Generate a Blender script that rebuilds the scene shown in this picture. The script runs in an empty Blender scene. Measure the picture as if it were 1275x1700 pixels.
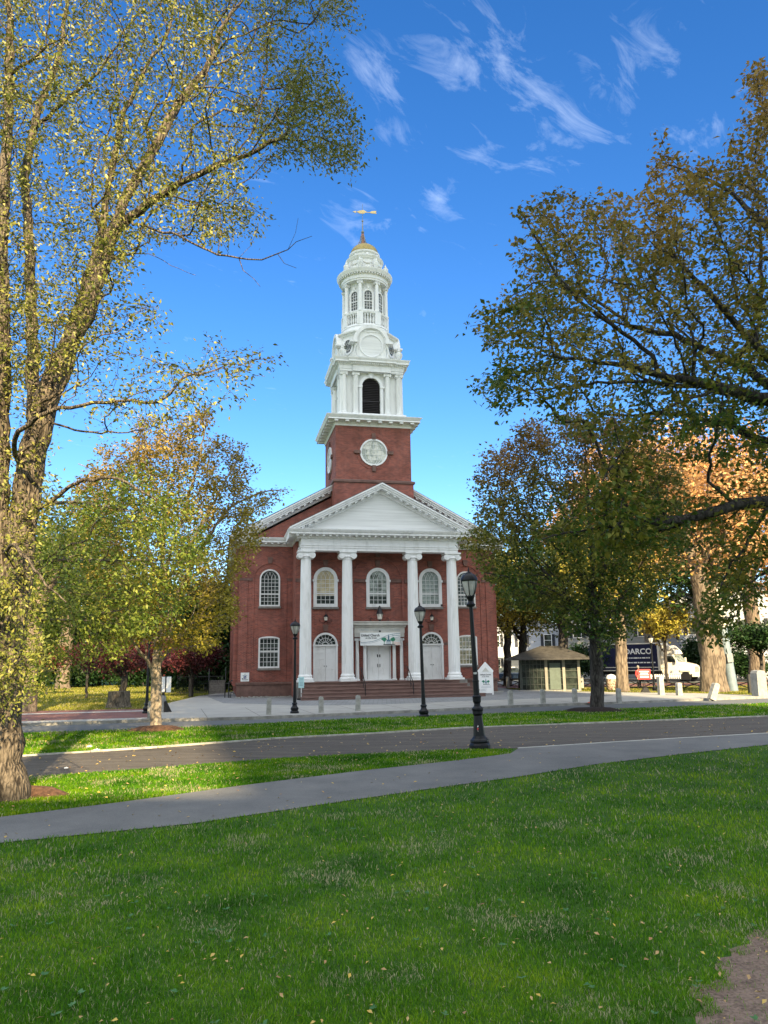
import bpy, bmesh, math, random
import numpy as np
from mathutils import Vector, Matrix, geometry
R = math.radians
scene = bpy.context.scene
COL = scene.collection
# ------------------------------------------------------------------ camera, world, sun, exposure
W_, H_, F_, HC = 1275.0, 1700.0, 1277.0, 2.3
PITCH = math.atan(250 / F_); ROLL = R(0.8)
_f = np.array([0, math.cos(PITCH), math.sin(PITCH)])
_r0 = np.array([1, 0, 0.]); _u0 = np.array([0, -math.sin(PITCH), math.cos(PITCH)])
_r = _r0 * math.cos(ROLL) - _u0 * math.sin(ROLL); _u = _u0 * math.cos(ROLL) + _r0 * math.sin(ROLL)
CP = np.array([0, 0, HC])
cd = bpy.data.cameras.new('camera'); cam = bpy.data.objects.new('camera', cd); COL.objects.link(cam)
cd.sensor_fit = 'VERTICAL'; cd.sensor_height = 36; cd.lens = 36 * F_ / H_
cd.clip_start = 0.05; cd.clip_end = 5000
cam.matrix_world = Matrix(((_r[0], _u[0], -_f[0], 0), (_r[1], _u[1], -_f[1], 0), (_r[2], _u[2], -_f[2], HC), (0, 0, 0, 1)))
scene.camera = cam

SUN_AZ, SUN_EL = R(16), R(27)      # sun behind the camera, a little to the right
SUN_STR, SKY_STR, EXPO = 5.0, 0.15, 1.64
sd = bpy.data.lights.new('sun', 'SUN'); sun = bpy.data.objects.new('sun', sd); COL.objects.link(sun)
sd.energy = SUN_STR; sd.angle = R(0.6); sd.color = (1.0, 0.78, 0.46)
_ld = Vector((-math.sin(SUN_AZ) * math.cos(SUN_EL), math.cos(SUN_AZ) * math.cos(SUN_EL), -math.sin(SUN_EL)))
sun.rotation_euler = _ld.to_track_quat('-Z', 'Y').to_euler()
wd = bpy.data.worlds.new('World'); scene.world = wd; wd.use_nodes = True
wn, wl = wd.node_tree.nodes, wd.node_tree.links
bg = wn['Background']; bg.inputs[1].default_value = SKY_STR
sky = wn.new('ShaderNodeTexSky'); sky.sky_type = 'NISHITA'; sky.sun_disc = False
sky.sun_elevation = SUN_EL; sky.sun_rotation = math.pi - SUN_AZ
sky.altitude = 900; sky.air_density = 1.0; sky.dust_density = 0.2; sky.ozone_density = 2.0
hsv = wn.new('ShaderNodeHueSaturation'); hsv.inputs['Saturation'].default_value = 1.33; hsv.inputs['Value'].default_value = 0.60; hsv.inputs['Hue'].default_value = 0.508
wl.new(sky.outputs[0], hsv.inputs['Color'])
# thin cirrus: stretched noise on the sky direction, projected on a high flat layer
tc = wn.new('ShaderNodeTexCoord'); sp = wn.new('ShaderNodeSeparateXYZ'); wl.new(tc.outputs['Generated'], sp.inputs[0])
def wmath(op, a, b=None, clamp=False):
    n = wn.new('ShaderNodeMath'); n.operation = op; n.use_clamp = clamp
    for i, v in enumerate((a, b)):
        if v is None: continue
        if isinstance(v, (int, float)): n.inputs[i].default_value = v
        else: wl.new(v, n.inputs[i])
    return n.outputs[0]
zc = wmath('MAXIMUM', sp.outputs[2], 0.05)
cx_, cy_ = wmath('DIVIDE', sp.outputs[0], zc), wmath('DIVIDE', sp.outputs[1], zc)
cmb = wn.new('ShaderNodeCombineXYZ'); wl.new(cx_, cmb.inputs[0]); wl.new(cy_, cmb.inputs[1])
mp = wn.new('ShaderNodeMapping'); mp.vector_type = 'TEXTURE'; mp.inputs['Rotation'].default_value = (0, 0, R(48)); mp.inputs['Scale'].default_value = (1 / 2.6, 1 / 5.6, 1)
wl.new(cmb.outputs[0], mp.inputs[0])
nz = wn.new('ShaderNodeTexNoise'); nz.inputs['Scale'].default_value = 1.7; nz.inputs['Detail'].default_value = 9
nz.inputs['Roughness'].default_value = 0.64; nz.inputs['Distortion'].default_value = 1.3; wl.new(mp.outputs[0], nz.inputs['Vector'])
nz2 = wn.new('ShaderNodeTexNoise'); nz2.inputs['Scale'].default_value = 1.27; nz2.inputs['Detail'].default_value = 2; wl.new(cmb.outputs[0], nz2.inputs['Vector'])
def cloud_blob(cx, cy, rad):       # a patch of cirrus at one place in the sky
    d2 = wmath('ADD', wmath('POWER', wmath('SUBTRACT', cx_, cx), 2), wmath('POWER', wmath('SUBTRACT', cy_, cy), 2))
    return wmath('SUBTRACT', 1.0, wmath('DIVIDE', wmath('SQRT', d2), rad), True)
mask = None
for (bx_, by_, br_) in ((.14, 1.15, .17), (.23, 1.18, .19), (.35, 1.30, .16), (-.05, 1.2, .18), (.02, 1.31, .11), (.43, 1.15, .16), (.13, 1.53, .14), (.64, 1.3, .16), (.2, 1.38, .1), (-.08, 1.62, .16)):
    b_ = cloud_blob(bx_, by_, br_)
    mask = b_ if mask is None else wmath('MAXIMUM', mask, b_)
mask = wmath('ADD', mask, wmath('MULTIPLY', nz2.outputs[0], 0.16))
den = wmath('MULTIPLY', wmath('SUBTRACT', wmath('ADD', nz.outputs[0], wmath('MULTIPLY', mask, 0.24)), 0.655), 1.35, True)
den = wmath('MULTIPLY', den, 0.5)
mixc = wn.new('ShaderNodeMix'); mixc.data_type = 'RGBA'
# bright area added to the unseen sky behind the camera to fill the shade
sky_fill = wmath('ADD', wmath('MULTIPLY', sp.outputs[1], -0.75), wmath('MULTIPLY', sp.outputs[2], 0.68))
sky_fill = wmath('MULTIPLY', sky_fill, wmath('ADD', 0.2, wmath('MULTIPLY', sp.outputs[2], 1.6)))
sky_fill = wmath('MULTIPLY', wmath('MULTIPLY', sky_fill, 1.9, True), wmath('ADD', 0.45, wmath('MULTIPLY', nz2.outputs[0], 0.9)), True)
mixv = wn.new('ShaderNodeMix'); mixv.data_type = 'RGBA'; wl.new(sky_fill, mixv.inputs[0]); wl.new(hsv.outputs[0], mixv.inputs[6]); mixv.inputs[7].default_value = (4.0, 4.15, 4.25, 1)
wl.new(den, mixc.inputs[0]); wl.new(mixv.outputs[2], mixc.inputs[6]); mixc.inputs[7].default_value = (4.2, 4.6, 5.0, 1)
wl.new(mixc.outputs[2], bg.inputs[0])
vs = scene.view_settings; scene.display_settings.display_device = 'sRGB'
vs.view_transform = 'Standard'; vs.look = 'None'; vs.gamma = 1; vs.use_curve_mapping = False; vs.exposure = EXPO
scene.cycles.max_bounces = 6; scene.cycles.transparent_max_bounces = 6; scene.cycles.transmission_bounces = 4
scene.cycles.use_denoising = True

# ------------------------------------------------------------------ helpers
def ray(px, py): return (px - W_ / 2) / F_ * _r + (H_ / 2 - py) / F_ * _u + _f
def gnd(px, py, z=0.0):
    d = ray(px, py); return CP + d * ((z - HC) / d[2])
def atY(px, py, Y):
    d = ray(px, py); return CP + d * (Y / d[1])

def tag(o, label=None, cat=None, group=None, kind=None):
    if label: o['label'] = label
    if cat: o['category'] = cat
    if group: o['group'] = group
    if kind: o['kind'] = kind
    return o
def empty(name, loc=(0, 0, 0), rz=0.0, label=None, cat=None, group=None):
    o = bpy.data.objects.new(name, None); COL.objects.link(o)
    o.location = loc; o.rotation_euler = (0, 0, rz); o.empty_display_size = .3
    return tag(o, label, cat, group)
def children(o): return [c for c in bpy.data.objects if c.parent == o]
def copy_tree(o, loc=None, rz=None, parent=None, label=None, scale=None):
    c = o.copy(); COL.objects.link(c); c.parent = parent
    if loc is not None: c.location = loc
    if rz is not None: c.rotation_euler.z = rz
    if scale is not None: c.scale = (scale,) * 3
    if label: c['label'] = label
    for ch in children(o): copy_tree(ch, parent=c)
    return c

class MB:
    def __init__(s): s.v = []; s.f = []; s.mi = []
    def add(s, vs, fs, m=0):
        b = len(s.v); s.v += [tuple(map(float, p)) for p in vs]; s.f += [tuple(b + i for i in f) for f in fs]; s.mi += [m] * len(fs); return s
    def box(s, x0, x1, y0, y1, z0, z1, m=0):
        vs = [(x, y, z) for z in (z0, z1) for y in (y0, y1) for x in (x0, x1)]
        return s.add(vs, [(0, 2, 3, 1), (4, 5, 7, 6), (0, 1, 5, 4), (2, 6, 7, 3), (0, 4, 6, 2), (1, 3, 7, 5)], m)
    def cbox(s, cx, cy, z0, wx, wy, h, m=0): return s.box(cx - wx / 2, cx + wx / 2, cy - wy / 2, cy + wy / 2, z0, z0 + h, m)
    def prism(s, poly, a0, a1, axis='y', m=0):
        # poly in xz (axis y), xy (axis z) or yz (axis x), extruded between a0 and a1
        n = len(poly)
        def P(p, a): return (p[0], a, p[1]) if axis == 'y' else ((p[0], p[1], a) if axis == 'z' else (a, p[0], p[1]))
        vs = [P(p, a0) for p in poly] + [P(p, a1) for p in poly]
        fs = [(i, (i + 1) % n, n + (i + 1) % n, n + i) for i in range(n)]
        tri = geometry.tessellate_polygon([[Vector((p[0], p[1], 0)) for p in poly]])
        for t in tri: fs.append(tuple(t)); fs.append(tuple(n + i for i in reversed(t)))
        return s.add(vs, fs, m)
    def ring(s, outer, inner, a0, a1, axis='y', closed=True, m=0):
        n = len(outer)
        def P(p, a): return (p[0], a, p[1]) if axis == 'y' else ((p[0], p[1], a) if axis == 'z' else (a, p[0], p[1]))
        vs = [P(p, a0) for p in outer] + [P(p, a0) for p in inner] + [P(p, a1) for p in outer] + [P(p, a1) for p in inner]
        fs = []
        for i in range(n if closed else n - 1):
            j = (i + 1) % n
            fs += [(i, j, n + j, n + i), (2 * n + i, 3 * n + i, 3 * n + j, 2 * n + j), (i, 2 * n + i, 2 * n + j, j), (n + i, n + j, 3 * n + j, 3 * n + i)]
        if not closed: fs += [(0, n, 3 * n, 2 * n), (n - 1, 3 * n - 1, 4 * n - 1, 2 * n - 1)]
        return s.add(vs, fs, m)
    def lathe(s, prof, cx=0, cy=0, n=16, z0=0, rot=0, cap=True, rf=None, sx=1, sy=1, m=0):
        vs = []
        for (r, z) in prof:
            for i in range(n):
                a = 2 * math.pi * i / n + rot; rr = r * (rf(i, z) if rf else 1)
                vs.append((cx + rr * sx * math.cos(a), cy + rr * sy * math.sin(a), z0 + z))
        fs = [(k * n + i, k * n + (i + 1) % n, (k + 1) * n + (i + 1) % n, (k + 1) * n + i) for k in range(len(prof) - 1) for i in range(n)]
        if cap: fs += [tuple(range(n - 1, -1, -1)), tuple((len(prof) - 1) * n + i for i in range(n))]
        return s.add(vs, fs, m)
    def tube(s, pts, rad, n=6, cap=True, m=0):
        pts = [Vector(p) for p in pts]; rads = rad if isinstance(rad, (list, tuple)) else [rad] * len(pts)
        vs = []; up = None
        for i, p in enumerate(pts):
            d = (pts[min(i + 1, len(pts) - 1)] - pts[max(i - 1, 0)]).normalized()
            if up is None: up = Vector((0, 0, 1)) if abs(d.z) < .9 else Vector((1, 0, 0))
            a = d.cross(up).normalized(); b = a.cross(d).normalized(); up = b
            for k in range(n):
                t = 2 * math.pi * k / n; q = p + (a * math.cos(t) + b * math.sin(t)) * rads[i]; vs.append(tuple(q))
        fs = [(i * n + k, (i + 1) * n + k, (i + 1) * n + (k + 1) % n, i * n + (k + 1) % n) for i in range(len(pts) - 1) for k in range(n)]
        if cap: fs += [tuple(range(n)), tuple((len(pts) - 1) * n + k for k in range(n - 1, -1, -1))]
        return s.add(vs, fs, m)
    def sweep(s, prof, path, closed=False, m=0):
        # prof: (outward, z) points; path: xy points walked so that 'outward' is to the right
        n = len(path); vs = []; P = [Vector(p) for p in path]
        for i in range(n):
            if closed: a = (P[i] - P[i - 1]).normalized(); b = (P[(i + 1) % n] - P[i]).normalized()
            else:
                a = (P[i] - P[i - 1]).normalized() if i else (P[1] - P[0]).normalized()
                b = (P[i + 1] - P[i]).normalized() if i < n - 1 else a
            na, nb = Vector((a.y, -a.x)), Vector((b.y, -b.x)); mt = (na + nb).normalized(); k = 1 / max(.3, mt.dot(na))
            for (o, z) in prof: q = P[i] + mt * (o * k); vs.append((q.x, q.y, z))
        L = len(prof); fs = []
        for i in range(n if closed else n - 1):
            j = (i + 1) % n
            fs += [(i * L + k, i * L + (k + 1) % L, j * L + (k + 1) % L, j * L + k) for k in range(L)]
        if not closed: fs += [tuple(range(L - 1, -1, -1)), tuple((n - 1) * L + k for k in range(L))]
        return s.add(vs, fs, m)
    def xform(s, M, start=0):
        for i in range(start, len(s.v)): s.v[i] = tuple(M @ Vector(s.v[i]))
        return s
    def build(s, name, mat, parent=None, smooth=False, loc=None, rot=None):
        me = bpy.data.meshes.new(name); me.from_pydata(s.v, [], s.f)
        for mm in (mat if isinstance(mat, (list, tuple)) else [mat]): me.materials.append(mm)
        if isinstance(mat, (list, tuple)): me.polygons.foreach_set('material_index', s.mi)
        bm = bmesh.new(); bm.from_mesh(me); bmesh.ops.recalc_face_normals(bm, faces=bm.faces); bm.to_mesh(me); bm.free()
        if smooth:
            me.polygons.foreach_set('use_smooth', [True] * len(me.polygons)); me.set_sharp_from_angle(angle=R(38))
        o = bpy.data.objects.new(name, me); COL.objects.link(o)
        if parent: o.parent = parent
        if loc is not None: o.location = loc
        if rot is not None: o.rotation_euler = rot
        return o

def np_mesh(name, V, nper, mat, parent=None, smooth=False, F=None):
    # V: (N,3) vertices, faces of nper consecutive vertices (or F: (M,nper) indices)
    me = bpy.data.meshes.new(name); N = len(V)
    if F is None: F = np.arange(N).reshape(-1, nper)
    M = len(F)
    me.vertices.add(N); me.vertices.foreach_set('co', np.ascontiguousarray(V, dtype=np.float32).ravel())
    me.loops.add(M * nper); me.loops.foreach_set('vertex_index', np.ascontiguousarray(F, dtype=np.int32).ravel())
    me.polygons.add(M); me.polygons.foreach_set('loop_start', np.arange(0, M * nper, nper, dtype=np.int32))
    me.polygons.foreach_set('loop_total', np.full(M, nper, dtype=np.int32))
    if smooth: me.polygons.foreach_set('use_smooth', np.ones(M, dtype=bool))
    me.update(calc_edges=True)
    me.materials.append(mat)
    o = bpy.data.objects.new(name, me); COL.objects.link(o)
    if parent: o.parent = parent
    return o

_cu = {}
def text_mesh(body, size, mat, parent, loc, rot=(math.pi / 2, 0, 0), name='lettering', ext=0.004, bold=0.0, sx=1.0):
    cu = bpy.data.curves.new('t', 'FONT'); cu.body = body; cu.size = size; cu.align_x = 'CENTER'; cu.align_y = 'CENTER'
    cu.extrude = ext; cu.offset = bold; cu.resolution_u = 3
    t = bpy.data.objects.new('t', cu); COL.objects.link(t)
    bpy.context.view_layer.update()
    me = bpy.data.meshes.new_from_object(t.evaluated_get(bpy.context.evaluated_depsgraph_get()))
    bpy.data.objects.remove(t); me.name = name
    me.materials.clear(); me.materials.append(mat)
    o = bpy.data.objects.new(name, me); COL.objects.link(o); o.parent = parent; o.location = loc; o.rotation_euler = rot; o.scale = (sx, 1, 1)
    return o

# ------------------------------------------------------------------ materials
def nodes_of(name):
    m = bpy.data.materials.new(name); m.use_nodes = True
    return m, m.node_tree.nodes, m.node_tree.links, m.node_tree.nodes['Principled BSDF']
def c4(c): return (c[0], c[1], c[2], 1)
def mat(name, col, rough=.6, metal=0, var=.12, vs=3.0, bump=0., bs=30., col2=None, spec=.5, stretch=(1, 1, 1), thr=(.35, .65), emit=0, coat=0):
    m, n, l, p = nodes_of(name)
    p.inputs['Roughness'].default_value = rough; p.inputs['Metallic'].default_value = metal
    p.inputs['Specular IOR Level'].default_value = spec; p.inputs['Coat Weight'].default_value = coat
    t = n.new('ShaderNodeTexCoord'); mp = n.new('ShaderNodeMapping'); mp.inputs['Scale'].default_value = stretch
    l.new(t.outputs['Object'], mp.inputs[0])
    nz = n.new('ShaderNodeTexNoise'); nz.inputs['Scale'].default_value = vs; nz.inputs['Detail'].default_value = 6; nz.inputs['Roughness'].default_value = .62
    l.new(mp.outputs[0], nz.inputs['Vector'])
    rp = n.new('ShaderNodeValToRGB'); rp.color_ramp.elements[0].position = thr[0]; rp.color_ramp.elements[1].position = thr[1]
    a = col2 if col2 else [c * (1 - var) for c in col]; b = col if col2 else [min(1, c * (1 + var)) for c in col]
    rp.color_ramp.elements[0].color = c4(a); rp.color_ramp.elements[1].color = c4(b)
    l.new(nz.outputs[0], rp.inputs[0]); l.new(rp.outputs[0], p.inputs['Base Color'])
    if bump:
        n2 = n.new('ShaderNodeTexNoise'); n2.inputs['Scale'].default_value = bs; n2.inputs['Detail'].default_value = 5
        l.new(mp.outputs[0], n2.inputs['Vector'])
        bp = n.new('ShaderNodeBump'); bp.inputs['Strength'].default_value = bump; bp.inputs['Distance'].default_value = .02
        l.new(n2.outputs[0], bp.inputs['Height']); l.new(bp.outputs[0], p.inputs['Normal'])
    if emit:
        p.inputs['Emission Color'].default_value = c4(col); p.inputs['Emission Strength'].default_value = emit
    return m
def brick_mat(name, axes, c1, c2, mortar, bw=.22, bh=.075, msz=.008, rough=.85, stain=.34):
    m, n, l, p = nodes_of(name); p.inputs['Roughness'].default_value = rough; p.inputs['Specular IOR Level'].default_value = .2
    t = n.new('ShaderNodeTexCoord'); s = n.new('ShaderNodeSeparateXYZ'); c = n.new('ShaderNodeCombineXYZ')
    l.new(t.outputs['Object'], s.inputs[0]); l.new(s.outputs[axes[0]], c.inputs[0]); l.new(s.outputs[axes[1]], c.inputs[1])
    b = n.new('ShaderNodeTexBrick'); b.inputs['Scale'].default_value = 1; b.inputs['Brick Width'].default_value = bw; b.inputs['Row Height'].default_value = bh
    b.inputs['Mortar Size'].default_value = msz; b.inputs['Mortar Smooth'].default_value = .2; b.inputs['Bias'].default_value = 0
    b.inputs['Color1'].default_value = c4(c1); b.inputs['Color2'].default_value = c4(c2); b.inputs['Mortar'].default_value = c4(mortar)
    l.new(c.outputs[0], b.inputs['Vector'])
    nz = n.new('ShaderNodeTexNoise'); nz.inputs['Scale'].default_value = .7; nz.inputs['Detail'].default_value = 8; nz.inputs['Roughness'].default_value = .7
    l.new(t.outputs['Object'], nz.inputs['Vector'])
    mr = n.new('ShaderNodeMapRange'); mr.inputs[1].default_value = .3; mr.inputs[2].default_value = .7; mr.inputs[3].default_value = 1 - stain; mr.inputs[4].default_value = 1 + stain * .6
    l.new(nz.outputs[0], mr.inputs[0])
    mx = n.new('ShaderNodeMix'); mx.data_type = 'RGBA'; mx.blend_type = 'MULTIPLY'; mx.inputs[0].default_value = 1
    l.new(b.outputs[0], mx.inputs[6]); l.new(mr.outputs[0], mx.inputs[7]); l.new(mx.outputs[2], p.inputs['Base Color'])
    bp = n.new('ShaderNodeBump'); bp.inputs['Strength'].default_value = .35; bp.inputs['Distance'].default_value = .01; bp.invert = True
    l.new(b.outputs[1], bp.inputs['Height']); l.new(bp.outputs[0], p.inputs['Normal'])
    return m
def glass_mat(name, c1, c2, scale=3., rough=.04, spec=.5, thr=(.4, .62)):
    m = mat(name, c1, rough=rough, col2=c2, vs=scale, spec=spec, thr=thr)
    n, l = m.node_tree.nodes, m.node_tree.links; p = n['Principled BSDF']
    p.inputs['Specular IOR Level'].default_value = spec
    nz = n.new('ShaderNodeTexNoise'); nz.inputs['Scale'].default_value = 2.5; nz.inputs['Detail'].default_value = 1
    t = n.new('ShaderNodeTexCoord'); l.new(t.outputs['Object'], nz.inputs['Vector'])
    bp = n.new('ShaderNodeBump'); bp.inputs['Strength'].default_value = .25; bp.inputs['Distance'].default_value = .03
    l.new(nz.outputs[0], bp.inputs['Height']); l.new(bp.outputs[0], p.inputs['Normal'])
    return m
def leaf_mat(name, cols, trans=.35, grad=None, gz=(0, 10), clump=.55, rough=.45, sheen=.25):
    # cols: colours picked per leaf; grad: second list used towards the top (autumn colour), blended between heights gz
    m, n, l, p = nodes_of(name)
    g = n.new('ShaderNodeNewGeometry'); t = n.new('ShaderNodeTexCoord')
    nz = n.new('ShaderNodeTexNoise'); nz.inputs['Scale'].default_value = clump; nz.inputs['Detail'].default_value = 3; l.new(t.outputs['Object'], nz.inputs['Vector'])
    def M(op, a, b, clamp=False):
        q = n.new('ShaderNodeMath'); q.operation = op; q.use_clamp = clamp
        for i, v in enumerate((a, b)):
            if isinstance(v, (int, float)): q.inputs[i].default_value = v
            else: l.new(v, q.inputs[i])
        return q.outputs[0]
    fac = M('ADD', M('MULTIPLY', g.outputs['Random Per Island'], .55), M('MULTIPLY', M('SUBTRACT', nz.outputs[0], .3), 1.1), True)
    def ramp(cs):
        r = n.new('ShaderNodeValToRGB'); e = r.color_ramp.elements
        while len(e) < len(cs): e.new(.5)
        for i, c in enumerate(cs): e[i].position = i / (len(cs) - 1); e[i].color = c4(c)
        l.new(fac, r.inputs[0]); return r.outputs[0]
    out = ramp(cols)
    if grad:
        o2 = ramp(grad); s = n.new('ShaderNodeSeparateXYZ'); l.new(t.outputs['Object'], s.inputs[0])
        mr = n.new('ShaderNodeMapRange'); mr.inputs[1].default_value = gz[0]; mr.inputs[2].default_value = gz[1]; l.new(s.outputs[2], mr.inputs[0])
        f2 = M('ADD', mr.outputs[0], M('MULTIPLY', M('SUBTRACT', nz.outputs[0], .5), 1.6), True)
        mx = n.new('ShaderNodeMix'); mx.data_type = 'RGBA'; l.new(f2, mx.inputs[0]); l.new(out, mx.inputs[6]); l.new(o2, mx.inputs[7]); out = mx.outputs[2]
    l.new(out, p.inputs['Base Color']); p.inputs['Roughness'].default_value = rough; p.inputs['Specular IOR Level'].default_value = sheen
    tr = n.new('ShaderNodeBsdfTranslucent'); l.new(out, tr.inputs[0])
    ms = n.new('ShaderNodeMixShader'); ms.inputs[0].default_value = trans
    l.new(p.outputs[0], ms.inputs[1]); l.new(tr.outputs[0], ms.inputs[2]); l.new(ms.outputs[0], n['Material Output'].inputs[0])
    return m
def bark_mat(name, c1, c2, scale=6., bump=.9, zs=.22, dist=.05):
    m, n, l, p = nodes_of(name); p.inputs['Roughness'].default_value = .9; p.inputs['Specular IOR Level'].default_value = .15
    t = n.new('ShaderNodeTexCoord'); mp = n.new('ShaderNodeMapping'); mp.inputs['Scale'].default_value = (1, 1, zs); l.new(t.outputs['Object'], mp.inputs[0])
    nz = n.new('ShaderNodeTexNoise'); nz.inputs['Scale'].default_value = scale; nz.inputs['Detail'].default_value = 6; nz.inputs['Distortion'].default_value = .6; l.new(mp.outputs[0], nz.inputs['Vector'])
    vo = n.new('ShaderNodeTexVoronoi'); vo.feature = 'DISTANCE_TO_EDGE'; vo.inputs['Scale'].default_value = scale * 1.5; l.new(mp.outputs[0], vo.inputs['Vector'])
    mx2 = n.new('ShaderNodeMath'); mx2.operation = 'MULTIPLY_ADD'; l.new(vo.outputs[0], mx2.inputs[0]); mx2.inputs[1].default_value = .9; l.new(nz.outputs[0], mx2.inputs[2])
    rp = n.new('ShaderNodeValToRGB'); rp.color_ramp.elements[0].position = .42; rp.color_ramp.elements[1].position = .75
    rp.color_ramp.elements[0].color = c4(c1); rp.color_ramp.elements[1].color = c4(c2); l.new(mx2.outputs[0], rp.inputs[0]); l.new(rp.outputs[0], p.inputs['Base Color'])
    bp = n.new('ShaderNodeBump'); bp.inputs['Strength'].default_value = bump; bp.inputs['Distance'].default_value = dist
    l.new(mx2.outputs[0], bp.inputs['Height']); l.new(bp.outputs[0], p.inputs['Normal'])
    return m
def ground_mat(name, stops, scale, rough=.95, bump=.3, bs=80, stretch=(1, 1, 1), det=8, scale2=None, amt2=.5, rotz=0):
    m, n, l, p = nodes_of(name); p.inputs['Roughness'].default_value = rough; p.inputs['Specular IOR Level'].default_value = .25
    t = n.new('ShaderNodeTexCoord'); mp = n.new('ShaderNodeMapping'); mp.inputs['Scale'].default_value = stretch; mp.inputs['Rotation'].default_value = (0, 0, rotz); l.new(t.outputs['Object'], mp.inputs[0])
    nz = n.new('ShaderNodeTexNoise'); nz.inputs['Scale'].default_value = scale; nz.inputs['Detail'].default_value = det; nz.inputs['Roughness'].default_value = .65; l.new(mp.outputs[0], nz.inputs['Vector'])
    src = nz.outputs[0]
    if scale2:
        nb = n.new('ShaderNodeTexNoise'); nb.inputs['Scale'].default_value = scale2; nb.inputs['Detail'].default_value = 4; l.new(mp.outputs[0], nb.inputs['Vector'])
        mx = n.new('ShaderNodeMix'); mx.data_type = 'FLOAT'; mx.inputs[0].default_value = amt2; l.new(nz.outputs[0], mx.inputs[2]); l.new(nb.outputs[0], mx.inputs[3]); src = mx.outputs[0]
    rp = n.new('ShaderNodeValToRGB'); e = rp.color_ramp.elements
    while len(e) < len(stops): e.new(.5)
    for i, (ps, c) in enumerate(stops): e[i].position = ps; e[i].color = c4(c)
    l.new(src, rp.inputs[0]); l.new(rp.outputs[0], p.inputs['Base Color'])
    n2 = n.new('ShaderNodeTexNoise'); n2.inputs['Scale'].default_value = bs; n2.inputs['Detail'].default_value = 3; l.new(t.outputs['Object'], n2.inputs['Vector'])
    bp = n.new('ShaderNodeBump'); bp.inputs['Strength'].default_value = bump; bp.inputs['Distance'].default_value = .02; l.new(n2.outputs[0], bp.inputs['Height']); l.new(bp.outputs[0], p.inputs['Normal'])
    return m

M = {}
BR1, BR2, MOR = (.32, .090, .062), (.17, .052, .042), (.32, .20, .17)
M['brick'] = brick_mat('red_brick_front', (0, 2), BR1, BR2, MOR)
M['brick_side'] = brick_mat('red_brick_side', (1, 2), BR1, BR2, MOR)
M['brownstone'] = mat('brownstone', (.15, .085, .070), .85, var=.25, vs=2.5, bump=.3)
M['brownstep'] = mat('brownstone_steps', (.17, .10, .085), .85, var=.3, vs=3, bump=.3, stretch=(.5, 2, 6))
M['greystone'] = mat('grey_stone', (.19, .175, .16), .85, var=.25, vs=6, bump=.3)
M['white'] = mat('white_paint', (.76, .77, .77), .55, col2=(.60, .61, .60), vs=1.8, stretch=(1.5, 1.5, .4), thr=(.27, .5), bump=.08, bs=10)
M['white_old'] = mat('weathered_white_paint', (.72, .73, .71), .6, col2=(.48, .49, .47), vs=1.6, stretch=(2.2, 2.2, .28), thr=(.28, .5), bump=.1, bs=12)
M['siding'] = mat('white_board_siding', (.74, .75, .74), .6, col2=(.58, .59, .58), vs=.8, stretch=(.3, .3, 9), bump=.2, bs=9)
M['cream'] = mat('cream_moulding', (.62, .61, .56), .6, col2=(.5, .49, .45), vs=2)
M['slate'] = mat('slate_roof', (.09, .095, .10), .7, var=.3, vs=5)
M['louvre'] = mat('dark_louvre', (.022, .018, .02), .7)
M['gold'] = mat('gold_leaf', (.34, .27, .10), .5, metal=.6, var=.25, vs=6)
M['copper'] = mat('weathered_copper', (.36, .17, .11), .6, var=.3, vs=6)
M['lead'] = mat('grey_lead', (.22, .23, .24), .55, var=.2)
M['glass_dark'] = glass_mat('dark_window_glass', (.075, .095, .085), (.022, .03, .028), 2.2, spec=.6)
M['glass_mid'] = glass_mat('pale_curtained_glass', (.36, .41, .38), (.10, .12, .10), 3.5, spec=.6, thr=(.42, .58))
M['glass_cream'] = glass_mat('cream_reflection_glass', (.78, .70, .48), (.50, .42, .26), 1.6, spec=.6)  # yellow-white reflection put into the pane colour
M['glass_grey'] = glass_mat('grey_curtained_glass', (.33, .39, .36), (.20, .25, .23), 4, spec=.6)
M['clock_glass'] = glass_mat('milky_round_glass', (.62, .62, .54), (.33, .36, .31), 1.6, spec=.5, thr=(.45, .52))
M['black_iron'] = mat('black_painted_iron', (.004, .005, .008), .42, var=.3, vs=10, spec=.3, bump=.05, bs=60)
M['black_metal'] = mat('black_metal', (.012, .012, .014), .5)
M['frost'] = mat('frosted_lantern_glass', (.62, .60, .56), .25, col2=(.42, .43, .42), vs=4)
M['bulb'] = mat('lantern_glass', (.7, .66, .58), .3)
M['granite'] = mat('granite', (.40, .40, .37), .85, col2=(.24, .24, .22), vs=5, bump=.35, bs=40)
M['granite_dark'] = mat('grey_granite', (.30, .31, .31), .85, col2=(.2, .21, .21), vs=5, bump=.35, bs=40)
M['signwhite'] = mat('white_sign_panel', (.80, .82, .82), .4, var=.04)
M['signframe'] = mat('white_plastic_frame', (.84, .84, .84), .35, var=.04)
M['ink'] = mat('black_ink', (.015, .02, .03), .6)
M['greyink'] = mat('grey_ink', (.35, .40, .43), .6)
M['green_ink'] = mat('green_ink', (.03, .22, .13), .6)
M['teal_ink'] = mat('slate_blue_ink', (.10, .20, .27), .6)
M['orange_ink'] = mat('orange_ink', (.62, .22, .10), .6)
M['blue_ink'] = mat('blue_ink', (.015, .03, .14), .6)
M['aqua'] = mat('pale_aqua_panel', (.42, .66, .68), .5, var=.06)
M['orange'] = mat('orange_plastic', (.72, .09, .02), .5)
M['redpaint'] = mat('red_board', (.62, .05, .05), .5)
M['bark_elm'] = bark_mat('elm_bark', (.028, .023, .018), (.165, .135, .10), 11, 1.0, .28, .08)
M['bark_limb'] = bark_mat('limb_bark', (.04, .034, .028), (.15, .128, .10), 9, .8)
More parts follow.
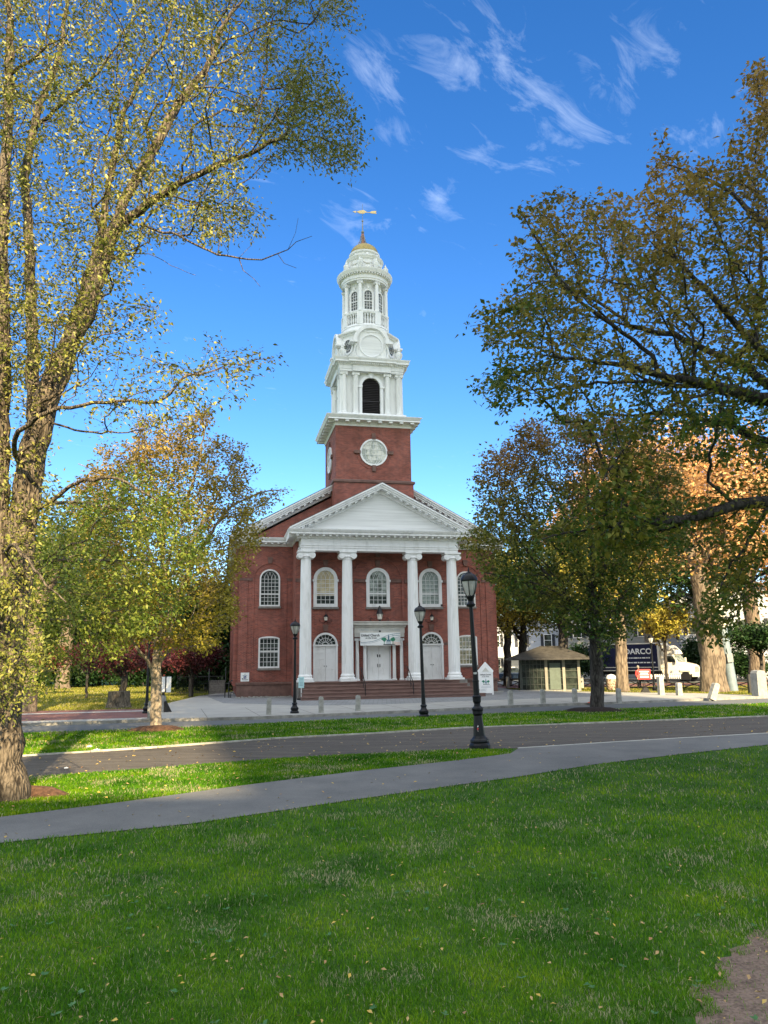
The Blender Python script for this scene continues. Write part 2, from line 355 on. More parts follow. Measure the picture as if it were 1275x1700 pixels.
M['bark_smooth'] = bark_mat('smooth_grey_bark', (.20, .165, .125), (.36, .30, .23), 5, .25, .5, .02)
M['bark_dark'] = bark_mat('dark_bark', (.022, .020, .019), (.075, .068, .062), 7, .7)
M['bark_far'] = bark_mat('far_elm_bark', (.08, .062, .048), (.22, .175, .13), 5, .8)
M['mulch'] = ground_mat('mulch', [(.35, (.010, .008, .007)), (.6, (.03, .02, .015))], 14, bump=.9, bs=30)
M['mulch_red'] = ground_mat('reddish_mulch', [(.35, (.05, .028, .018)), (.65, (.14, .075, .045))], 14, bump=.9, bs=30)

# ------------------------------------------------------------------ openings
def arch_poly(cx, z0, w, hr, arc, n=14):
    # counter-clockwise in xz from bottom left, straight to hr then an elliptical arc of rise arc
    p = [(cx - w / 2, z0), (cx + w / 2, z0), (cx + w / 2, z0 + hr)]
    if arc > 0:
        for i in range(1, n): t = math.pi * i / n; p.append((cx + w / 2 * math.cos(t), z0 + hr + arc * math.sin(t)))
    p.append((cx - w / 2, z0 + hr)); return p
def wall_holes(outer, holes, y, depth, name, m, parent):
    loops = [[Vector((p[0], p[1], 0)) for p in outer]] + [[Vector((p[0], p[1], 0)) for p in h] for h in holes]
    tri = geometry.tessellate_polygon(loops); mb = MB(); flat = [(p.x, y, p.y) for L in loops for p in L]
    mb.add(flat, [tuple(t) for t in tri])
    for h in holes:
        n = len(h); mb.add([(p[0], y, p[1]) for p in h] + [(p[0], y + depth, p[1]) for p in h], [(i, n + i, n + (i + 1) % n, (i + 1) % n) for i in range(n)])
    return mb.build(name, m, parent)
def window(parent, cx, z0, w, hr, arc, y, cols=4, rows=6, style='gothic', fw=.16, pane='glass_dark', pane2=None, mid=.42, name='window', proud=.05, sill='greystone', bar=.026, fm='white', split=None):
    o = arch_poly(cx, z0, w, hr, arc); i_ = arch_poly(cx, z0 + fw, w - 2 * fw, hr - fw, max(0.0, arc - fw))
    fr = MB().ring(o, i_, y - proud, y + .12).build(name, M[fm], parent)
    gy = y + .09
    if pane2:
        zs = z0 + hr * mid
        MB().prism([(cx - w / 2 + fw * .5, z0 + .03), (cx + w / 2 - fw * .5, z0 + .03), (cx + w / 2 - fw * .5, zs), (cx - w / 2 + fw * .5, zs)], gy, gy + .02).build('pane', M[pane2], fr)
        MB().prism(arch_poly(cx, zs, w - fw, hr - (zs - z0), max(0, arc - fw * .5)), gy, gy + .02).build('pane', M[pane], fr)
    else:
        MB().prism(arch_poly(cx, z0 + .03, w - fw, hr - .03, max(0, arc - fw * .5)), gy, gy + .02).build('pane', M[pane], fr)
    b = MB(); wi = w - 2 * fw; x0 = cx - wi / 2; ym, yb = y + .055, y + .088; t = bar / 2
    zb, zt = z0 + fw, z0 + hr
    for k in range(1, cols): x = x0 + wi * k / cols; b.box(x - t, x + t, ym, yb, zb, zt)
    for k in range(1, rows + 1):
        z = zb + (zt - zb) * k / (rows if arc > 0 else rows)
        if k == rows and arc <= 0: break
        b.box(x0, x0 + wi, ym + .004, yb - .004, z - t, z + t)
    zs = zb + (zt - zb) * (split if split is not None else .42)
    b.box(x0, x0 + wi, ym - .03, yb - .01, zs - .045, zs + .045)
    if arc > 0:
        if style == 'gothic' and arc > .3:
            for k in range(1, cols):
                for sgn in (-1, 1):
                    xs = x0 + wi * k / cols; pts = []
                    for q in range(9):
                        a = q / 8 * math.pi * .5; rr = wi * .62
                        x = xs + sgn * rr * (1 - math.cos(a)); z = zt + rr * math.sin(a) * .98
                        if ((x - cx) / (wi / 2)) ** 2 + ((z - zt) / max(.01, arc - fw)) ** 2 > 1: break
                        pts.append((x, y + .07, z))
                    if len(pts) > 1: b.tube(pts, t * .9, 4)
        else:
            for k in range(1, cols):
                x = x0 + wi * k / cols; h = (arc - fw) * math.sqrt(max(0, 1 - ((x - cx) / (wi / 2)) ** 2)); b.box(x - t, x + t, ym, yb, zt, zt + h)
    b.build('muntins', M[fm], fr)
    if sill: MB().box(cx - w / 2 - .06, cx + w / 2 + .06, y - .12, y + .1, z0 - .14, z0).build('sill', M[sill], fr)
    return fr
def fan_window(parent, cx, z0, w, arc, y, pane='glass_dark', fw=.13):
    n = 16
    def semi(r, a, e=0): return [(cx + r, z0 + e)] + [(cx + r * math.cos(math.pi * i / n), z0 + e + a * math.sin(math.pi * i / n)) for i in range(1, n)] + [(cx - r, z0 + e)]
    fr = MB().ring(semi(w / 2, arc), semi(w / 2 - fw, arc - fw), y - .05, y + .12, closed=False).build('fanlight', M['white'], parent)
    MB().prism(semi(w / 2 - fw * .5, arc - fw * .5), y + .09, y + .11).build('pane', M[pane], fr)
    b = MB(); rw, ra = w / 2 - fw, arc - fw
    for k in range(1, 8):
        a = math.pi * k / 8; b.tube([(cx + rw * .28 * math.cos(a), y + .07, z0 + ra * .28 * math.sin(a)), (cx + rw * math.cos(a), y + .07, z0 + ra * math.sin(a))], .016, 4)
    for q in (.28, .66): b.tube([(cx + rw * q * math.cos(math.pi * i / 12), y + .07, z0 + ra * q * math.sin(math.pi * i / 12)) for i in range(13)], .018, 4)
    b.build('muntins', M['white'], fr)
    return fr
def panel_door(parent, cx, z0, w, h, y, leafs=2, knobs=True, handles=False):
    # rails and stiles proud of recessed panels; returns the door
    out = None; lw = w / leafs
    for k in range(leafs):
        x0 = cx - w / 2 + lw * k + .008; x1 = x0 + lw - .016; b = MB(); b.box(x0, x1, y + .03, y + .06, z0, z0 + h)
        st = .11; ww = (x1 - x0)
        for (a, c) in ((x0, x0 + st), (x0 + ww / 2 - st * .4, x0 + ww / 2 + st * .4), (x1 - st, x1)): b.box(a, c, y, y + .03, z0, z0 + h)
        for (a, c) in ((0, .14), (.33, .38), (.62, .67), (.80, .84), (.95, 1)): b.box(x0 + .002, x1 - .002, y + .002, y + .032, z0 + h * a, z0 + h * c)
        d = b.build('door', M['white'], parent)
        if knobs:
            xk = x1 - .07 if k == 0 else x0 + .07
            if handles:
                MB().tube([(xk, y - .05, z0 + h * .36), (xk, y - .05, z0 + h * .46)], .022, 6).build('handle', M['black_metal'], d)
                MB().box(xk - .03, xk + .03, y - .03, y, z0 + h * .70 - .09, z0 + h * .70 + .09).build('hinge', M['black_metal'], d)
            else: MB().lathe([(.0, -.03), (.03, -.02), (.03, .02), (.0, .03)], xk, y - .04, 8, z0 + h * .42).build('handle', M['black_metal'], d)
    return d
# ------------------------------------------------------------------ the setting: ground, roads, walks
def strip(near, far, z, name, m, kind='structure', sub=6):
    def res(P, n):
        P = np.array(P, float); d = np.r_[0, np.cumsum(np.linalg.norm(np.diff(P, axis=0), axis=1))]; t = np.linspace(0, d[-1], n)
        return np.c_[np.interp(t, d, P[:, 0]), np.interp(t, d, P[:, 1])]
    n = 90; a, b = res(near, n), res(far, n); mb = MB()
    mb.add([(p[0], p[1], z) for p in a] + [(p[0], p[1], z) for p in b], [(i, i + 1, n + i + 1, n + i) for i in range(n - 1)])
    return tag(mb.build(name, m), kind=kind)
def flat(poly, z, name, m, kind='structure', z0=None):
    if z0 is not None: mb = MB().prism(poly, z0, z, 'z')
    else:
        tri = geometry.tessellate_polygon([[Vector((p[0], p[1], 0)) for p in poly]]); mb = MB().add([(p[0], p[1], z) for p in poly], [tuple(t) for t in tri])
    return tag(mb.build(name, m), kind=kind)
G_LAWN = ground_mat('lawn', [(.30, (.016, .045, .005)), (.48, (.035, .09, .008)), (.62, (.06, .12, .012)), (.74, (.14, .13, .05))], .9, scale2=9, amt2=.5, bump=.9, bs=55)
flat([(-900, -300), (900, -300), (900, 1500), (-900, 1500)], 0, 'ground', G_LAWN)
A_PATH = ground_mat('path_asphalt', [(.32, (.095, .097, .098)), (.48, (.140, .141, .140)), (.66, (.20, .198, .190))], .8, scale2=60, amt2=.5, bump=.25, bs=150)
A_ROAD = ground_mat('worn_dirty_asphalt', [(.32, (.050, .045, .042)), (.5, (.085, .076, .068)), (.66, (.14, .122, .105))], 1.0, scale2=12, amt2=.45, stretch=(.35, 2.4, 1), rotz=R(-25), bump=.4, bs=120)
A_STREET = ground_mat('street_asphalt', [(.3, (.10, .11, .12)), (.7, (.15, .16, .165))], .6, scale2=50, amt2=.4, bump=.2, bs=120)
G_CONC = ground_mat('concrete', [(.3, (.27, .27, .255)), (.7, (.40, .395, .37))], .8, scale2=25, amt2=.35, bump=.2, bs=90)
PAVE = brick_mat('grey_pavers', (0, 1), (.27, .28, .29), (.20, .21, .22), (.13, .135, .14), .5, .26, .018, stain=.18)
REDPAVE = brick_mat('red_pavers', (0, 1), (.22, .10, .085), (.17, .08, .07), (.15, .125, .11), .4, .2, .012, stain=.25)
CURBM = mat('curb_stone', (.34, .33, .30), .85, col2=(.18, .175, .16), vs=3, bump=.3)
SEAM = (3.5, 21.35)
path_near = [(-26, -2), (-12, 6), (-5.2, 10.9), (-2.9, 12.0), (-1.0, 13.5), (.8, 14.9), (2.6, 16.2), (4.6, 17.9), (7.2, 19.6), (10.2, 21.4), (16, 24.5), (26, 30)]
path_far = [(-26, -.2), (-14, 7.3), (-6.1, 12.7), (-4.6, 13.9), (-2.8, 15.6), (-.6, 17.4), (1.7, 19.0), (3.1, 20.2), SEAM, (7.5, 23.0), (11.7, 24.5), (26, 30.6)]
flat(path_near + path_far[::-1], .012, 'path', A_PATH)
road_near = [(-40, 6), (-14, 14.5), (-7.8, 17.1), (-6, 18), (-2.5, 20), (0, 20.8), (2.0, 21.35), SEAM, (7.5, 23.0), (11.7, 24.5), (26, 30.6), (60, 46)]
road_far = [(-40, 10), (-14, 19.3), (-9.7, 21), (-6.7, 22.6), (-3.6, 24.8), (-.1, 26.3), (3.3, 28.1), (7.9, 29.2), (15, 31.3), (26, 35.5), (60, 50)]
flat(road_near + road_far[::-1], .008, 'road', A_ROAD)
def edging(pts, w, z0, z1, name, m, jitter=0, seed=1):
    rr = random.Random(seed); mb = MB(); L = [0]
    P = [Vector(p) for p in pts]; tot = sum((P[i + 1] - P[i]).length for i in range(len(P) - 1)); s = 0; ln = 1.8
    def at(d):
        for i in range(len(P) - 1):
            l = (P[i + 1] - P[i]).length
            if d <= l or i == len(P) - 2: return P[i] + (P[i + 1] - P[i]) * (d / l), (P[i + 1] - P[i]).normalized()
            d -= l
    while s < tot - .3:
        e = min(tot, s + ln); a, d0 = at(s + .008); b, _ = at(e - .008); d = (b - a).normalized(); n = Vector((-d.y, d.x)) * w
        dz = rr.uniform(-jitter, jitter)
        mb.prism([tuple(a), tuple(b), tuple(b + n), tuple(a + n)], z0, z1 + dz, 'z'); s = e
    return tag(mb.build(name, m), kind='structure')
edging([(-9.7, 21.02), (-6.7, 22.62), (-3.6, 24.82), (-.1, 26.32), (3.3, 28.12), (7.9, 29.22), (15, 31.32), (26, 35.52), (60, 50)], .10, .0, .05, 'curb', mat('pale_edging', (.46, .44, .38), .85, col2=(.25, .24, .2), vs=4), .008)
edging([SEAM, (7.5, 23.0), (11.7, 24.5), (26, 30.6)], .06, .002, .022, 'path_edging', mat('seam_stone', (.5, .49, .45), .8), .0)
curb = [(-40, 24), (-14.5, 31.6), (-9.9, 33), (-5.4, 33.7), (-2.2, 35.2), (1.6, 36.8), (6.3, 39.6), (11.2, 41.1), (16, 43), (21.5, 45), (34, 49), (60, 57)]
g2far = [(-40, 20), (-13.1, 28.3), (-8.6, 29.5), (-5.6, 31.0), (-1.1, 33.4), (4.2, 35.2), (9.9, 37), (19.3, 40.3), (34, 45), (60, 53)]
flat(g2far + curb[::-1], .008, 'street', A_STREET)
edging([(p[0], p[1]) for p in curb[1:]], .16, 0, .125, 'curb', CURBM, .006, 5)
off = [(x - .05, y + .16) for x, y in curb]
flat(off[2:10] + [(21.5, 47.2), (19.5, 50.5), (16.5, 52.6), (13, 56), (10, 60), (9, 70), (-12, 72), (-13.6, 57), (-12.9, 46), (-12.4, 41.4)], .12, 'sidewalk', G_CONC, z0=.0)
flat([(-12.6, 55.5), (-9.4, 45.6), (-8.3, 45.1), (-4.5, 42.0), (-.1, 42.1), (6.1, 45.2), (12.9, 47.6), (15, 50), (14.2, 52), (10.2, 56.5), (9.4, 59), (-12.6, 59)], .124, 'plaza_paving', PAVE)
mj = MB()
for k in range(13):                                  # joints cut in the concrete walk
    x = -7.6 + k * 2.2; i = [j for j in range(len(curb) - 1) if curb[j][0] <= x <= curb[j + 1][0]][0]
    t = (x - curb[i][0]) / (curb[i + 1][0] - curb[i][0]); y = curb[i][1] + t * (curb[i + 1][1] - curb[i][1]) + .2
    mj.prism([(x, y), (x + .03, y), (x - 1.9, y + 7), (x - 1.93, y + 7)] if x < 14 else [(x, y), (x + .03, y), (x - .5, y + 3), (x - .53, y + 3)], .12, .1225, 'z')
tag(mj.build('sidewalk_joints', mat('joint_dirt', (.14, .135, .12), .9)), kind='structure')
flat([(-40, 24.2), (-14.5, 31.8), (-9.9, 33.2), (-12.4, 41.2), (-19, 40.4), (-45, 35)], .118, 'brick_walk', REDPAVE, z0=0.0)
flat([(-40, 30.3), (-19.5, 36.8), (-11.8, 38.9), (-12.0, 39.7), (-19.5, 37.8), (-40, 31.6)], .1225, 'walk_band', mat('pale_band', (.42, .40, .37), .8))
flat([(-40, 24.3), (-14.5, 31.9), (-10.0, 33.25), (-10.2, 34.2), (-14.9, 33.0), (-40, 25.4)], .1225, 'walk_band', M['granite'])
flat([(9, 66), (300, 40), (300, 60), (18, 76), (9, 78)], .006, 'brick_walk', REDPAVE)
flat([(9, 79), (18, 77), (300, 61), (300, 92), (-10, 108)], .008, 'road', A_STREET)
flat([(-9, 109), (300, 93), (300, 98), (-9, 114)], .05, 'sidewalk', G_CONC, z0=0)
flat([(-60, 44), (-16, 48.5), (-14, 50), (-60, 46.5)], .006, 'lawn_path', G_CONC)
# bare earth at the near right corner
DIRT = ground_mat('bare_earth', [(.35, (.085, .06, .045)), (.6, (.21, .15, .115))], 5, scale2=40, amt2=.5, bump=1.0, bs=35)
dirt_poly = [(1.75, 4.6), (1.95, 5.35), (2.02, 5.8), (2.35, 6.15), (2.7, 6.7), (3.25, 7.25), (4.2, 7.7), (5.5, 8.0), (6, 6.8), (4.2, 6.4), (3.3, 6.0), (3.0, 5.2), (3.0, 4.4), (2.2, 4.0)]
_dp = []
for i in range(len(dirt_poly)):
    a, b = dirt_poly[i], dirt_poly[(i + 1) % len(dirt_poly)]
    for t in np.linspace(0, 1, 9)[:-1]:
        x, y = a[0] + (b[0] - a[0]) * t, a[1] + (b[1] - a[1]) * t; _dp.append((x + .05 * math.sin(y * 13 + x * 4) + .03 * math.sin(x * 29), y + .05 * math.sin(x * 15) + .03 * math.sin(y * 37)))
flat(_dp, .006, 'dirt_patch', DIRT)

# ------------------------------------------------------------------ the church
th = R(12.0); _p = atY(628, 1100, 51.0)
ex = np.array([math.cos(th), math.sin(th), 0]); ey = np.array([-math.sin(th), math.cos(th), 0])
O3 = np.array([_p[0], _p[1], 0]) + ex * .2
church = empty('brick_church', tuple(O3), th, 'red brick church with white columned portico, pediment and tall white steeple', 'church')
def CW(u, v, z=0): return tuple(O3 + ex * u + ey * v + np.array([0, 0, z]))      # church coordinates to world
HW, YW, YB, HB = 9.1, 3.5, 31.0, 5.5
SL = .545
# walls
wu = arch_poly(0, 6.19, 1.37, 1.9, .68); wins = []
for sx in (-1, 1):
    wins.append(arch_poly(sx * 7.05, 6.19, 1.40, 1.88, .68)); wins.append(arch_poly(sx * 7.05, 2.04, 1.42, 1.95, .17))
wall_holes([(-HW, .0), (HW, 0), (HW, 10.5), (0, 10.5 + HW * SL), (-HW, 10.5)], wins, YW, .3, 'wall', M['brick'], church)
for sx in (-1, 1):
    a, b = sorted((sx * HW, sx * (HW - .4))); MB().box(a, b, YW + .31, YB, 0, 10.5).build('side_wall', M['brick_side'], church)
    for k in range(9):
        y = YW + .25 + k * 3.1; a, b = sorted((sx * (HW - .03), sx * (HW + .32))); MB().box(a, b, y + (.1 if k else .0), y + 1.0, 0.9, 10.2).build('buttress', M['brick_side'], church)
    for k in range(8):
        a, b = sorted((sx * (HW - .1), sx * (HW + .03))); y = YW + 1.8 + k * 3.1
        for (z0, z1) in ((6.2, 8.7), (2.0, 4.1)): MB().box(a, b, y - .1, y + 1.3, z0, z1).build('side_window', M['glass_dark'], church)
MB().prism([(-HW, 0), (HW, 0), (HW, 10.5), (0, 10.5 + HW * SL), (-HW, 10.5)], YB, YB + .3).build('rear_wall', M['brick'], church)
class PF:
    def ring(s, *a): MB().ring(*a).build('brick_panel', M['brick'], church)
    def box(s, *a): MB().box(*a).build('brick_panel', M['brick'], church)
pf = PF()
for sx in (-1, 1):                                    # shallow brick panels: raised borders around the wing bays
    pf.ring(arch_poly(sx * 7.05, 1.12, 2.36, 6.95, 1.18), arch_poly(sx * 7.05, 1.12, 2.14, 6.95, 1.07), YW - .05, YW + .02)
    pf.box(*sorted((sx * 5.5, sx * 5.83)), YW - .06, YW + .02, 1.12, 10.2); pf.box(*sorted((sx * 8.55, sx * (HW + .03))), YW - .06, YW + .02, 1.12, 10.2)
# portico block
yp = 1.2
d1, dC, d3 = arch_poly(-3.5, 1.15, 1.62, 2.35, .8), arch_poly(.08, 1.15, 1.66, 2.32, 0), arch_poly(3.75, 1.15, 1.62, 2.35, .8)
w1, w2, w3 = (arch_poly(x, 5.98, 1.62, 1.85, .82) for x in (-3.5, .08, 3.75))
wall_holes([(-HB, 0), (HB, 0), (HB, 10.4), (-HB, 10.4)], [d1, dC, d3, w1, w2, w3], yp, .3, 'portico_wall', M['brick'], church)
MB().box(-HB, -HB + .3, yp + .31, YW, 0, 10.4).build('portico_side_wall', M['brick_side'], church)
MB().box(HB - .3, HB, yp + .31, YW, 0, 10.4).build('portico_side_wall', M['brick_side'], church)
pf.ring(arch_poly(.08, 1.16, 3.62, 6.5, 1.81), arch_poly(.08, 1.16, 3.30, 6.5, 1.65), yp - .09, yp + .02)
pf.box(-HB - .03, -HB + .3, yp - .05, yp + .02, 1.16, 10.3); pf.box(HB - .3, HB + .03, yp - .05, yp + .02, 1.16, 10.3)
for sx in (-3.5, 3.75): pf.ring(arch_poly(sx, 1.16, 1.95, 2.35, .97), arch_poly(sx, 1.16, 1.64, 2.35, .82), yp - .03, yp + .02)
class SP:      # each stone is a part of its own
    def __init__(s, nm, mm): s.nm, s.mm = nm, mm
    def box(s, *a): MB().box(*a).build(s.nm, M[s.mm], church)
    def prism(s, *a): MB().prism(*a).build(s.nm, M[s.mm], church)
bs_ = SP('string_course', 'brownstone'); ks_ = SP('keystone', 'brownstone')
for (a, b) in ((-HB - .02, -4.42), (-2.58, -1.75), (-1.55, -.76), (.92, 1.70), (1.92, 2.86), (4.66, HB + .02)): bs_.box(a, b, yp - .11, yp + .02, 7.64, 7.86)
for (a, b) in ((-HB, -4.4), (-2.6, -1.8), (1.97, 2.88), (4.62, HB)): bs_.box(a, b, yp - .04, yp + .02, 3.42, 3.6)
for sx in (-1, 1):
    for (a, b) in ((5.52, 5.87), (8.23, HW + .05)): bs_.box(*sorted((sx * a, sx * b)), YW - .09, YW + .02, 7.94, 8.12)
for (x, z, y) in ((-3.5, 8.72, yp), (.08, 8.72, yp), (3.75, 8.72, yp), (.08, 9.38, yp - .09), (-3.5, 4.4, yp - .04), (3.75, 4.4, yp - .04), (-7.05, 9.15, YW - .05), (7.05, 9.15, YW - .05)):
    ks_.prism([(x - .13, z), (x + .13, z), (x + .18, z + .42), (x - .18, z + .42)], y - .08, y + .02)
bs_ = MB(); bs_.sweep([(0, .92), (.1, .92), (.14, .98), (.14, 1.08), (.04, 1.12), (0, 1.12)], [(-HW, YB), (-HW, YW), (-HB, YW)]); bs_.sweep([(0, .92), (.1, .92), (.14, .98), (.14, 1.08), (.04, 1.12), (0, 1.12)], [(HB, YW), (HW, YW), (HW, YB)])
bs_.box(-HW - .06, -HB, YW - .07, YW + .01, 0, .92); bs_.box(HB, HW + .06, YW - .07, YW + .01, 0, .92)
bs_.box(-8.75, -5.9, YW - .09, YW - .06, .12, .80); bs_.box(5.9, 8.75, YW - .09, YW - .06, .12, .80)
bs_.build('base_course', M['brownstone'], church)
cs = MB(); rr = random.Random(4)
for k in range(26): x = -9.2 + k * .16 + rr.uniform(-.02, .02); cs.box(x, x + .14, YW - .5 - rr.uniform(0, .08), YW - .1, .12, .17 + rr.uniform(0, .05))
for k in range(24): x = 5.6 + k * .16; cs.box(x, x + .14, YW - .5 - rr.uniform(0, .08), YW - .1, .12, .17 + rr.uniform(0, .05))
cs.build('cobble_border', M['granite'], church)
# steps and piers
for k in range(5):
    z1 = 1.15 - k * .205; yy = -.72 - .36 * k; MB().box(-5.05 - (.1 * k), 5.05 + .28 * k, yy - (.36 if k else 0.0), .4 if k == 0 else yy + .02, .06, z1 - .05).box(-5.09 - (.1 * k), 5.09 + .28 * k, yy - (.40 if k else 0.06), .4 if k == 0 else yy + .01, z1 - .049, z1).build('step', M['brownstep'], church)
MB().box(-5.45, 5.6, .38, yp - .02, .06, 1.148).build('porch_floor', M['brownstone'], church)
for x in (-4.95, 5.0): MB().box(x - .62, x + .62, -.62, .37, .1, 1.155).box(x - .55, x + .66, -1.0, -.63, .1, .93).build('pier', M['greystone'], church)
# windows and doors
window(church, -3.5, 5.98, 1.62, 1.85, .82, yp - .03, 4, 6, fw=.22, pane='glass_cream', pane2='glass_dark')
window(church, .08, 5.98, 1.62, 1.85, .82, yp - .03, 4, 6, fw=.22, pane='glass_mid', pane2='glass_dark')
window(church, 3.75, 5.98, 1.62, 1.85, .82, yp - .03, 4, 6, fw=.22, pane='glass_grey', pane2='glass_grey')
for x in (-3.5, .08, 3.75):
    for s in (-1, 1): MB().box(x + s * .78 - .09, x + s * .78 + .09, yp - .12, yp - .03, 7.68, 7.82).build('impost', M['white'], church)
for sx in (-7.05, 7.05):
    window(church, sx, 6.19, 1.40, 1.88, .68, YW, 5, 7, fw=.10)
    window(church, sx, 2.04, 1.42, 1.95, .17, YW, 5, 6, fw=.11, style='plain', split=.55)
for x in (-3.5, 3.75):
    fan_window(church, x, 3.5, 1.62, .8, yp - .02, pane='glass_dark')
    fr = MB(); fr.box(x - .81, x - .69, yp - .06, yp + .1, 1.15, 3.42); fr.box(x + .69, x + .81, yp - .06, yp + .1, 1.15, 3.42); fr.box(x - .83, x + .83, yp - .08, yp + .1, 3.42, 3.52); fr.box(x - .81, x + .81, yp - .04, yp + .1, 1.15, 1.19)
    fr.build('door_frame', M['white'], church); panel_door(church, x, 1.19, 1.38, 2.23, yp + .02)
fr = MB(); fr.box(-.75, -.69, yp + .02, yp + .12, 1.15, 3.4); fr.box(.85, .91, yp + .02, yp + .12, 1.15, 3.4); fr.box(-.75, .91, yp + .02, yp + .12, 3.40, 3.47); fr.box(-.75, .91, yp - .25, yp + .1, 1.15, 1.23)
fr.build('door_frame', M['white'], church); panel_door(church, .08, 1.23, 1.50, 2.17, yp + .05, handles=True)
# central doorway: four slender ionic columns under an entablature
def ionic_cap(mb, x, y, z, r, s=1.0):
    for sx in (-1, 1):
        for (q, dy) in ((.52, 0), (.34, .02), (.17, .05)):
            n0 = len(mb.v); rr_ = r * q
            mb.prism([(x + sx * r * 1.02 + rr_ * math.cos(2 * math.pi * k / 12), z + r * .42 + rr_ * math.sin(2 * math.pi * k / 12)) for k in range(12)], y - r * 1.0 - dy * r, y + r * 1.0 + dy * r)
    mb.box(x - r * 1.12, x + r * 1.12, y - r * .92, y + r * .92, z + r * .50, z + r * .93); mb.box(x - r * 1.45, x + r * 1.45, y - r * 1.15, y + r * 1.15, z + r * .932, z + r * 1.2)
    mb.lathe([(r * .9, z), (r * 1.1, z + r * .25), (r * 1.0, z + r * .5)], x, y, 16)
pt = MB(); pt.box(-1.62, 1.78, yp - .45, yp - .095, 4.22, 4.62); pt.box(-1.6, 1.76, yp - .42, yp - .1, 3.98, 4.22)
cp = [(0, 4.62), (.06, 4.62), (.09, 4.74), (.22, 4.76), (.24, 4.9), (.30, 4.96), (.30, 5.0), (0, 5.0)]
pt.sweep(cp, [(-1.62, yp - .1), (-1.62, yp - .45), (1.78, yp - .45), (1.78, yp - .1)])
pt.box(-1.62, 1.78, yp - .45, yp - .1, 4.63, 4.99)
for k in range(26): pt.box(-1.66 + k * .134, -1.60 + k * .134, yp - .56, yp - .46, 4.66, 4.735)
do = pt.build('doorway', M['cream'], church)
for x in (-1.42, -.92, 1.08, 1.58):
    q = MB().lathe([(.17, 1.15), (.17, 1.24), (.125, 1.28), (.12, 1.5), (.105, 3.75)], x, yp - .27, 14).build('doorway_column', M['white'], church, smooth=True)
    capm = MB(); ionic_cap(capm, x, yp - .27, 3.75, .12); capm.build('capital', M['white'], q)
text_mesh('UNITED CHURCH ON THE GREEN', .17, M['greyink'], church, (.08, yp - .452, 4.43), sx=1.05)
MB().box(.02, .14, yp - .5, yp - .452, 4.3, 4.4).build('camera_box', M['black_metal'], church)
MB().box(-3.5 + 7.95, -3.5 + 8.08, yp - .14, yp - .02, 6.03, 6.17).build('bell_box', M['black_metal'], church)
MB().box(-1.78, -1.70, yp - .14, yp - .095, 2.5, 2.62).build('bell_box', M['black_metal'], church)
# columns
for x in (-4.95, -2.22, 2.22, 4.95):
    nf = 20; N = nf * 4
    def flute(i, z): return 1.0 if (i % 4) in (0,) else (.975 if i % 4 in (1, 3) else .945)
    prof = [(.385 - .06 * (t ** 1.8), 1.62 + t * 7.4) for t in [k / 10 for k in range(11)]]
    c = MB().lathe(prof, x, 0, N, rf=flute).build('column', M['white'], church)
    MB().box(x - .52, x + .52, -.52, .52, 1.155, 1.27).lathe([(.5, 1.27), (.53, 1.33), (.5, 1.40), (.44, 1.42), (.43, 1.46), (.465, 1.51), (.44, 1.57), (.40, 1.60), (.39, 1.66)], x, 0, 32).build('base', M['white'], c, smooth=True)
    cm = MB(); cm.lathe([(.34, 9.0), (.36, 9.06), (.34, 9.1)], x, 0, 24); ionic_cap(cm, x, 0, 9.08, .39); cm.build('capital', M['white'], c)
# entablature, cornices
ent = MB(); EW = 5.32
ent.box(-EW, EW, -.40, .36, 9.55, 9.72); ent.box(-EW - .03, EW + .03, -.44, .4, 9.722, 9.86); ent.box(-EW - .06, EW + .06, -.48, .4, 9.862, 9.9)
ent.box(-EW, EW, -.40, yp - .02, 9.902, 10.36)
ent.box(-EW - .05, -EW + .4, .4, yp + .3, 9.55, 9.9); ent.box(EW - .4, EW + .05, .4, yp + .3, 9.55, 9.9)
ent.build('entablature', M['white'], church)
prof = [(0, 10.34), (.07, 10.34), (.09, 10.42), (.12, 10.44), (.12, 10.54), (.55, 10.56), (.55, 10.68), (.60, 10.70), (.68, 10.82), (.70, 10.88), (0, 10.88)]
pa = [(-HW, YB), (-HW, YW), (-HB, YW), (-HB, yp), (-HB + .12, -.42), (HB - .12, -.42), (HB, yp), (HB, YW), (HW, YW), (HW, YB)]
pa = [(-HW, YB), (-HW, YW), (-HB, YW), (-HB, -.42), (HB, -.42), (HB, YW), (HW, YW), (HW, YB)]
cor = MB().sweep(prof, pa)
cor.box(-HB + .01, HB - .01, -.41, YW - .01, 10.37, 10.87)
cornice = cor.build('cornice', M['white'], church)
md = MB()
def mods_line(x0, y0, x1, y1, z, w=.15, h=.11, d=.34, step=.42):
    a, b = Vector((x0, y0)), Vector((x1, y1)); L = (b - a).length; n = int(L / step); dr = (b - a).normalized(); nr = Vector((dr.y, -dr.x))
    for k in range(n + 1):
        c = a + dr * (L * k / max(1, n)); p = [c - dr * w / 2, c + dr * w / 2, c + dr * w / 2 + nr * d, c - dr * w / 2 + nr * d]
        md.prism([tuple(q) for q in p], z, z + h, 'z')
mods_line(-HB - .1, -.54, HB + .1, -.54, 10.445); mods_line(-HB - .12, YW - .3, -HB - .12, -.3, 10.445)
mods_line(-HW, YW - .12, -HB - .6, YW - .12, 10.445); mods_line(HB + .6, YW - .12, HW, YW - .12, 10.445); mods_line(-HW - .12, 12, -HW - .12, YW, 10.445)
md.build('modillions', M['white'], church)
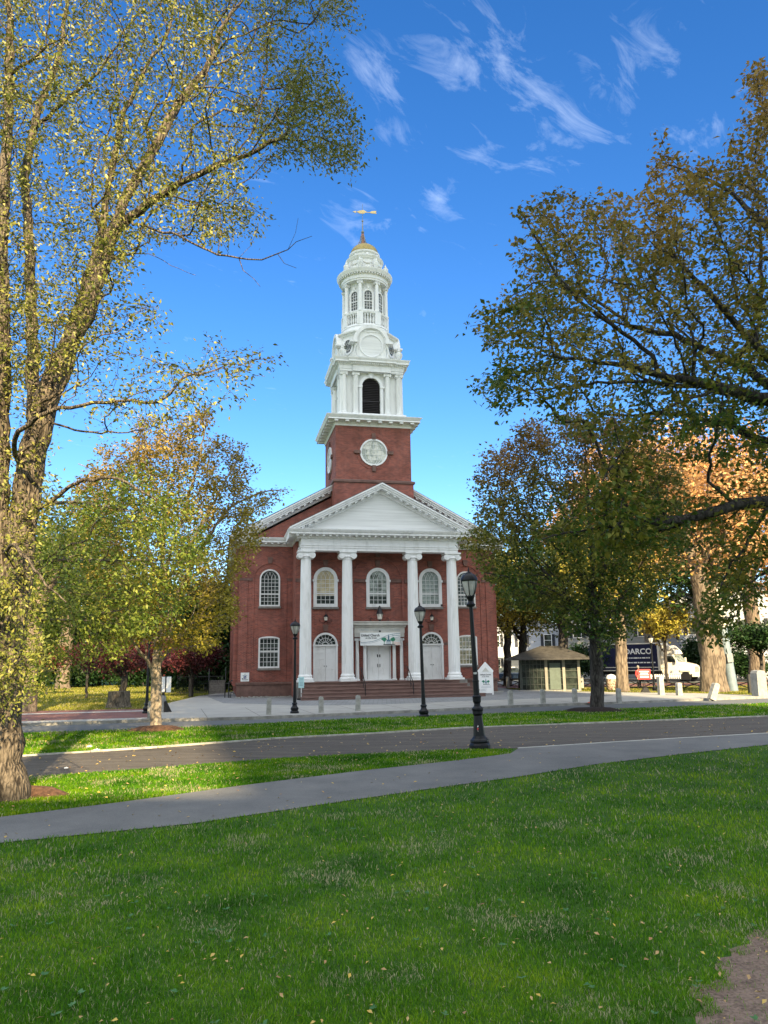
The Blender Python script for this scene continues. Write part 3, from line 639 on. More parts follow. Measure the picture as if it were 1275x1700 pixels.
def raking(xe, ze, xa, za, y_back, layers, name, par, mstep=.42, myd=None):
    # layers: (drop from top edge, thickness, y front); both slopes from (xe,ze) to apex (xa,za)
    mb = MB(); s = (za - ze) / (xa - xe); L = math.hypot(1, s)
    for (dr, tk, yf) in layers:
        d0, d1 = dr * L, (dr + tk) * L
        for sg in (-1, 1):
            X = lambda x: sg * x
            pts = [(X(xe), ze - d0), (X(xa), za - d0), (X(xa), za - d1), (X(xe), ze - d1)]
            mb.prism(pts, yf, y_back)
    o = mb.build(name, M['white'], par)
    if myd:
        mm = MB(); n = int(abs(xe - xa) / mstep); dr, hgt, y0, y1 = myd
        for k in range(1, n):
            for sg in (-1, 1):
                x = xe + (xa - xe) * k / n; z = ze + (za - ze) * k / n - dr * L; w = .085
                mm.prism([(sg * (x - w), z - s * w), (sg * (x + w), z + s * w), (sg * (x + w), z + s * w - hgt), (sg * (x - w), z - s * w - hgt)], y0, y1)
        mm.build('modillions', M['white'], par)
    return o
ax = 6.12; az = 10.93 + ax * .515
raking(-ax, 10.95, 0, az, yp + .5, [(0, .09, -1.14), (.09, .12, -1.06), (.21, .12, -.98), (.33, .12, -.60), (.45, .10, -.52)], 'pediment_cornice', church, myd=(.33, .11, -.93, -.58))
MB().prism([(-5.75, 10.885), (5.75, 10.885), (0, 10.885 + 5.75 * .50)], -.42, -.3).build('pediment', M['siding'], church)
gz = 10.9 + 9.85 * SL
raking(-9.85, 10.9, 0, gz, YW + .2, [(0, .1, YW - .72), (.1, .12, YW - .64), (.22, .12, YW - .56), (.34, .12, YW - .2), (.46, .1, YW - .12)], 'gable_cornice', church, myd=(.34, .11, YW - .52, YW - .18))
rf = MB()
for sg in (-1, 1):
    rf.prism([(sg * 9.9, 10.86), (sg * 9.9, 10.98), (0, gz + .06), (0, gz - .06)], YW - .6, YB + .6)
    rf.prism([(sg * 6.1, 10.96), (sg * 6.1, 11.0), (0, az + .05), (0, az - .02)], -1.1, YW)
rf.build('roof', M['slate'], church)
# wall lanterns with scrolled iron brackets
for (x, z, yy, s) in ((-3.5, 5.22, yp - .25, 1.0), (3.75, 5.22, yp - .25, 1.0), (.1, 5.35, yp - .42, 1.5)):
    e = empty('wall_lantern', (x, yy, z)); e.parent = church
    k = s
    MB().lathe([(.05 * k, -.16 * k), (.10 * k, -.12 * k), (.14 * k, .1 * k)], 0, 0, 6).build('glass', M['bulb'], e)
    hd = MB().lathe([(.17 * k, .10 * k), (.15 * k, .14 * k), (.05 * k, (.26 if s < 1.2 else .42) * k), (.02 * k, (.28 if s < 1.2 else .46) * k), (.015 * k, .36 * k)], 0, 0, 6)
    for q in range(6): a = 2 * math.pi * q / 6; hd.tube([(.06 * k * math.cos(a), .06 * k * math.sin(a), -.17 * k), (.15 * k * math.cos(a), .15 * k * math.sin(a), .11 * k)], .012 * k, 4)
    hd.lathe([(.0, -.24 * k), (.07 * k, -.16 * k), (.07 * k, -.14 * k)], 0, 0, 6)
    for sg in (-1, 1):
        pts = [(sg * k * (.02 + .35 * t), .12 * t, -.2 * k - .10 * k * math.sin(t * math.pi)) for t in np.linspace(0, 1, 8)] + [(sg * k * (.37 + .06 * math.sin(a)), .12, k * (-.2 + .06 - .06 * math.cos(a))) for a in np.linspace(.3, 4.4, 7)]
        hd.tube(pts, .014 * k, 4)
    hd.tube([(0, 0, .3 * k), (0, .12, .42 * k), (0, .22, .42 * k)], .012 * k, 4); hd.build('iron_frame', M['black_metal'] if s > 1.2 else M['black_iron'], e)
# ---------------- tower
TX, TH = .05, 2.73; TY = 2.0 + TH
def sq(h, cx=TX, cy=TY): return [(cx - h, cy + h), (cx - h, cy - h), (cx + h, cy - h), (cx + h, cy + h)]
def tower_face_box(h, z0, z1, nm):
    for (x0, x1, y0, y1, mm) in ((-h, h, -h, -h + .4, 'brick'), (-h, h, h - .4, h, 'brick'), (-h, -h + .4, -h + .41, h - .41, 'brick_side'), (h - .4, h, -h + .41, h - .41, 'brick_side')):
        MB().box(TX + x0, TX + x1, TY + y0, TY + y1, z0, z1).build(nm, M[mm], church)
tower_face_box(TH + .12, 11.1, 14.75, 'tower_base'); tower_face_box(TH, 14.95, 18.95, 'tower_wall')
MB().sweep([(-.1, 14.7), (.10, 14.7), (.22, 14.76), (.22, 14.9), (.06, 14.98), (-.1, 14.98)], sq(TH), True).build('string_course', M['brownstone'], church)
# round clock-like windows with stone keys
for (ang, cyx) in ((0, 0), (-90, 1), (90, 2)):
    cl = empty('round_window', (TX, TY, 17.0), R(ang)); cl.parent = church; y = -TH
    circ = lambda r, n=28: [(r * math.cos(2 * math.pi * i / n), r * math.sin(2 * math.pi * i / n)) for i in range(n)]
    MB().prism(circ(.93), y - .03, y + .1).build('pane', M['clock_glass'], cl)
    MB().ring(circ(1.0), circ(.88), y - .10, y + .02).build('frame', M['white'], cl)
    MB().ring(circ(1.26), circ(1.19), y - .03, y + .02).build('brick_ring', M['brick'] if ang == 0 else M['brick_side'], cl)
    kb = MB()
    for (a, b, c, d) in ((-.13, .13, .95, 1.4), (-.13, .13, -1.4, -.95), (-1.42, -.95, -.11, .11), (.95, 1.42, -.11, .11)): kb.box(a, b, y - .14, y + .02, c, d)
    kb.build('keystone', M['brownstone'], cl)
    b = MB()
    for q in (-.62, -.3, 0, .3, .62): b.tube([(q * math.cos(t) * 1.0, y - .05, .88 * math.sin(t)) for t in np.linspace(-math.pi / 2, math.pi / 2, 13)], .014, 4)
    for q in (-.55, -.2, .2, .55): w = .88 * math.sqrt(1 - q * q / .77); b.tube([(-w, y - .05, q), (w, y - .05, q)], .012, 4)
    b.build('muntins', M['white'], cl)
tc_ = MB().sweep([(-.2, 18.9), (.05, 18.9), (.08, 19.05), (.12, 19.07), (.12, 19.2), (.62, 19.22), (.56, 19.34), (.61, 19.36), (.72, 19.50), (.74, 19.56), (-.2, 19.62)], sq(TH), True)
tc_.box(TX - TH + .1, TX + TH - .1, TY - TH + .1, TY + TH - .1, 19.3, 19.615); tc_.build('tower_cornice', M['white'], church)
md = MB(); h = TH + .13
for (x0, y0, x1, y1) in ((TX - h + .1, TY - h, TX + h - .1, TY - h), (TX - h, TY + h - .1, TX - h, TY - h + .1), (TX + h, TY - h + .1, TX + h, TY + h - .1)): mods_line(x0, y0, x1, y1, 19.085, w=.26, h=.13, d=.42, step=.72)
md.build('modillions', M['white'], church)
# belfry
BH = 2.02
wa = arch_poly(TX, 20.0, 1.34, 2.2, .67)
MB().box(TX - 2.5, TX + 2.5, TY - 2.5, TY + 2.5, 19.60, 19.99).build('belfry_base', M['white'], church)
for ang in (0, 90, 180, 270):
    e = empty('belfry_side', (TX, TY, 0), R(ang)); e.parent = church
    wa = arch_poly(0, 20.0, 1.34, 2.2, .67)
    wall_holes([(-BH, 19.98), (BH, 19.98), (BH, 23.3), (-BH, 23.3)], [wa], -BH, .3, 'wall', M['white_old'], e)
    MB().ring(arch_poly(0, 19.99, 1.78, 2.2, .89), arch_poly(0, 19.99, 1.36, 2.2, .68), -BH - .1, -BH + .02).box(-1.0, -.66, -BH - .14, -BH, 22.08, 22.24).box(.66, 1.0, -BH - .14, -BH, 22.08, 22.24).prism([(-.12, 22.82), (.12, 22.82), (.2, 23.22), (-.2, 23.22)], -BH - .2, -BH).build('arch_trim', M['white'], e)
    lv = MB()
    for k in range(22):
        z = 20.03 + k * .131; wv = .66 if z < 22.2 else math.sqrt(max(.01, .66 ** 2 - (z - 22.2) ** 2)); lv.add([(-wv, -BH + .05, z), (wv, -BH + .05, z), (wv, -BH + .2, z + .1), (-wv, -BH + .2, z + .1), (-wv, -BH + .05, z + .025), (wv, -BH + .05, z + .025), (wv, -BH + .2, z + .125), (-wv, -BH + .2, z + .125)], [(0, 1, 2, 3), (7, 6, 5, 4), (0, 4, 5, 1), (3, 2, 6, 7)])
    lv.box(-.67, .67, -BH + .02, -BH + .1, 21.05, 21.13)
    lv.box(-.67, .67, -BH + .24, -BH + .26, 20, 22.87); lv.build('louvre', M['louvre'], e)
    for x in (-2.05, -1.18, 1.18, 2.05):
        cc = MB().lathe([(.27, 19.99), (.27, 20.1), (.21, 20.16), (.2, 20.6), (.18, 22.95)], x, -BH - .16, 14); ionic_cap(cc, x, -BH - .16, 22.93, .19); cc.build('belfry_column', M['white_old'], e, smooth=True)
be = MB().sweep([(-.3, 23.2), (.05, 23.2), (.05, 23.36), (.09, 23.37), (.09, 23.62), (.14, 23.64), (.17, 23.78), (.42, 23.80), (.42, 23.92), (.50, 24.06), (.52, 24.12), (-.3, 24.12)], sq(BH + .3), True)
for ang in (0, 90, 180, 270):
    n0 = len(be.v); be.box(-1.42, 1.42, -BH - .46, -BH - .3, 23.2, 23.66); be.sweep([(-.1, 23.66), (.1, 23.68), (.13, 23.80), (.34, 23.82), (.34, 23.93), (.42, 24.06), (.44, 24.135), (-.1, 24.135)], [(-1.42, -BH - .2), (-1.42, -BH - .46), (1.42, -BH - .46), (1.42, -BH - .2)])
    be.xform(Matrix.Translation((TX, TY, 0)) @ Matrix.Rotation(R(ang), 4, 'Z'), n0)
be.box(TX - BH, TX + BH, TY - BH, TY + BH, 23.9, 24.11); be.build('belfry_cornice', M['white'], church)
md = MB()
for ang in (0, 90, 270):
    n0 = len(md.v)
    for k in range(33): x = -2.5 + k * .156; yb = -BH - .55 if abs(x) < 1.5 else -BH - .45; md.box(x - .04, x + .04, yb - .12, yb, 23.70, 23.785)
    md.xform(Matrix.Translation((TX, TY, 0)) @ Matrix.Rotation(R(ang), 4, 'Z'), n0)
md.build('dentils', M['white'], church)
# clock stage: square with cut corners, arched gables and oval windows
def octp(h, c): return [(TX - h, TY + c), (TX - h, TY - c), (TX - c, TY - h), (TX + c, TY - h), (TX + h, TY - c), (TX + h, TY + c), (TX + c, TY + h), (TX - c, TY + h)]
MB().prism(octp(2.05, 1.15), 24.11, 26.35, 'z').build('clock_stage', M['white_old'], church)
cs_ = MB().sweep([(-.1, 24.12), (.1, 24.12), (.1, 24.3), (.04, 24.36), (-.1, 24.36)], octp(2.05, 1.15), True)
cs_.sweep([(-.1, 26.22), (.06, 26.22), (.10, 26.32), (.26, 26.36), (.28, 26.46), (-.1, 26.5)], octp(2.05, 1.15), True)
cs_.build('stage_cornice', M['white'], church)
for ang in (0, 90, 180, 270):
    e = empty('clock_face', (TX, TY, 0), R(ang)); e.parent = church; y = -2.05
    arc = lambda r, n=16, e_=1.0: [(r * math.cos(math.pi * i / n), 25.55 + r * e_ * math.sin(math.pi * i / n)) for i in range(n + 1)]
    g = MB(); g.prism([(1.1, 24.2)] + arc(1.1) + [(-1.1, 24.2)], y - .22, y + .1); g.build('gable', M['white_old'], e)
    MB().ring(arc(1.36), arc(1.10), y - .38, y + .5, closed=False).ring(arc(1.30), arc(1.04), y - .30, y, closed=False).box(-1.62, -1.06, y - .5, y + .2, 25.43, 25.55).box(1.06, 1.62, y - .5, y + .2, 25.43, 25.55).box(-1.36, -1.06, y - .36, y, 24.2, 24.36).box(1.06, 1.36, y - .36, y, 24.2, 24.36).build('arch_cornice', M['white'], e)
    ci = lambda r, n=28: [(r * math.cos(2 * math.pi * i / n), 25.3 + r * math.sin(2 * math.pi * i / n)) for i in range(n)]
    MB().ring(ci(.90), ci(.80), y - .29, y - .2).build('ring', M['white'], e); MB().prism(ci(.8), y - .24, y - .2).build('blank_dial', M['siding'], e)
    for sg in (-1, 1): MB().tube([(sg * (1.13 + .14 * math.sin(t * 3.0)), y - .28, 25.4 - t * 1.1) for t in np.linspace(0, 1, 9)], [.09 - .03 * math.sin(t * 3) for t in np.linspace(0, 1, 9)], 6).build('scroll', M['white_old'], e, smooth=True)
    MB().prism([(p[0] * 1.0, p[1]) for p in arc(1.33)], y - .05, y + 1.1).build('arch_roof', M['white_old'], e)
for ang in (45, 135, 225, 315):
    e = empty('oval_window', (TX, TY, 25.38), R(ang)); e.parent = church
    y = -(2.05 + 1.15) / math.sqrt(2); el = lambda a, b, n=24: [(a * math.cos(2 * math.pi * i / n), b * math.sin(2 * math.pi * i / n)) for i in range(n)]
    MB().prism(el(.36, .52), y - .03, y + .02).build('pane', M['glass_dark'], e); MB().ring(el(.5, .66), el(.36, .52), y - .09, y + .02).build('frame', M['white'], e)
    b = MB(); b.tube([(.2 * math.cos(t), y - .05, .3 * math.sin(t)) for t in np.linspace(0, 2 * math.pi, 17)], .014, 4)
    for a in range(8): t = a * math.pi / 4; b.tube([(.2 * math.cos(t), y - .05, .3 * math.sin(t)), (.36 * math.cos(t), y - .05, .52 * math.sin(t))], .012, 4)
    b.tube([(0, y - .05, -.3), (0, y - .05, .3)], .012, 4); b.build('muntins', M['white'], e)
def urn(x, y, z, s):
    MB().lathe([(.17 * s, 0), (.17 * s, .08 * s), (.06 * s, .14 * s), (.06 * s, .2 * s), (.2 * s, .36 * s), (.25 * s, .52 * s), (.24 * s, .64 * s), (.17 * s, .70 * s), (.11 * s, .74 * s), (.14 * s, .8 * s), (.05 * s, .95 * s), (.02 * s, 1.08 * s)], x, y, 12, z).build('urn', M['white_old'], church, smooth=True)
for (x, y) in ((-2.12, -2.12), (2.12, -2.12), (-2.12, 2.12), (2.12, 2.12)): urn(TX + x, TY + y, 24.12, 1.15)
# drum
DX = TX - .02
MB().lathe([(2.1, 26.4), (1.9, 26.7), (1.82, 27.0), (1.80, 27.15), (1.0, 27.16)], DX, TY, 32).build('drum_skirt', M['white'], church, smooth=True)
MB().lathe([(1.36, 27.1), (1.36, 31.0)], DX, TY, 48, cap=False).build('drum_wall', M['white_old'], church, smooth=True)
bl = MB(); bl.lathe([(1.58, 28.15), (1.80, 28.17), (1.84, 28.3), (1.56, 28.34)], DX, TY, 40); bl.lathe([(1.58, 27.15), (1.84, 27.16), (1.80, 27.32), (1.6, 27.33)], DX, TY, 40)
a0 = R(-90 + 22.5)
for k in range(8):
    a = a0 + k * math.pi / 4; n0 = len(bl.v); bl.box(1.55, 1.83, -.24, .24, 27.3, 28.34); bl.xform(Matrix.Translation((DX, TY, 0)) @ Matrix.Rotation(a, 4, 'Z'), n0)
    for q in range(4):
        b = a + math.pi / 4 * (.27 + q * .155); bl.lathe([(.07, 27.32), (.03, 27.42), (.075, 27.62), (.035, 27.95), (.07, 28.16)], DX + 1.7 * math.cos(b), TY + 1.7 * math.sin(b), 8)
bl.build('balustrade', M['white'], church, smooth=True)
for k in range(8):
    a = a0 + k * math.pi / 4; x, y = DX + 1.66 * math.cos(a), TY + 1.66 * math.sin(a)
    c = MB().lathe([(.22, 28.34), (.22, 28.44), (.16, 28.5), (.155, 29), (.135, 30.6)], x, y, 14); n0 = len(c.v); ionic_cap(c, 0, 0, 30.6, .15)
    c.xform(Matrix.Translation((x, y, 0)) @ Matrix.Rotation(a + math.pi / 2, 4, 'Z'), n0); c.build('drum_column', M['white'], church, smooth=True)
    e = empty('drum_window', (DX, TY, 0), a + math.pi / 8 + math.pi / 2); e.parent = church; y = -1.34
    MB().prism(arch_poly(0, 28.62, .62, 1.25, .3), y - .03, y + .1).build('pane', M['glass_dark'], e)
    MB().ring(arch_poly(0, 28.5, .9, 1.37, .45), arch_poly(0, 28.62, .58, 1.25, .29), y - .09, y + .06).box(-.5, .5, y - .14, y, 28.40, 28.5).prism([(-.06, 30.28), (.06, 30.28), (.09, 30.5), (-.09, 30.5)], y - .13, y).build('frame', M['white'], e)
    b = MB()
    for q in (-.1, .1): b.box(q - .014, q + .014, y - .06, y - .03, 28.62, 30.05)
    for q in range(1, 6): b.box(-.29, .29, y - .058, y - .032, 28.62 + q * .24, 28.645 + q * .24)
    b.box(-.29, .29, y - .075, y - .03, 29.28, 29.33); b.build('muntins', M['white'], e)
MB().lathe([(1.30, 30.86), (1.78, 30.88), (1.80, 31.02), (1.84, 31.03), (1.84, 31.3), (1.88, 31.32), (1.90, 31.42), (2.06, 31.44), (2.10, 31.56), (2.18, 31.68), (2.18, 31.74), (1.4, 31.95), (1.0, 31.96)], DX, TY, 48).build('drum_cornice', M['white'], church, smooth=True)
dn = MB()
for k in range(56):
    a = k * 2 * math.pi / 56; n0 = len(dn.v); dn.box(1.88, 2.03, -.045, .045, 31.33, 31.43); dn.xform(Matrix.Translation((DX, TY, 0)) @ Matrix.Rotation(a, 4, 'Z'), n0)
dn.build('dentils', M['white'], church)
at = MB().lathe([(1.42, 31.9), (1.42, 32.02), (1.32, 32.06), (1.32, 32.86), (1.40, 32.9), (1.44, 33.0), (1.50, 33.08), (1.50, 33.14), (1.15, 33.22), (1.08, 33.24), (1.06, 33.6)], DX, TY, 48)
for k in range(8):
    a = a0 + k * math.pi / 4; n0 = len(at.v); at.box(1.3, 1.38, -.14, .14, 32.06, 32.88); at.xform(Matrix.Translation((DX, TY, 0)) @ Matrix.Rotation(a, 4, 'Z'), n0)
at.build('attic', M['white_old'], church, smooth=True)
sg_ = MB()
for k in range(8):
    a = a0 + k * math.pi / 4
    pts = [(DX + 1.34 * math.cos(a + math.pi / 4 * t), TY + 1.34 * math.sin(a + math.pi / 4 * t), 32.7 - .22 * math.sin(math.pi * t)) for t in np.linspace(.16, .84, 9)]
    sg_.tube(pts, [.02, .03, .045, .055, .06, .055, .045, .03, .02], 5)
sg_.build('swag', M['cream'], church)
for k in range(8): a = a0 + k * math.pi / 4; urn(DX + 1.66 * math.cos(a), TY + 1.66 * math.sin(a), 31.82, .95)
for k in range(8): a = a0 + math.pi / 8 + k * math.pi / 4; MB().lathe([(.02, -.1), (.08, -.08), (.115, 0), (.08, .08), (.02, .1)], DX + 1.18 * math.cos(a), TY + 1.18 * math.sin(a), 10, 33.35).build('ball_ornament', M['white'], church, smooth=True)
MB().lathe([(1.06, 33.55), (1.2, 33.6), (1.22, 33.72), (1.14, 33.76)], DX, TY, 48).build('dome_ring', M['white'], church, smooth=True)
MB().lathe([(1.13 * math.cos(t), 33.74 + .98 * math.sin(t)) for t in np.linspace(0, 1.45, 12)], DX, TY, 40).build('dome', M['gold'], church, smooth=True)
VX = DX - .12
MB().lathe([(.2, 34.62), (.27, 34.7), (.2, 34.8), (.16, 34.95), (.10, 35.2), (.13, 35.5), (.12, 35.65), (.04, 35.72)], VX, TY, 12).build('finial', M['copper'], church, smooth=True)
fs_ = MB()
for k in range(6):
    a = k * math.pi / 3; fs_.tube([(VX + r_ * math.cos(a), TY + r_ * math.sin(a), z) for (r_, z) in ((.34, 34.66), (.36, 34.9), (.28, 34.98), (.24, 34.85), (.2, 35.2), (.14, 35.5))], .03, 5)
fs_.lathe([(.02, 35.68), (.12, 35.78), (.13, 35.88), (.05, 35.98), (.045, 36.6), (.03, 36.62), (.03, 36.72), (.075, 36.76), (.075, 36.86), (.02, 36.9), (.015, 38.3)], VX, TY, 10); fs_.build('spire_rod', M['lead'], church, smooth=True)
wv = MB(); wy = TY; zz = 37.6
wv.box(VX - .75, VX + .95, wy - .015, wy + .015, zz - .02, zz + .02)
wv.prism([(VX - .8, zz), (VX - .55, zz + .09), (VX - .55, zz - .09)], wy - .02, wy + .02)
wv.prism([(VX + .55, zz - .02), (VX + .75, zz + .12), (VX + 1.15, zz + .16), (VX + 1.1, zz), (VX + 1.15, zz - .08), (VX + .75, zz - .08)], wy - .02, wy + .02)
wv.prism([(VX - .5, zz + .02), (VX - .2, zz + .14), (VX + .1, zz + .19), (VX + .35, zz + .05), (VX + .1, zz - .13), (VX - .25, zz - .12)], wy - .02, wy + .02)
wv.xform(Matrix.Translation((VX, wy, zz)) @ Matrix.Rotation(R(-4), 4, 'Y') @ Matrix.Translation((-VX, -wy, -zz)))
wv.build('weather_vane', mat('gilded_vane', (.62, .48, .22), .4, metal=.7), church)
# handrails on the steps
for x in (-1.5, 1.55):
    h = MB(); h.tube([(x, -2.35, .12), (x, -2.35, 1.0), (x, -.9, 2.02), (x, -.55, 2.02)], .025, 6); h.tube([(x, -.9, 1.1), (x, -.9, 2.0)], .02, 6); h.tube([(x, -1.6, .6), (x, -1.6, 1.5)], .015, 6)
    h.tube([(x, -2.35, .55), (x, -.9, 1.6)], .015, 6)
    h.build('handrail', M['black_iron'], church)
# ------------------------------------------------------------------ town buildings behind the photographer (they cast the evening shade over the green)
ca, sa = math.cos(SUN_AZ), math.sin(SUN_AZ)
def office(name, x0, x1, y0, y1, h, rot, label, wallm):
    e = empty(name, (0, 0, 0), 0, label, 'office building'); e['kind'] = 'structure'
    P = lambda u, v: (u * ca - v * -sa * -1, v)
    cx, cy = (x0 + x1) / 2, (y0 + y1) / 2; w, d = (x1 - x0), (y1 - y0)
    e.location = (cx, cy, 0); e.rotation_euler = (0, 0, rot)
    MB().box(-w / 2, w / 2, -d / 2, d / 2, 0, h).box(-w / 2 - .3, w / 2 + .3, -d / 2 - .3, d / 2 + .3, h, h + .8).build('wall', wallm, e)
    g = MB(); n = int(h // 3.6)
    for k in range(n):
        z = 1.2 + k * 3.6
        for i in range(int(w // 2.4)):
            x = -w / 2 + .7 + i * 2.4; g.box(x, x + 1.6, d / 2 - .05, d / 2 + .03, z, z + 1.9)
    g.build('windows', M['glass_dark'], e); return e
conc_b = mat('pale_concrete_wall', (.50, .46, .40), .8)
DT = 70.0
def edge_x(px, py, y): return px - (y - py) * math.tan(SUN_AZ)          # follow a shadow edge back towards the sun
xl, xr = edge_x(-1.2, 17.5, -DT), edge_x(14.6, 53, -DT)
office('office_tower', xl + .5, xr + .5, -DT - 16, -DT, 38.5 + (DT + 57) / ca * math.tan(SUN_EL), SUN_AZ, 'tall office tower behind the photographer whose shadow covers the church', conc_b)
BD = 34.0
office('town_building', -7, 16.5, -BD - 12, -BD, (BD + 12.6) / ca * math.tan(SUN_EL), 0, 'long brick town building behind the photographer', M['brick'])

# ------------------------------------------------------------------ trees
def in_poly(P, poly):
    x, y = P[:, 0], P[:, 1]; c = np.zeros(len(P), bool); n = len(poly)
    for i in range(n):
        x0, y0 = poly[i]; x1, y1 = poly[(i + 1) % n]
        k = ((y0 > y) != (y1 > y)) & (x < (x1 - x0) * (y - y0) / ((y1 - y0) if y1 != y0 else 1e-9) + x0); c ^= k
    return c
def sample_crown(rng, poly, n, Yc, Rd, flat_=.2):
    # targets inside a crown given by its outline as seen from the path and its depth range
    poly = np.array(poly, float); lo, hi = poly.min(0), poly.max(0); out = []
    cen = poly.mean(0); mx = np.linalg.norm(poly - cen, axis=1).max()
    while len(out) < n:
        q = rng.uniform(lo, hi, (n, 2)); q = q[in_poly(q, poly)]
        for p in q:
            t = np.linalg.norm(p - cen) / mx
            Y = Yc + Rd * math.sqrt(max(flat_, 1 - t * t)) * rng.uniform(-1, 1); out.append(atY(p[0], p[1], Y))
            if len(out) >= n: break
    return np.array(out)
def sample_ell(rng, c, r, n, shell=.35):
    d = rng.normal(size=(n, 3)); d /= np.linalg.norm(d, axis=1)[:, None]; q = rng.uniform(shell ** 3, 1, n) ** (1 / 3)
    return np.array(c) + d * q[:, None] * np.array(r)
def grow(rng, limbs, targets, bf=.35, step=.3, jit=.05, droop=.0, up=.0):
    # limbs: list of (points, radii or None); first begins at the root. returns P, parent, rmin
    P, par, rmin, pl = [], [], [], []
    for li, (pts, rad) in enumerate(limbs):
        pts = np.array(pts, float)
        # resample with a smooth curve
        d = np.r_[0, np.cumsum(np.linalg.norm(np.diff(pts, axis=0), axis=1))]; n = max(2, int(d[-1] / step)); t = np.linspace(0, d[-1], n + 1)
        q = np.c_[[np.interp(t, d, pts[:, k]) for k in range(3)]].T
        for _ in range(2): q[1:-1] = (q[:-2] + 2 * q[1:-1] + q[2:]) / 4
        q[1:-1] += rng.normal(0, jit * .5, q[1:-1].shape)
        rr = np.interp(t, d, rad) if rad is not None else np.zeros(n + 1)
        if li == 0: P.append(q[0]); par.append(-1); rmin.append(rr[0]); pl.append(0.); last = 0
        else:
            D = np.linalg.norm(np.array(P) - q[0], axis=1); last = int(D.argmin())
        for k in range(1, n + 1):
            P.append(q[k]); par.append(last); rmin.append(rr[k]); pl.append(pl[last] + np.linalg.norm(q[k] - P[last])); last = len(P) - 1
    cap = len(P) + int(len(targets) * 14) + 200
    A = np.zeros((cap, 3)); A[:len(P)] = P; L = np.zeros(cap); L[:len(P)] = pl; N = len(P)
    dirs = np.zeros((cap, 3))
    for i in range(1, N):
        v = A[i] - A[par[i]]; dirs[i] = v / (np.linalg.norm(v) + 1e-9)
    base = A[0]; first = 3
    trunk_n = max(1, int(N * .0))
    order = np.argsort(np.min(np.linalg.norm(targets[:, None, :] - A[None, :N:4, :], axis=2), axis=1)) if N < 4000 else np.argsort(np.linalg.norm(targets - base, axis=1))
    for ti in order:
        t = targets[ti]; dv = t - A[:N]; D = np.linalg.norm(dv, axis=1)
        cosb = (dv * dirs[:N]).sum(1) / (D + 1e-6)
        cost = D * (1 + .35 * (1 - cosb)) + bf * L[:N]
        cost[:first] += 50
        j = int(cost.argmin()); dist = D[j]
        if dist < .12: continue
        n = int(min(12, max(2, round(dist / step)))); p0 = A[j]; c = p0 + dirs[j] * dist * .38 + np.array([0, 0, up * dist]); tt = t + np.array([0, 0, -droop * dist])
        last = j
        for k in range(1, n + 1):
            s = k / n; q = (1 - s) ** 2 * p0 + 2 * s * (1 - s) * c + s * s * tt + (rng.normal(0, jit, 3) if k < n else 0)
            if N >= cap: break
            A[N] = q; par.append(last); rmin.append(0.); L[N] = L[last] + np.linalg.norm(q - A[last]); v = q - A[last]; dirs[N] = v / (np.linalg.norm(v) + 1e-9); last = N; N += 1
    return A[:N], np.array(par), np.array(rmin), dirs[:N]
def radii(P, par, rmin, rtip, R0, p=None):
    N = len(P); cnt = np.zeros(N); has = np.zeros(N, bool)
    has[par[par >= 0]] = True; cnt[~has] = 1
    for i in range(N - 1, 0, -1): cnt[par[i]] += cnt[i]
    if p is None: p = math.log(R0 / rtip) / math.log(max(2, cnt[0]))
    r = rtip * cnt ** p; return np.maximum(r, rmin), cnt
def wood_mesh(name, P, par, r, m, parent, rcut=0., ridges=0, rng=None, flare=None):
    N = len(P); ch = [[] for _ in range(N)]
    for i in range(1, N): ch[par[i]].append(i)
    V, F = [], []; nv = 0
    stack = [(0, None)]; done = 0
    while stack:
        s, frm = stack.pop(); chain = [s]; cur = s
        while ch[cur]:
            k = max(ch[cur], key=lambda q: r[q])
            for q in ch[cur]:
                if q != k: stack.append((q, cur))
            chain.append(k); cur = k
        pts = [P[i] for i in chain]; rs = [r[i] for i in chain]
        if frm is not None: pts = [P[frm]] + pts; rs = [min(r[frm], rs[0] * 1.25)] + rs
        if len(pts) < 2 or max(rs) < rcut: continue
        big = max(rs); n = 4 if big < .02 else (5 if big < .05 else (8 if big < .18 else (12 if big < .4 else 28)))
        pts = np.array(pts); T = np.zeros_like(pts); T[1:-1] = pts[2:] - pts[:-2]; T[0] = pts[1] - pts[0]; T[-1] = pts[-1] - pts[-2]; T /= np.linalg.norm(T, axis=1)[:, None] + 1e-9
        up = np.array([0., 0, 1]) if abs(T[0][2]) < .9 else np.array([1., 0, 0]); ang = np.arange(n) * 2 * math.pi / n; ca_, sa_ = np.cos(ang), np.sin(ang)
        b0 = nv
        for i in range(len(pts)):
            a = np.cross(T[i], up); a /= np.linalg.norm(a) + 1e-9; b = np.cross(a, T[i]); up = b
            k = np.full(n, rs[i])
            if n >= 12:
                k = k * (1 + .05 * np.sin(ang * 3 + pts[i][2] * .7) + .03 * np.sin(ang * 5 - pts[i][2] * 1.3))
                if flare is not None:
                    h = pts[i][2]; k = k * (1 + flare * math.exp(-max(0, h) / .55) * (.75 + .35 * np.sin(ang * 4 + 1) + .2 * np.sin(ang * 7)))
            V.append(pts[i] + (ca_[:, None] * a + sa_[:, None] * b) * k[:, None]); nv += n
            if i: 
                o, q = b0 + (i - 1) * n, b0 + i * n; idx = np.arange(n); nx = (idx + 1) % n
                F.append(np.c_[o + idx, o + nx, q + nx, q + idx])
    return np_mesh(name, np.vstack(V), 4, m, parent, smooth=True, F=np.vstack(F))
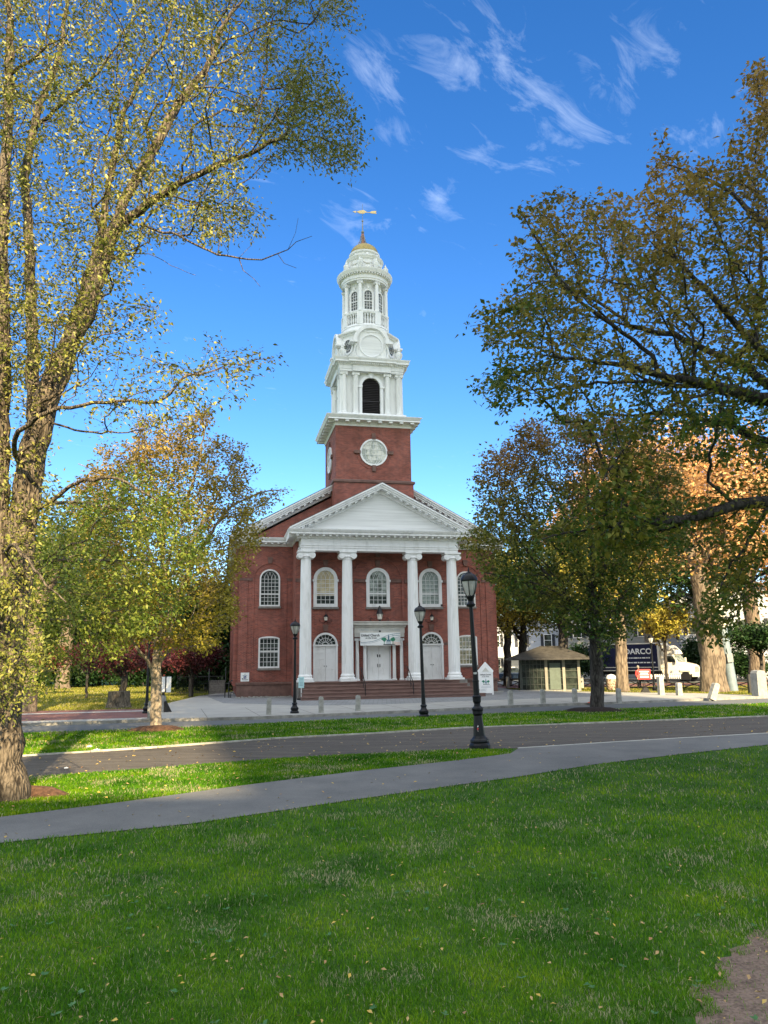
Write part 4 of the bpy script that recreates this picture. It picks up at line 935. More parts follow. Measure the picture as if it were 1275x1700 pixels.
def leaf_verts(rng, C, n, spread, size, aspect=.5, hang=.3, dirs=None, flatness=.6, svar=.35):
    K = len(C) * n; c = np.repeat(C, n, axis=0) + rng.normal(0, spread, (K, 3))
    ax = rng.normal(size=(K, 3)); ax[:, 2] = ax[:, 2] * .6 - hang
    if dirs is not None: ax += np.repeat(dirs, n, axis=0) * .8
    ax /= np.linalg.norm(ax, axis=1)[:, None] + 1e-9
    nr = rng.normal(size=(K, 3)); nr[:, 2] = np.abs(nr[:, 2]) + flatness; sd_ = np.cross(ax, nr); sd_ /= np.linalg.norm(sd_, axis=1)[:, None] + 1e-9
    nn = np.cross(sd_, ax)
    s = size * rng.uniform(1 - svar, 1 + svar, K)[:, None]; w = s * aspect * .5; cv = s * .10
    v = np.stack([c, c + ax * s * .38 + sd_ * w + nn * cv, c + ax * s, c + ax * s * .38 - sd_ * w + nn * cv], axis=1)
    return v.reshape(-1, 3)
def make_tree(name, loc, label, cat, limbs, targets, seed, bark, leafm, R0=.2, rtip=.005, bf=.35, step=.3, jit=.05, droop=0, up=.05, leaf=(3, .12, .11), cut=None, group=None, tipcnt=6, ridges=0, flare=.35, rcut=0., aspect=.5, hang=.3, extra=None, leafprob=1., flatness=.6):
    rng = np.random.default_rng(seed); loc = np.array([loc[0], loc[1], loc[2] if len(loc) > 2 else 0.])
    e = empty(name, tuple(loc), 0, label, cat, group)
    limbs = [(np.array(p, float) - loc, r) for p, r in limbs]; targets = np.array(targets) - loc
    P, par, rmin, dr = grow(rng, limbs, targets, bf, step, jit, droop, up)
    r, cnt = radii(P, par, rmin, rtip, R0)
    wood_mesh('trunk', P, par, r, bark, e, rcut=rcut, flare=flare)
    k = (cnt <= tipcnt) & (rmin <= 0) & (rng.uniform(size=len(P)) < leafprob); C, D = P[k], dr[k]
    lv = leaf_verts(rng, C, leaf[0], leaf[1], leaf[2], aspect, hang, D, flatness)
    np_mesh('crown', lv, 4, leafm, e)
    return e, P, r
# leaf materials: late October leaf colours, those of the left trees lightened to look sunlit
L_LEFT = leaf_mat('yellow_green_leaves', [(.06, .085, .018), (.14, .165, .030), (.26, .25, .055), (.46, .42, .17)], .2, clump=.5)
L_LEFTG = leaf_mat('green_leaves', [(.04, .085, .014), (.12, .19, .025), (.26, .31, .05), (.42, .42, .10)], .25, clump=.6, grad=[(.045, .08, .012), (.13, .18, .02), (.28, .30, .05), (.44, .42, .10)], gz=(8, 1))
L_MID = leaf_mat('turning_zelkova_leaves', [(.14, .15, .02), (.38, .33, .035), (.58, .46, .08), (.70, .58, .22)], .24, grad=[(.06, .085, .02), (.19, .16, .03), (.38, .25, .06), (.54, .36, .12)], gz=(4.5, 10.5), clump=.45)
L_RIGHT = leaf_mat('bronze_green_leaves', [(.026, .065, .014), (.07, .125, .02), (.20, .20, .028), (.38, .29, .05)], .42, grad=[(.06, .06, .018), (.18, .12, .028), (.31, .19, .045), (.44, .30, .10)], gz=(7, 14), clump=.35)
L_RMID = leaf_mat('green_gold_leaves', [(.022, .06, .014), (.06, .12, .02), (.17, .19, .03), (.36, .33, .05)], .38, grad=[(.055, .06, .022), (.15, .105, .035), (.25, .14, .045), (.34, .22, .06)], gz=(7.5, 13), clump=.35)
L_ORANGE = leaf_mat('orange_leaves', [(.32, .17, .08), (.56, .31, .12), (.66, .42, .20), (.70, .52, .30)], .3, clump=.25)
L_YELLOW = leaf_mat('yellow_leaves', [(.17, .19, .035), (.42, .36, .06), (.60, .46, .10)], .3, clump=.3)
L_DARKG = leaf_mat('dark_green_leaves', [(.010, .028, .010), (.022, .055, .016), (.045, .09, .02)], .2, clump=.4)
L_OLIVE = leaf_mat('olive_leaves', [(.035, .06, .018), (.09, .12, .03), (.17, .17, .04)], .3, clump=.3)
L_PURPLE = leaf_mat('purple_maple_leaves', [(.035, .010, .014), (.09, .022, .026), (.19, .05, .045)], .3, clump=.7)
L_RED = leaf_mat('pink_red_leaves', [(.11, .03, .03), (.25, .08, .06), (.36, .15, .10)], .3, clump=.6)
pxs = lambda pts: [atY(*p) for p in pts]

# big old elm at the left edge, leaning trunk that forks
tb = gnd(-10, 1327)
TY0 = tb[1]
t_limbs = [
 ([tb] + pxs([(-6, 1250, TY0), (0, 1150, TY0), (14, 1050, TY0), (33, 913, TY0), (48, 779, TY0), (76, 660, TY0 + .1), (100, 600, TY0 + .2)]), [.66, .58, .49, .42, .35, .34, .31, .27]),
 (pxs([(100, 600, TY0 + .2), (130, 545, TY0 + .3), (158, 480, TY0 + .2), (175, 415, TY0 + .2), (190, 385, TY0)]), [.29, .26, .23, .20, .17]),
 (pxs([(190, 385, TY0), (225, 350, TY0 - .3), (280, 315, TY0 - .6), (345, 280, TY0 - .9), (400, 262, TY0 - 1.1), (455, 235, TY0 - 1.3), (500, 205, TY0 - 1.4)]), [.15, .13, .115, .10, .08, .05, .02]),
 (pxs([(185, 390, TY0), (215, 315, TY0 + .3), (255, 250, TY0 + .4), (295, 175, TY0 + .7), (345, 110, TY0 + 1), (370, 40, TY0 + 1.2), (430, -40, TY0 + 1.5)]), [.14, .125, .11, .095, .08, .06, .03]),
 (pxs([(345, 112, TY0 + 1), (400, 88, TY0 + 1.2), (440, 82, TY0 + 1.4)]), [.05, .035, .02]),
 (pxs([(86, 640, TY0 + .1), (112, 560, TY0 + .5), (135, 500, TY0 + .9), (165, 400, TY0 + 1.2), (182, 300, TY0 + 1.5), (200, 200, TY0 + 1.8), (240, 110, TY0 + 2.2), (280, 60, TY0 + 2.5), (300, -60, TY0 + 3)]), [.26, .24, .21, .18, .15, .12, .09, .07, .04]),
 (pxs([(60, 720, TY0), (55, 640, TY0 + .5), (52, 540, TY0 + 1.0), (50, 420, TY0 + 1.4), (40, 300, TY0 + 1.6), (60, 190, TY0 + 1.8), (100, 90, TY0 + 2), (120, -60, TY0 + 2.4)]), [.3, .28, .25, .22, .19, .16, .12, .06]),
 (pxs([(14, 1050, TY0), (2, 900, TY0 - .1), (-2, 760, TY0 - .2), (6, 600, TY0 - .4), (4, 400, TY0 - .5), (14, 200, TY0 - .5), (18, 60, TY0 - .6), (10, -120, TY0 - .8)]), [.40, .36, .32, .28, .23, .19, .14, .08]),
 (pxs([(20, 120, TY0 - .6), (60, 90, TY0 - .8), (110, 60, TY0 - 1.2)]), [.08, .06, .02]),
 (pxs([(60, 210, TY0 + 1.7), (110, 165, TY0 + 1), (165, 120, TY0 + .6), (215, 40, TY0 + .4)]), [.10, .085, .06, .03]),
 (pxs([(35, 780, TY0 - .2), (18, 730, TY0 - 1.0), (55, 695, TY0 - 1.7), (105, 675, TY0 - 2.0), (170, 667, TY0 - 2.3), (262, 668, TY0 - 2.6)]), [.10, .09, .08, .065, .05, .025]),
 (pxs([(262, 668, TY0 - 2.6), (310, 625, TY0 - 2.7), (350, 600, TY0 - 2.9), (420, 610, TY0 - 3)]), [.025, .02, .012, .008]),
 (pxs([(215, 370, TY0 - .2), (250, 378, TY0 - 1.0), (300, 393, TY0 - 1.5), (345, 415, TY0 - 1.9), (392, 432, TY0 - 2.2), (450, 428, TY0 - 2.4), (482, 412, TY0 - 2.5), (518, 392, TY0 - 2.6)]), [.055, .05, .045, .038, .03, .022, .015, .006]),
 (pxs([(392, 432, TY0 - 2.2), (412, 452, TY0 - 2.3), (432, 476, TY0 - 2.4)]), [.018, .012, .005]),
 (pxs([(450, 428, TY0 - 2.4), (478, 434, TY0 - 2.4), (492, 445, TY0 - 2.5)]), [.012, .009, .004]),
 (pxs([(482, 412, TY0 - 2.5), (500, 385, TY0 - 2.6), (495, 362, TY0 - 2.6)]), [.009, .006, .004]),
 (pxs([(365, 420, TY0 - 2), (360, 380, TY0 - 2.1), (366, 355, TY0 - 2.1)]), [.012, .008, .004]),
 (pxs([(400, 431, TY0 - 2.2), (425, 405, TY0 - 2.3), (428, 380, TY0 - 2.4)]), [.012, .008, .004]),
 (pxs([(180, 430, TY0), (240, 418, TY0 - .8), (285, 440, TY0 - 1.2), (325, 457, TY0 - 1.5)]), [.02, .015, .01, .005]),
 (pxs([(70, 850, TY0), (120, 800, TY0 - .6), (190, 790, TY0 - 1.4), (260, 830, TY0 - 1.8)]), [.09, .07, .05, .03]),
 (pxs([(55, 980, TY0), (10, 920, TY0 - .8), (20, 900, TY0 - 1.6), (60, 950, TY0 - 2.2), (110, 1000, TY0 - 2.4)]), [.09, .08, .06, .04, .02]),
 (pxs([(66, 700, TY0 + .1), (160, 720, TY0 - .5), (240, 715, TY0 - 1.2)]), [.05, .035, .02]),
]
t_limbs = [(p, list(np.array(r) * (.76 if i == 0 else .5))) for i, (p, r) in enumerate(t_limbs)]
rg = np.random.default_rng(11)
up_poly = [(-60, -160), (520, -160), (600, -20), (520, 60), (565, 130), (598, 200), (600, 262), (540, 270), (470, 262), (400, 290), (440, 350), (390, 400), (300, 390), (230, 410), (200, 500), (170, 560), (60, 640), (-60, 640)]
tg = sample_crown(rg, up_poly, 1900, TY0 + .3, 3.6, .35)
tg = np.vstack([tg, sample_crown(rg, [(470, 100), (560, 130), (600, 210), (604, 275), (540, 285), (480, 250)], 75, TY0 - .6, 1.4, .5),
                sample_crown(rg, [(500, -40), (606, -60), (600, 30), (570, 62), (520, 20)], 22, TY0 + 1, 1.0, .5),
                sample_crown(rg, [(150, 520), (270, 480), (330, 560), (470, 570), (420, 650), (330, 700), (200, 700), (100, 700)], 95, TY0 - 1.6, 1.6, .4),
                sample_crown(rg, [(300, 330), (455, 330), (440, 395), (330, 400)], 22, TY0 - 1, 1.0, .4)])
tg = np.vstack([tg, sample_crown(rg, [(-10, 480), (70, 500), (150, 520), (120, 640), (90, 760), (70, 900), (40, 1000), (-10, 1000)], 120, TY0 - .6, .3, .5), sample_crown(rg, [(-60, 960), (40, 940), (85, 1040), (70, 1130), (30, 1180), (-60, 1180)], 130, TY0 - 1.1, .6, .5)])
make_tree('elm_tree', tb, 'huge old elm at the left edge, leaning ridged trunk, sparse yellow-green leaves, one bare bough', 'tree', t_limbs, tg, 3, M['bark_elm'], L_LEFT, R0=.30, rtip=.004, bf=.28, step=.24, jit=.035, droop=.06, up=.02, leaf=(16, .12, .083), tipcnt=6, flare=.45, leafprob=.9, aspect=.45, hang=.7)
# leafy low boughs in front of and beside its trunk belong to a second, lower tree just outside the frame
Y2 = 24.5; l2 = gnd(-150, 1228)
tg = np.vstack([sample_crown(rg, [(-200, 700), (-20, 760), (60, 880), (130, 820), (230, 770), (330, 800), (350, 900), (330, 1000), (240, 1060), (160, 1110), (60, 1140), (-40, 1180), (-200, 1150)], 1000, Y2, 3.6, .35)])
make_tree('young_elm', l2, 'leafy green boughs spreading low from the left edge across the huge ridged trunk', 'tree',
  [([l2] + pxs([(-128, 1150, l2[1]), (-110, 1040, l2[1]), (-90, 960, l2[1] + .1)]), [.24, .2, .18, .15]), (pxs([(-110, 1040, l2[1]), (-20, 960, Y2), (80, 930, Y2), (200, 930, Y2), (290, 930, Y2 - .5)]), [.12, .10, .08, .05, .02]), (pxs([(-90, 960, l2[1]), (0, 860, Y2), (120, 830, Y2 + .5), (220, 850, Y2 + .6)]), [.1, .08, .05, .02])],
  tg, 5, M['bark_limb'], L_LEFTG, R0=.24, rtip=.005, bf=.35, step=.32, jit=.03, leaf=(16, .18, .13), tipcnt=7, aspect=.5, hang=.5)
# smooth-barked zelkova in the grass strip, left of the church
b = gnd(259, 1211); Y = b[1]
zl = [([b] + pxs([(260, 1150, Y), (260, 1120, Y), (262, 1080, Y), (266, 1040, Y), (268, 960, Y + .2), (272, 880, Y + .3), (280, 800, Y + .3)]), [.21, .175, .165, .15, .12, .09, .06, .035])]
for (pts, r0) in (([(256, 1118, 0), (238, 1085, -.4), (218, 1062, -.8), (196, 1030, -1.0)], .085), ([(260, 1108, 0), (275, 1085, -.3), (300, 1055, -.5), (335, 1020, -.8)], .06), ([(262, 1085, 0), (250, 1040, .5), (225, 980, .8), (190, 900, 1.2), (170, 820, 1.4)], .09), ([(264, 1060, 0), (290, 1000, .3), (330, 920, .5), (380, 840, .6), (440, 815, .6), (478, 812, .6)], .10), ([(266, 1020, 0), (275, 940, -.5), (310, 840, -.8), (335, 740, -.9), (345, 690, -.9)], .09), ([(266, 1010, 0), (245, 900, .2), (235, 800, .3), (240, 710, .3)], .085), ([(264, 1050, .0), (230, 1000, -1.0), (190, 960, -1.8), (160, 930, -2.2)], .06), ([(267, 980, .2), (330, 880, -1.2), (385, 780, -1.6), (410, 735, -1.8)], .07), ([(270, 900, .2), (200, 800, .2), (130, 770, .6)], .05)):
    zl.append((pxs([(x, y, Y + d) for x, y, d in pts]), list(np.linspace(r0, .015, len(pts)))))
tg = np.vstack([sample_crown(rg, [(250, 690), (300, 700), (345, 670), (360, 730), (398, 725), (420, 770), (425, 830), (485, 812), (440, 850), (432, 900), (405, 960), (400, 1010), (370, 1060), (330, 1090), (280, 1085), (230, 1080), (170, 1050), (150, 990), (140, 900), (110, 820), (150, 780), (170, 740), (215, 735), (225, 700)], 1250, Y, 2.6, .3)])
make_tree('zelkova_tree', b, 'sunlit young tree, smooth pale trunk, gold and orange leaves, left of the church', 'tree', zl, tg, 7, M['bark_smooth'], L_MID, R0=.2, rtip=.006, bf=.5, step=.3, jit=.04, up=.10, leaf=(15, .13, .125), tipcnt=6, flare=.12, aspect=.6, hang=.3)
# zelkova on the right strip
b = gnd(992, 1178); Y = b[1]
zr = [([b] + pxs([(991, 1110, Y), (988, 1070, Y), (986, 1040, Y), (985, 980, Y), (985, 900, Y)]), [.29, .25, .25, .2, .13, .07])]
for (pts, r0) in (([(989, 1075, 0), (975, 1040, -.5), (950, 1000, -1), (905, 950, -1.4), (860, 900, -1.6)], .14), ([(988, 1065, 0), (1010, 1030, -.5), (1040, 980, -.9), (1075, 920, -1.2)], .11), ([(988, 1050, 0), (975, 970, .5), (950, 880, 1.0), (910, 800, 1.2), (870, 760, 1.4)], .13), ([(988, 1045, 0), (1000, 950, .3), (1040, 850, .4), (1100, 790, .4)], .12), ([(986, 1010, 0), (980, 900, -.6), (975, 800, -.8), (970, 720, -.8)], .10), ([(985, 980, 0), (900, 880, -1.0), (830, 830, -1.4)], .08), ([(988, 1060, 0), (1030, 1000, 1.4), (1080, 960, 2)], .07), ([(985, 980, 0), (1020, 860, -1.4), (1060, 740, -1.8)], .08), ([(988, 1040, 0), (930, 985, -2), (860, 960, -2.8), (800, 950, -3.2)], .07)):
    zr.append((pxs([(x, y, Y + d) for x, y, d in pts]), list(np.linspace(r0, .02, len(pts)))))
tg = sample_crown(rg, [(785, 790), (800, 745), (835, 735), (870, 700), (960, 690), (1080, 700), (1140, 800), (1140, 900), (1100, 980), (1060, 1040), (1010, 1075), (975, 1060), (930, 1050), (885, 1000), (845, 1010), (800, 950), (760, 890), (790, 850)], 1500, Y, 4.0, .3)
make_tree('zelkova_tree', b, 'dense shaded tree right of the church, dark trunk standing in a black mulch ring', 'tree', zr, tg, 9, M['bark_dark'], L_RMID, R0=.3, rtip=.007, bf=.5, step=.34, jit=.05, up=.08, leaf=(13, .18, .18), tipcnt=6, flare=.15, aspect=.6, hang=.4)
# big tree whose trunk is outside the frame on the right, limbs reaching in
TR = 16.5; b = gnd(1430, 1285)
rl = [([b] + pxs([(1428, 1150, TR), (1415, 1000, TR), (1400, 850, TR), (1385, 740, TR), (1370, 600, TR), (1350, 450, TR), (1320, 250, TR), (1310, 60, TR)]), [.5, .44, .42, .4, .36, .28, .2, .12, .05])]
for (pts, r0) in (([(1400, 830, 0), (1330, 826, -.3), (1275, 836, -.6), (1215, 840, -.9), (1150, 862, -1.2), (1090, 866, -1.5), (1030, 870, -1.8), (960, 880, -2.0), (900, 895, -2.2)], .075),
                  ([(1155, 860, -1.2), (1100, 882, -1.1), (1050, 893, -1), (1000, 890, -.8)], .035),
                  ([(1385, 760, 0), (1330, 730, .3), (1275, 742, .6), (1230, 712, .8), (1175, 695, 1), (1110, 685, 1.2), (1050, 690, 1.4)], .12),
                  ([(1375, 690, 0), (1320, 672, -.2), (1260, 662, -.4), (1190, 642, -.8), (1120, 628, -1.2), (1050, 608, -1.6), (980, 598, -1.9), (900, 590, -2.2)], .17),
                  ([(1190, 642, -.8), (1120, 640, -.5), (1040, 632, -.2), (960, 640, 0), (870, 648, .2)], .06),
                  ([(1370, 640, 0), (1290, 650, .6), (1240, 610, .8), (1190, 590, 1.0), (1130, 560, 1.3), (1060, 545, 1.6), (960, 520, 1.8)], .14),
                  ([(1365, 560, 0), (1290, 610, -.8), (1240, 560, -1.1), (1180, 490, -1.4), (1120, 430, -1.6), (1070, 370, -1.8)], .12),
                  ([(1350, 450, 0), (1290, 400, .4), (1230, 330, .7), (1160, 290, .9), (1100, 270, 1)], .10),
                  ([(1260, 560, .2), (1265, 450, .1), (1262, 380, 0), (1258, 300, -.1)], .06),
                  ([(1345, 400, 0), (1290, 260, -.5), (1260, 150, -.7)], .09),
                  ([(1100, 600, -1.4), (1040, 560, -1.7), (960, 500, -2.0), (900, 420, -2.3), (870, 360, -2.5)], .05),
                  ([(1050, 545, 1.6), (980, 490, 1.8), (900, 460, 2.0), (840, 500, 2.2)], .045),
                  ([(1275, 838, -.6), (1245, 900, -1), (1210, 940, -1.3), (1195, 985, -1.5)], .03),
                  ([(1190, 645, -.8), (1100, 680, -1.6), (1040, 740, -2.2), (1000, 800, -2.6)], .04)):
    rl.append((pxs([(x, y, TR + d) for x, y, d in pts]), list(np.linspace(r0, .014, len(pts)))))
main_poly = [(775, 540), (800, 510), (850, 480), (850, 410), (870, 345), (905, 322), (960, 330), (1000, 322), (1030, 290), (1060, 330), (1085, 290), (1097, 225), (1112, 290), (1150, 270), (1200, 270), (1215, 220), (1240, 120), (1300, 90), (1460, 60), (1460, 820), (1320, 780), (1240, 770), (1130, 760), (1050, 745), (960, 730), (900, 690), (820, 685), (790, 640), (815, 600)]
tg = np.vstack([sample_crown(rg, main_poly, 1750, TR, 3.8, .3),
                sample_crown(rg, [(870, 860), (960, 850), (1100, 830), (1270, 790), (1400, 800), (1400, 900), (1270, 880), (1180, 900), (1000, 930), (900, 910)], 150, TR - .9, 1.6, .5),
                sample_crown(rg, [(1150, 900), (1290, 880), (1290, 960), (1235, 1020), (1195, 1075), (1160, 1040), (1175, 960)], 90, TR - 1, 1.4, .5),
                sample_crown(rg, [(1000, 760), (1090, 740), (1080, 900), (1000, 920), (950, 860)], 110, TR - 2, 1.3, .5),
                np.array([atY(1097, 222, TR - .5), atY(1095, 260, TR - .5), atY(1240, 125, TR), atY(780, 540, TR - 1.5), atY(790, 640, TR - 1), atY(870, 345, TR - 2)])])
make_tree('elm_tree', b, 'big shaded tree reaching in from the right edge, black limbs and bronze-green leaves', 'tree', rl, tg, 13, M['bark_dark'], L_RIGHT, R0=.48, rtip=.0045, bf=.30, step=.26, jit=.04, droop=.03, up=.03, leaf=(11, .105, .12), tipcnt=6, flare=.3, aspect=.58, hang=.45)
# ------------------------------------------------------------------ trees further back
def bg_tree(name, label, px, Y, h, cz, rx, rz, leafm, bark, R0, n, seed, leaf=(9, .3, .24), group=None, cat='tree', fork=None, bf=.4, lean=0, base_y=None, tip=6, ry=None, flare=.3, step=.55):
    q = atY(px, 1100, Y); b = np.array([q[0], Y, 0]); r_ = np.random.default_rng(seed)
    limbs = [([b, b + [lean * .1, 0, cz * .3], b + [lean * .4 + .2, 0, cz * .65], b + [lean * .8, .2, cz], b + [lean, 0, cz + rz * .6]], [R0, R0 * .8, R0 * .6, R0 * .3, .04])]
    if fork: limbs = fork(b, R0)
    for k in range(6):
        a = k * 1.05 + r_.uniform(0, .6); z0 = cz * r_.uniform(.45, .75); e_ = b + np.array([math.cos(a) * rx * .6 + lean * .6, math.sin(a) * rx * .6, cz + rz * r_.uniform(-.1, .6)])
        s0 = b + np.array([lean * z0 / cz * .6, 0, z0])
        limbs.append(([s0, (s0 + e_) / 2 + [0, 0, rz * .08], e_], [R0 * .4, R0 * .22, .04]))
    tg_ = sample_ell(r_, b + np.array([lean, 0, cz]), (rx, ry or rx, rz), n)
    # uneven outline: pull some targets into lobes
    lob = sample_ell(r_, b + np.array([lean, 0, cz]), (rx, ry or rx, rz), 14, .8); w = r_.integers(0, 14, n); f = r_.uniform(0, .45, n)[:, None]
    tg_ = tg_ * (1 - f) + lob[w] * f; tg_[:, 2] = np.maximum(tg_[:, 2], .8)
    return make_tree(name, b, label, cat, limbs, tg_, seed, bark, leafm, R0=R0, rtip=.012, bf=bf, step=step, jit=.08, up=.08, leaf=leaf, tipcnt=tip, flare=flare, aspect=.65, hang=.3, rcut=.02, group=group)
GL, GR_ = 'trees beyond the lawn left of the church', 'trees along the street right of the church'
bg_tree('elm_tree', 'mid-sized tree at far left between the street and the lawn, trunk beside the huge elm', 50, 39.7, 12, 8.2, 5.2, 4.2, L_OLIVE, M['bark_far'], .42, 330, 21, group=GL)
bg_tree('elm_tree', 'tall tree with pale sunlit trunk far back on the left lawn', 107, 84, 19, 12.5, 8, 6.5, L_OLIVE, M['bark_far'], .7, 420, 22, leaf=(10, .5, .42), group=GL)
bg_tree('maple_tree', 'purple-leaved low maple beside the tree stump on the left lawn', 205, 48, 4.6, 3.0, 3.3, 1.3, L_PURPLE, M['bark_dark'], .20, 260, 23, leaf=(13, .16, .15), group='small red-leaved maples on the lawn', flare=.2, step=.3)
bg_tree('maple_tree', 'purple-leaved low maple nearest the church steps on the lawn side', 318, 57, 4.4, 2.9, 2.6, 1.4, L_PURPLE, M['bark_dark'], .17, 230, 24, leaf=(13, .18, .17), group='small red-leaved maples on the lawn', flare=.2, step=.3)
bg_tree('maple_tree', 'purple maple behind the pale trunk of the young gold tree', 262, 63, 4.8, 3.3, 3.2, 1.4, L_PURPLE, M['bark_dark'], .17, 230, 25, leaf=(13, .2, .18), group='small red-leaved maples on the lawn', flare=.2, step=.3)
bg_tree('maple_tree', 'pinkish red small maple at far left between two pale trunks', 82, 66, 4.0, 3.2, 1.9, 1.1, L_RED, M['bark_dark'], .08, 130, 26, leaf=(12, .16, .17), group='small red-leaved maples on the lawn', flare=.1, step=.3)
bg_tree('maple_tree', 'reddish maple left of the stump, its crown over the far lawn', 146, 58, 4.0, 3.1, 2.5, 1.2, L_PURPLE, M['bark_dark'], .10, 160, 27, leaf=(12, .17, .17), group='small red-leaved maples on the lawn', flare=.1, step=.3)
for k, (px, Y, h, rx, lm, lb) in enumerate(((348, 74, 11, 4.5, L_DARKG, 'dark evergreen crowding the left side wall of the church'), (372, 90, 13, 5, L_DARKG, 'tall dark evergreen further back beside the church wall'), (300, 95, 15, 6.5, L_DARKG, 'dark green tree behind the purple maples'),
        (235, 104, 17, 7.5, L_OLIVE, 'olive tree on the skyline behind the young gold tree'), (165, 98, 16, 7, L_DARKG, 'dark green tree on the skyline above the stump'), (25, 96, 19, 8, L_OLIVE, 'olive tree on the skyline at the far left'), (120, 120, 17, 8, L_DARKG, 'farthest dark tree on the left skyline'))):
    bg_tree('evergreen_tree' if lm is L_DARKG else 'elm_tree', lb, px, Y, h, h * .52, rx, h * .44, lm, M['bark_dark'], .35, 300, 40 + k, leaf=(13, .5, .48), group=GL)
def fork_big(b, R0):
    P = lambda pts, r: ([atY(x, y, 54.5 + d) for x, y, d in pts], r)
    return [([b, atY(1180, 1100, 54.5), atY(1176, 1050, 54.5), atY(1172, 1010, 54.5)], [.80, .68, .64, .62]), P([(1172, 1012, 0), (1160, 960, -.3), (1146, 915, -.5), (1138, 870, -.7), (1120, 800, -1)], [.46, .40, .34, .28, .16]), P([(1174, 1010, 0), (1180, 960, .2), (1186, 910, .4), (1192, 850, .4), (1200, 760, .6)], [.5, .43, .38, .3, .16]), P([(1146, 915, -.5), (1158, 880, 0), (1170, 862, .2)], [.2, .15, .08])]
bg_tree('elm_tree', 'thick forked elm right of the truck, sunlit above, shaded grey trunk below', 1182, 54.5, 22, 14, 7.5, 6.5, L_ORANGE, M['bark_far'], .80, 620, 61, leaf=(11, .42, .30), group=GR_, fork=fork_big, flare=.3)
bg_tree('elm_tree', 'tree in front of the truck box with slim pale trunk and yellow leaves', 1031, 56.5, 13, 9.2, 5.0, 4.4, L_YELLOW, M['bark_far'], .40, 420, 62, leaf=(10, .36, .24), group=GR_)
bg_tree('elm_tree', 'tall orange elm behind the utility pole', 1255, 78, 25, 16, 9, 8.5, L_ORANGE, M['bark_far'], .7, 520, 63, leaf=(12, .6, .42), group=GR_)
bg_tree('elm_tree', 'tall pinkish orange elm beyond the truck', 1085, 92, 31, 20, 11, 10, L_ORANGE, M['bark_far'], .8, 560, 64, leaf=(12, .7, .5), group=GR_)
bg_tree('elm_tree', 'tree behind the kiosk with dark trunk and gold lower leaves', 868, 66, 12, 8, 5.2, 4.2, L_YELLOW, M['bark_dark'], .35, 420, 65, leaf=(11, .36, .26), group=GR_)
bg_tree('elm_tree', 'olive tree close behind the kiosk roof', 935, 61, 12, 8.2, 5.4, 4.0, L_OLIVE, M['bark_dark'], .38, 420, 66, leaf=(11, .36, .27), group=GR_)
bg_tree('elm_tree', 'olive-gold tree near the right corner of the church', 842, 74, 14, 9, 5.5, 5.0, L_OLIVE, M['bark_dark'], .35, 380, 67, leaf=(11, .4, .30), group=GR_)
bg_tree('elm_tree', 'dark leaning trunk of a tree just behind the utility pole', 1194, 71, 14, 10, 5, 4, L_DARKG, M['bark_dark'], .55, 330, 68, leaf=(10, .45, .36), group=GR_, lean=-1.5)
bg_tree('ornamental_tree', 'small dark round tree at the right edge above the stone pillar', 1262, 61, 5, 3.9, 2.9, 1.2, L_DARKG, M['bark_dark'], .14, 230, 69, leaf=(14, .22, .22), group=GR_, step=.35)
bg_tree('maple_tree', 'yellow-green low tree in front of the white house, right of the truck cab', 1105, 74, 8, 6, 3.6, 2.0, L_YELLOW, M['bark_dark'], .15, 220, 70, leaf=(12, .3, .26), group=GR_)
bg_tree('evergreen_shrub', 'dark conical evergreen beside the door of the white house, right of the truck', 1152, 88, 4.5, 2.4, 1.5, 2.2, L_DARKG, M['bark_dark'], .12, 160, 72, leaf=(14, .3, .3), group=GR_, cat='shrub', step=.4)
bg_tree('evergreen_shrub', 'dark bush behind the railing at the right edge', 1235, 84, 3.2, 1.7, 2.6, 1.5, L_DARKG, M['bark_dark'], .12, 160, 73, leaf=(14, .3, .3), group=GR_, cat='shrub', step=.4)
bg_tree('evergreen_shrub', 'dark bush behind the kiosk, left of the truck box', 985, 86, 4.2, 2.2, 3.4, 2.0, L_DARKG, M['bark_dark'], .12, 200, 74, leaf=(14, .3, .3), group=GR_, cat='shrub', step=.4)
bg_tree('elm_tree', 'tall orange tree on the skyline between kiosk and truck', 985, 112, 27, 18, 9, 8, L_ORANGE, M['bark_dark'], .5, 380, 71, leaf=(12, .7, .55), group=GR_)

for k, (px, Y, lb) in enumerate(((20, 92, 'farthest left clump of dark undergrowth on the lawn'), (75, 100, 'dark undergrowth between the two pale trunks on the left lawn'), (130, 90, 'dark undergrowth behind the reddish maple'), (185, 96, 'dark undergrowth above the tree stump'), (240, 88, 'dark undergrowth behind the lamp on the lawn edge'), (295, 84, 'dark undergrowth behind the purple maples'), (345, 70, 'dark undergrowth against the iron pickets beside the church'))):
    if k == 0: shr = bg_tree('shrub', lb, px, Y, 3, 1.9, 5.2, 1.9, L_DARKG, M['bark_dark'], .10, 260, 90, leaf=(14, .32, .34), group='dark undergrowth at the back of the left lawn', cat='shrub', step=.5, ry=2)[0]
    else: q_ = atY(px, 1100, Y); copy_tree(shr, (q_[0], Y, 0), k * 1.1, label=lb)
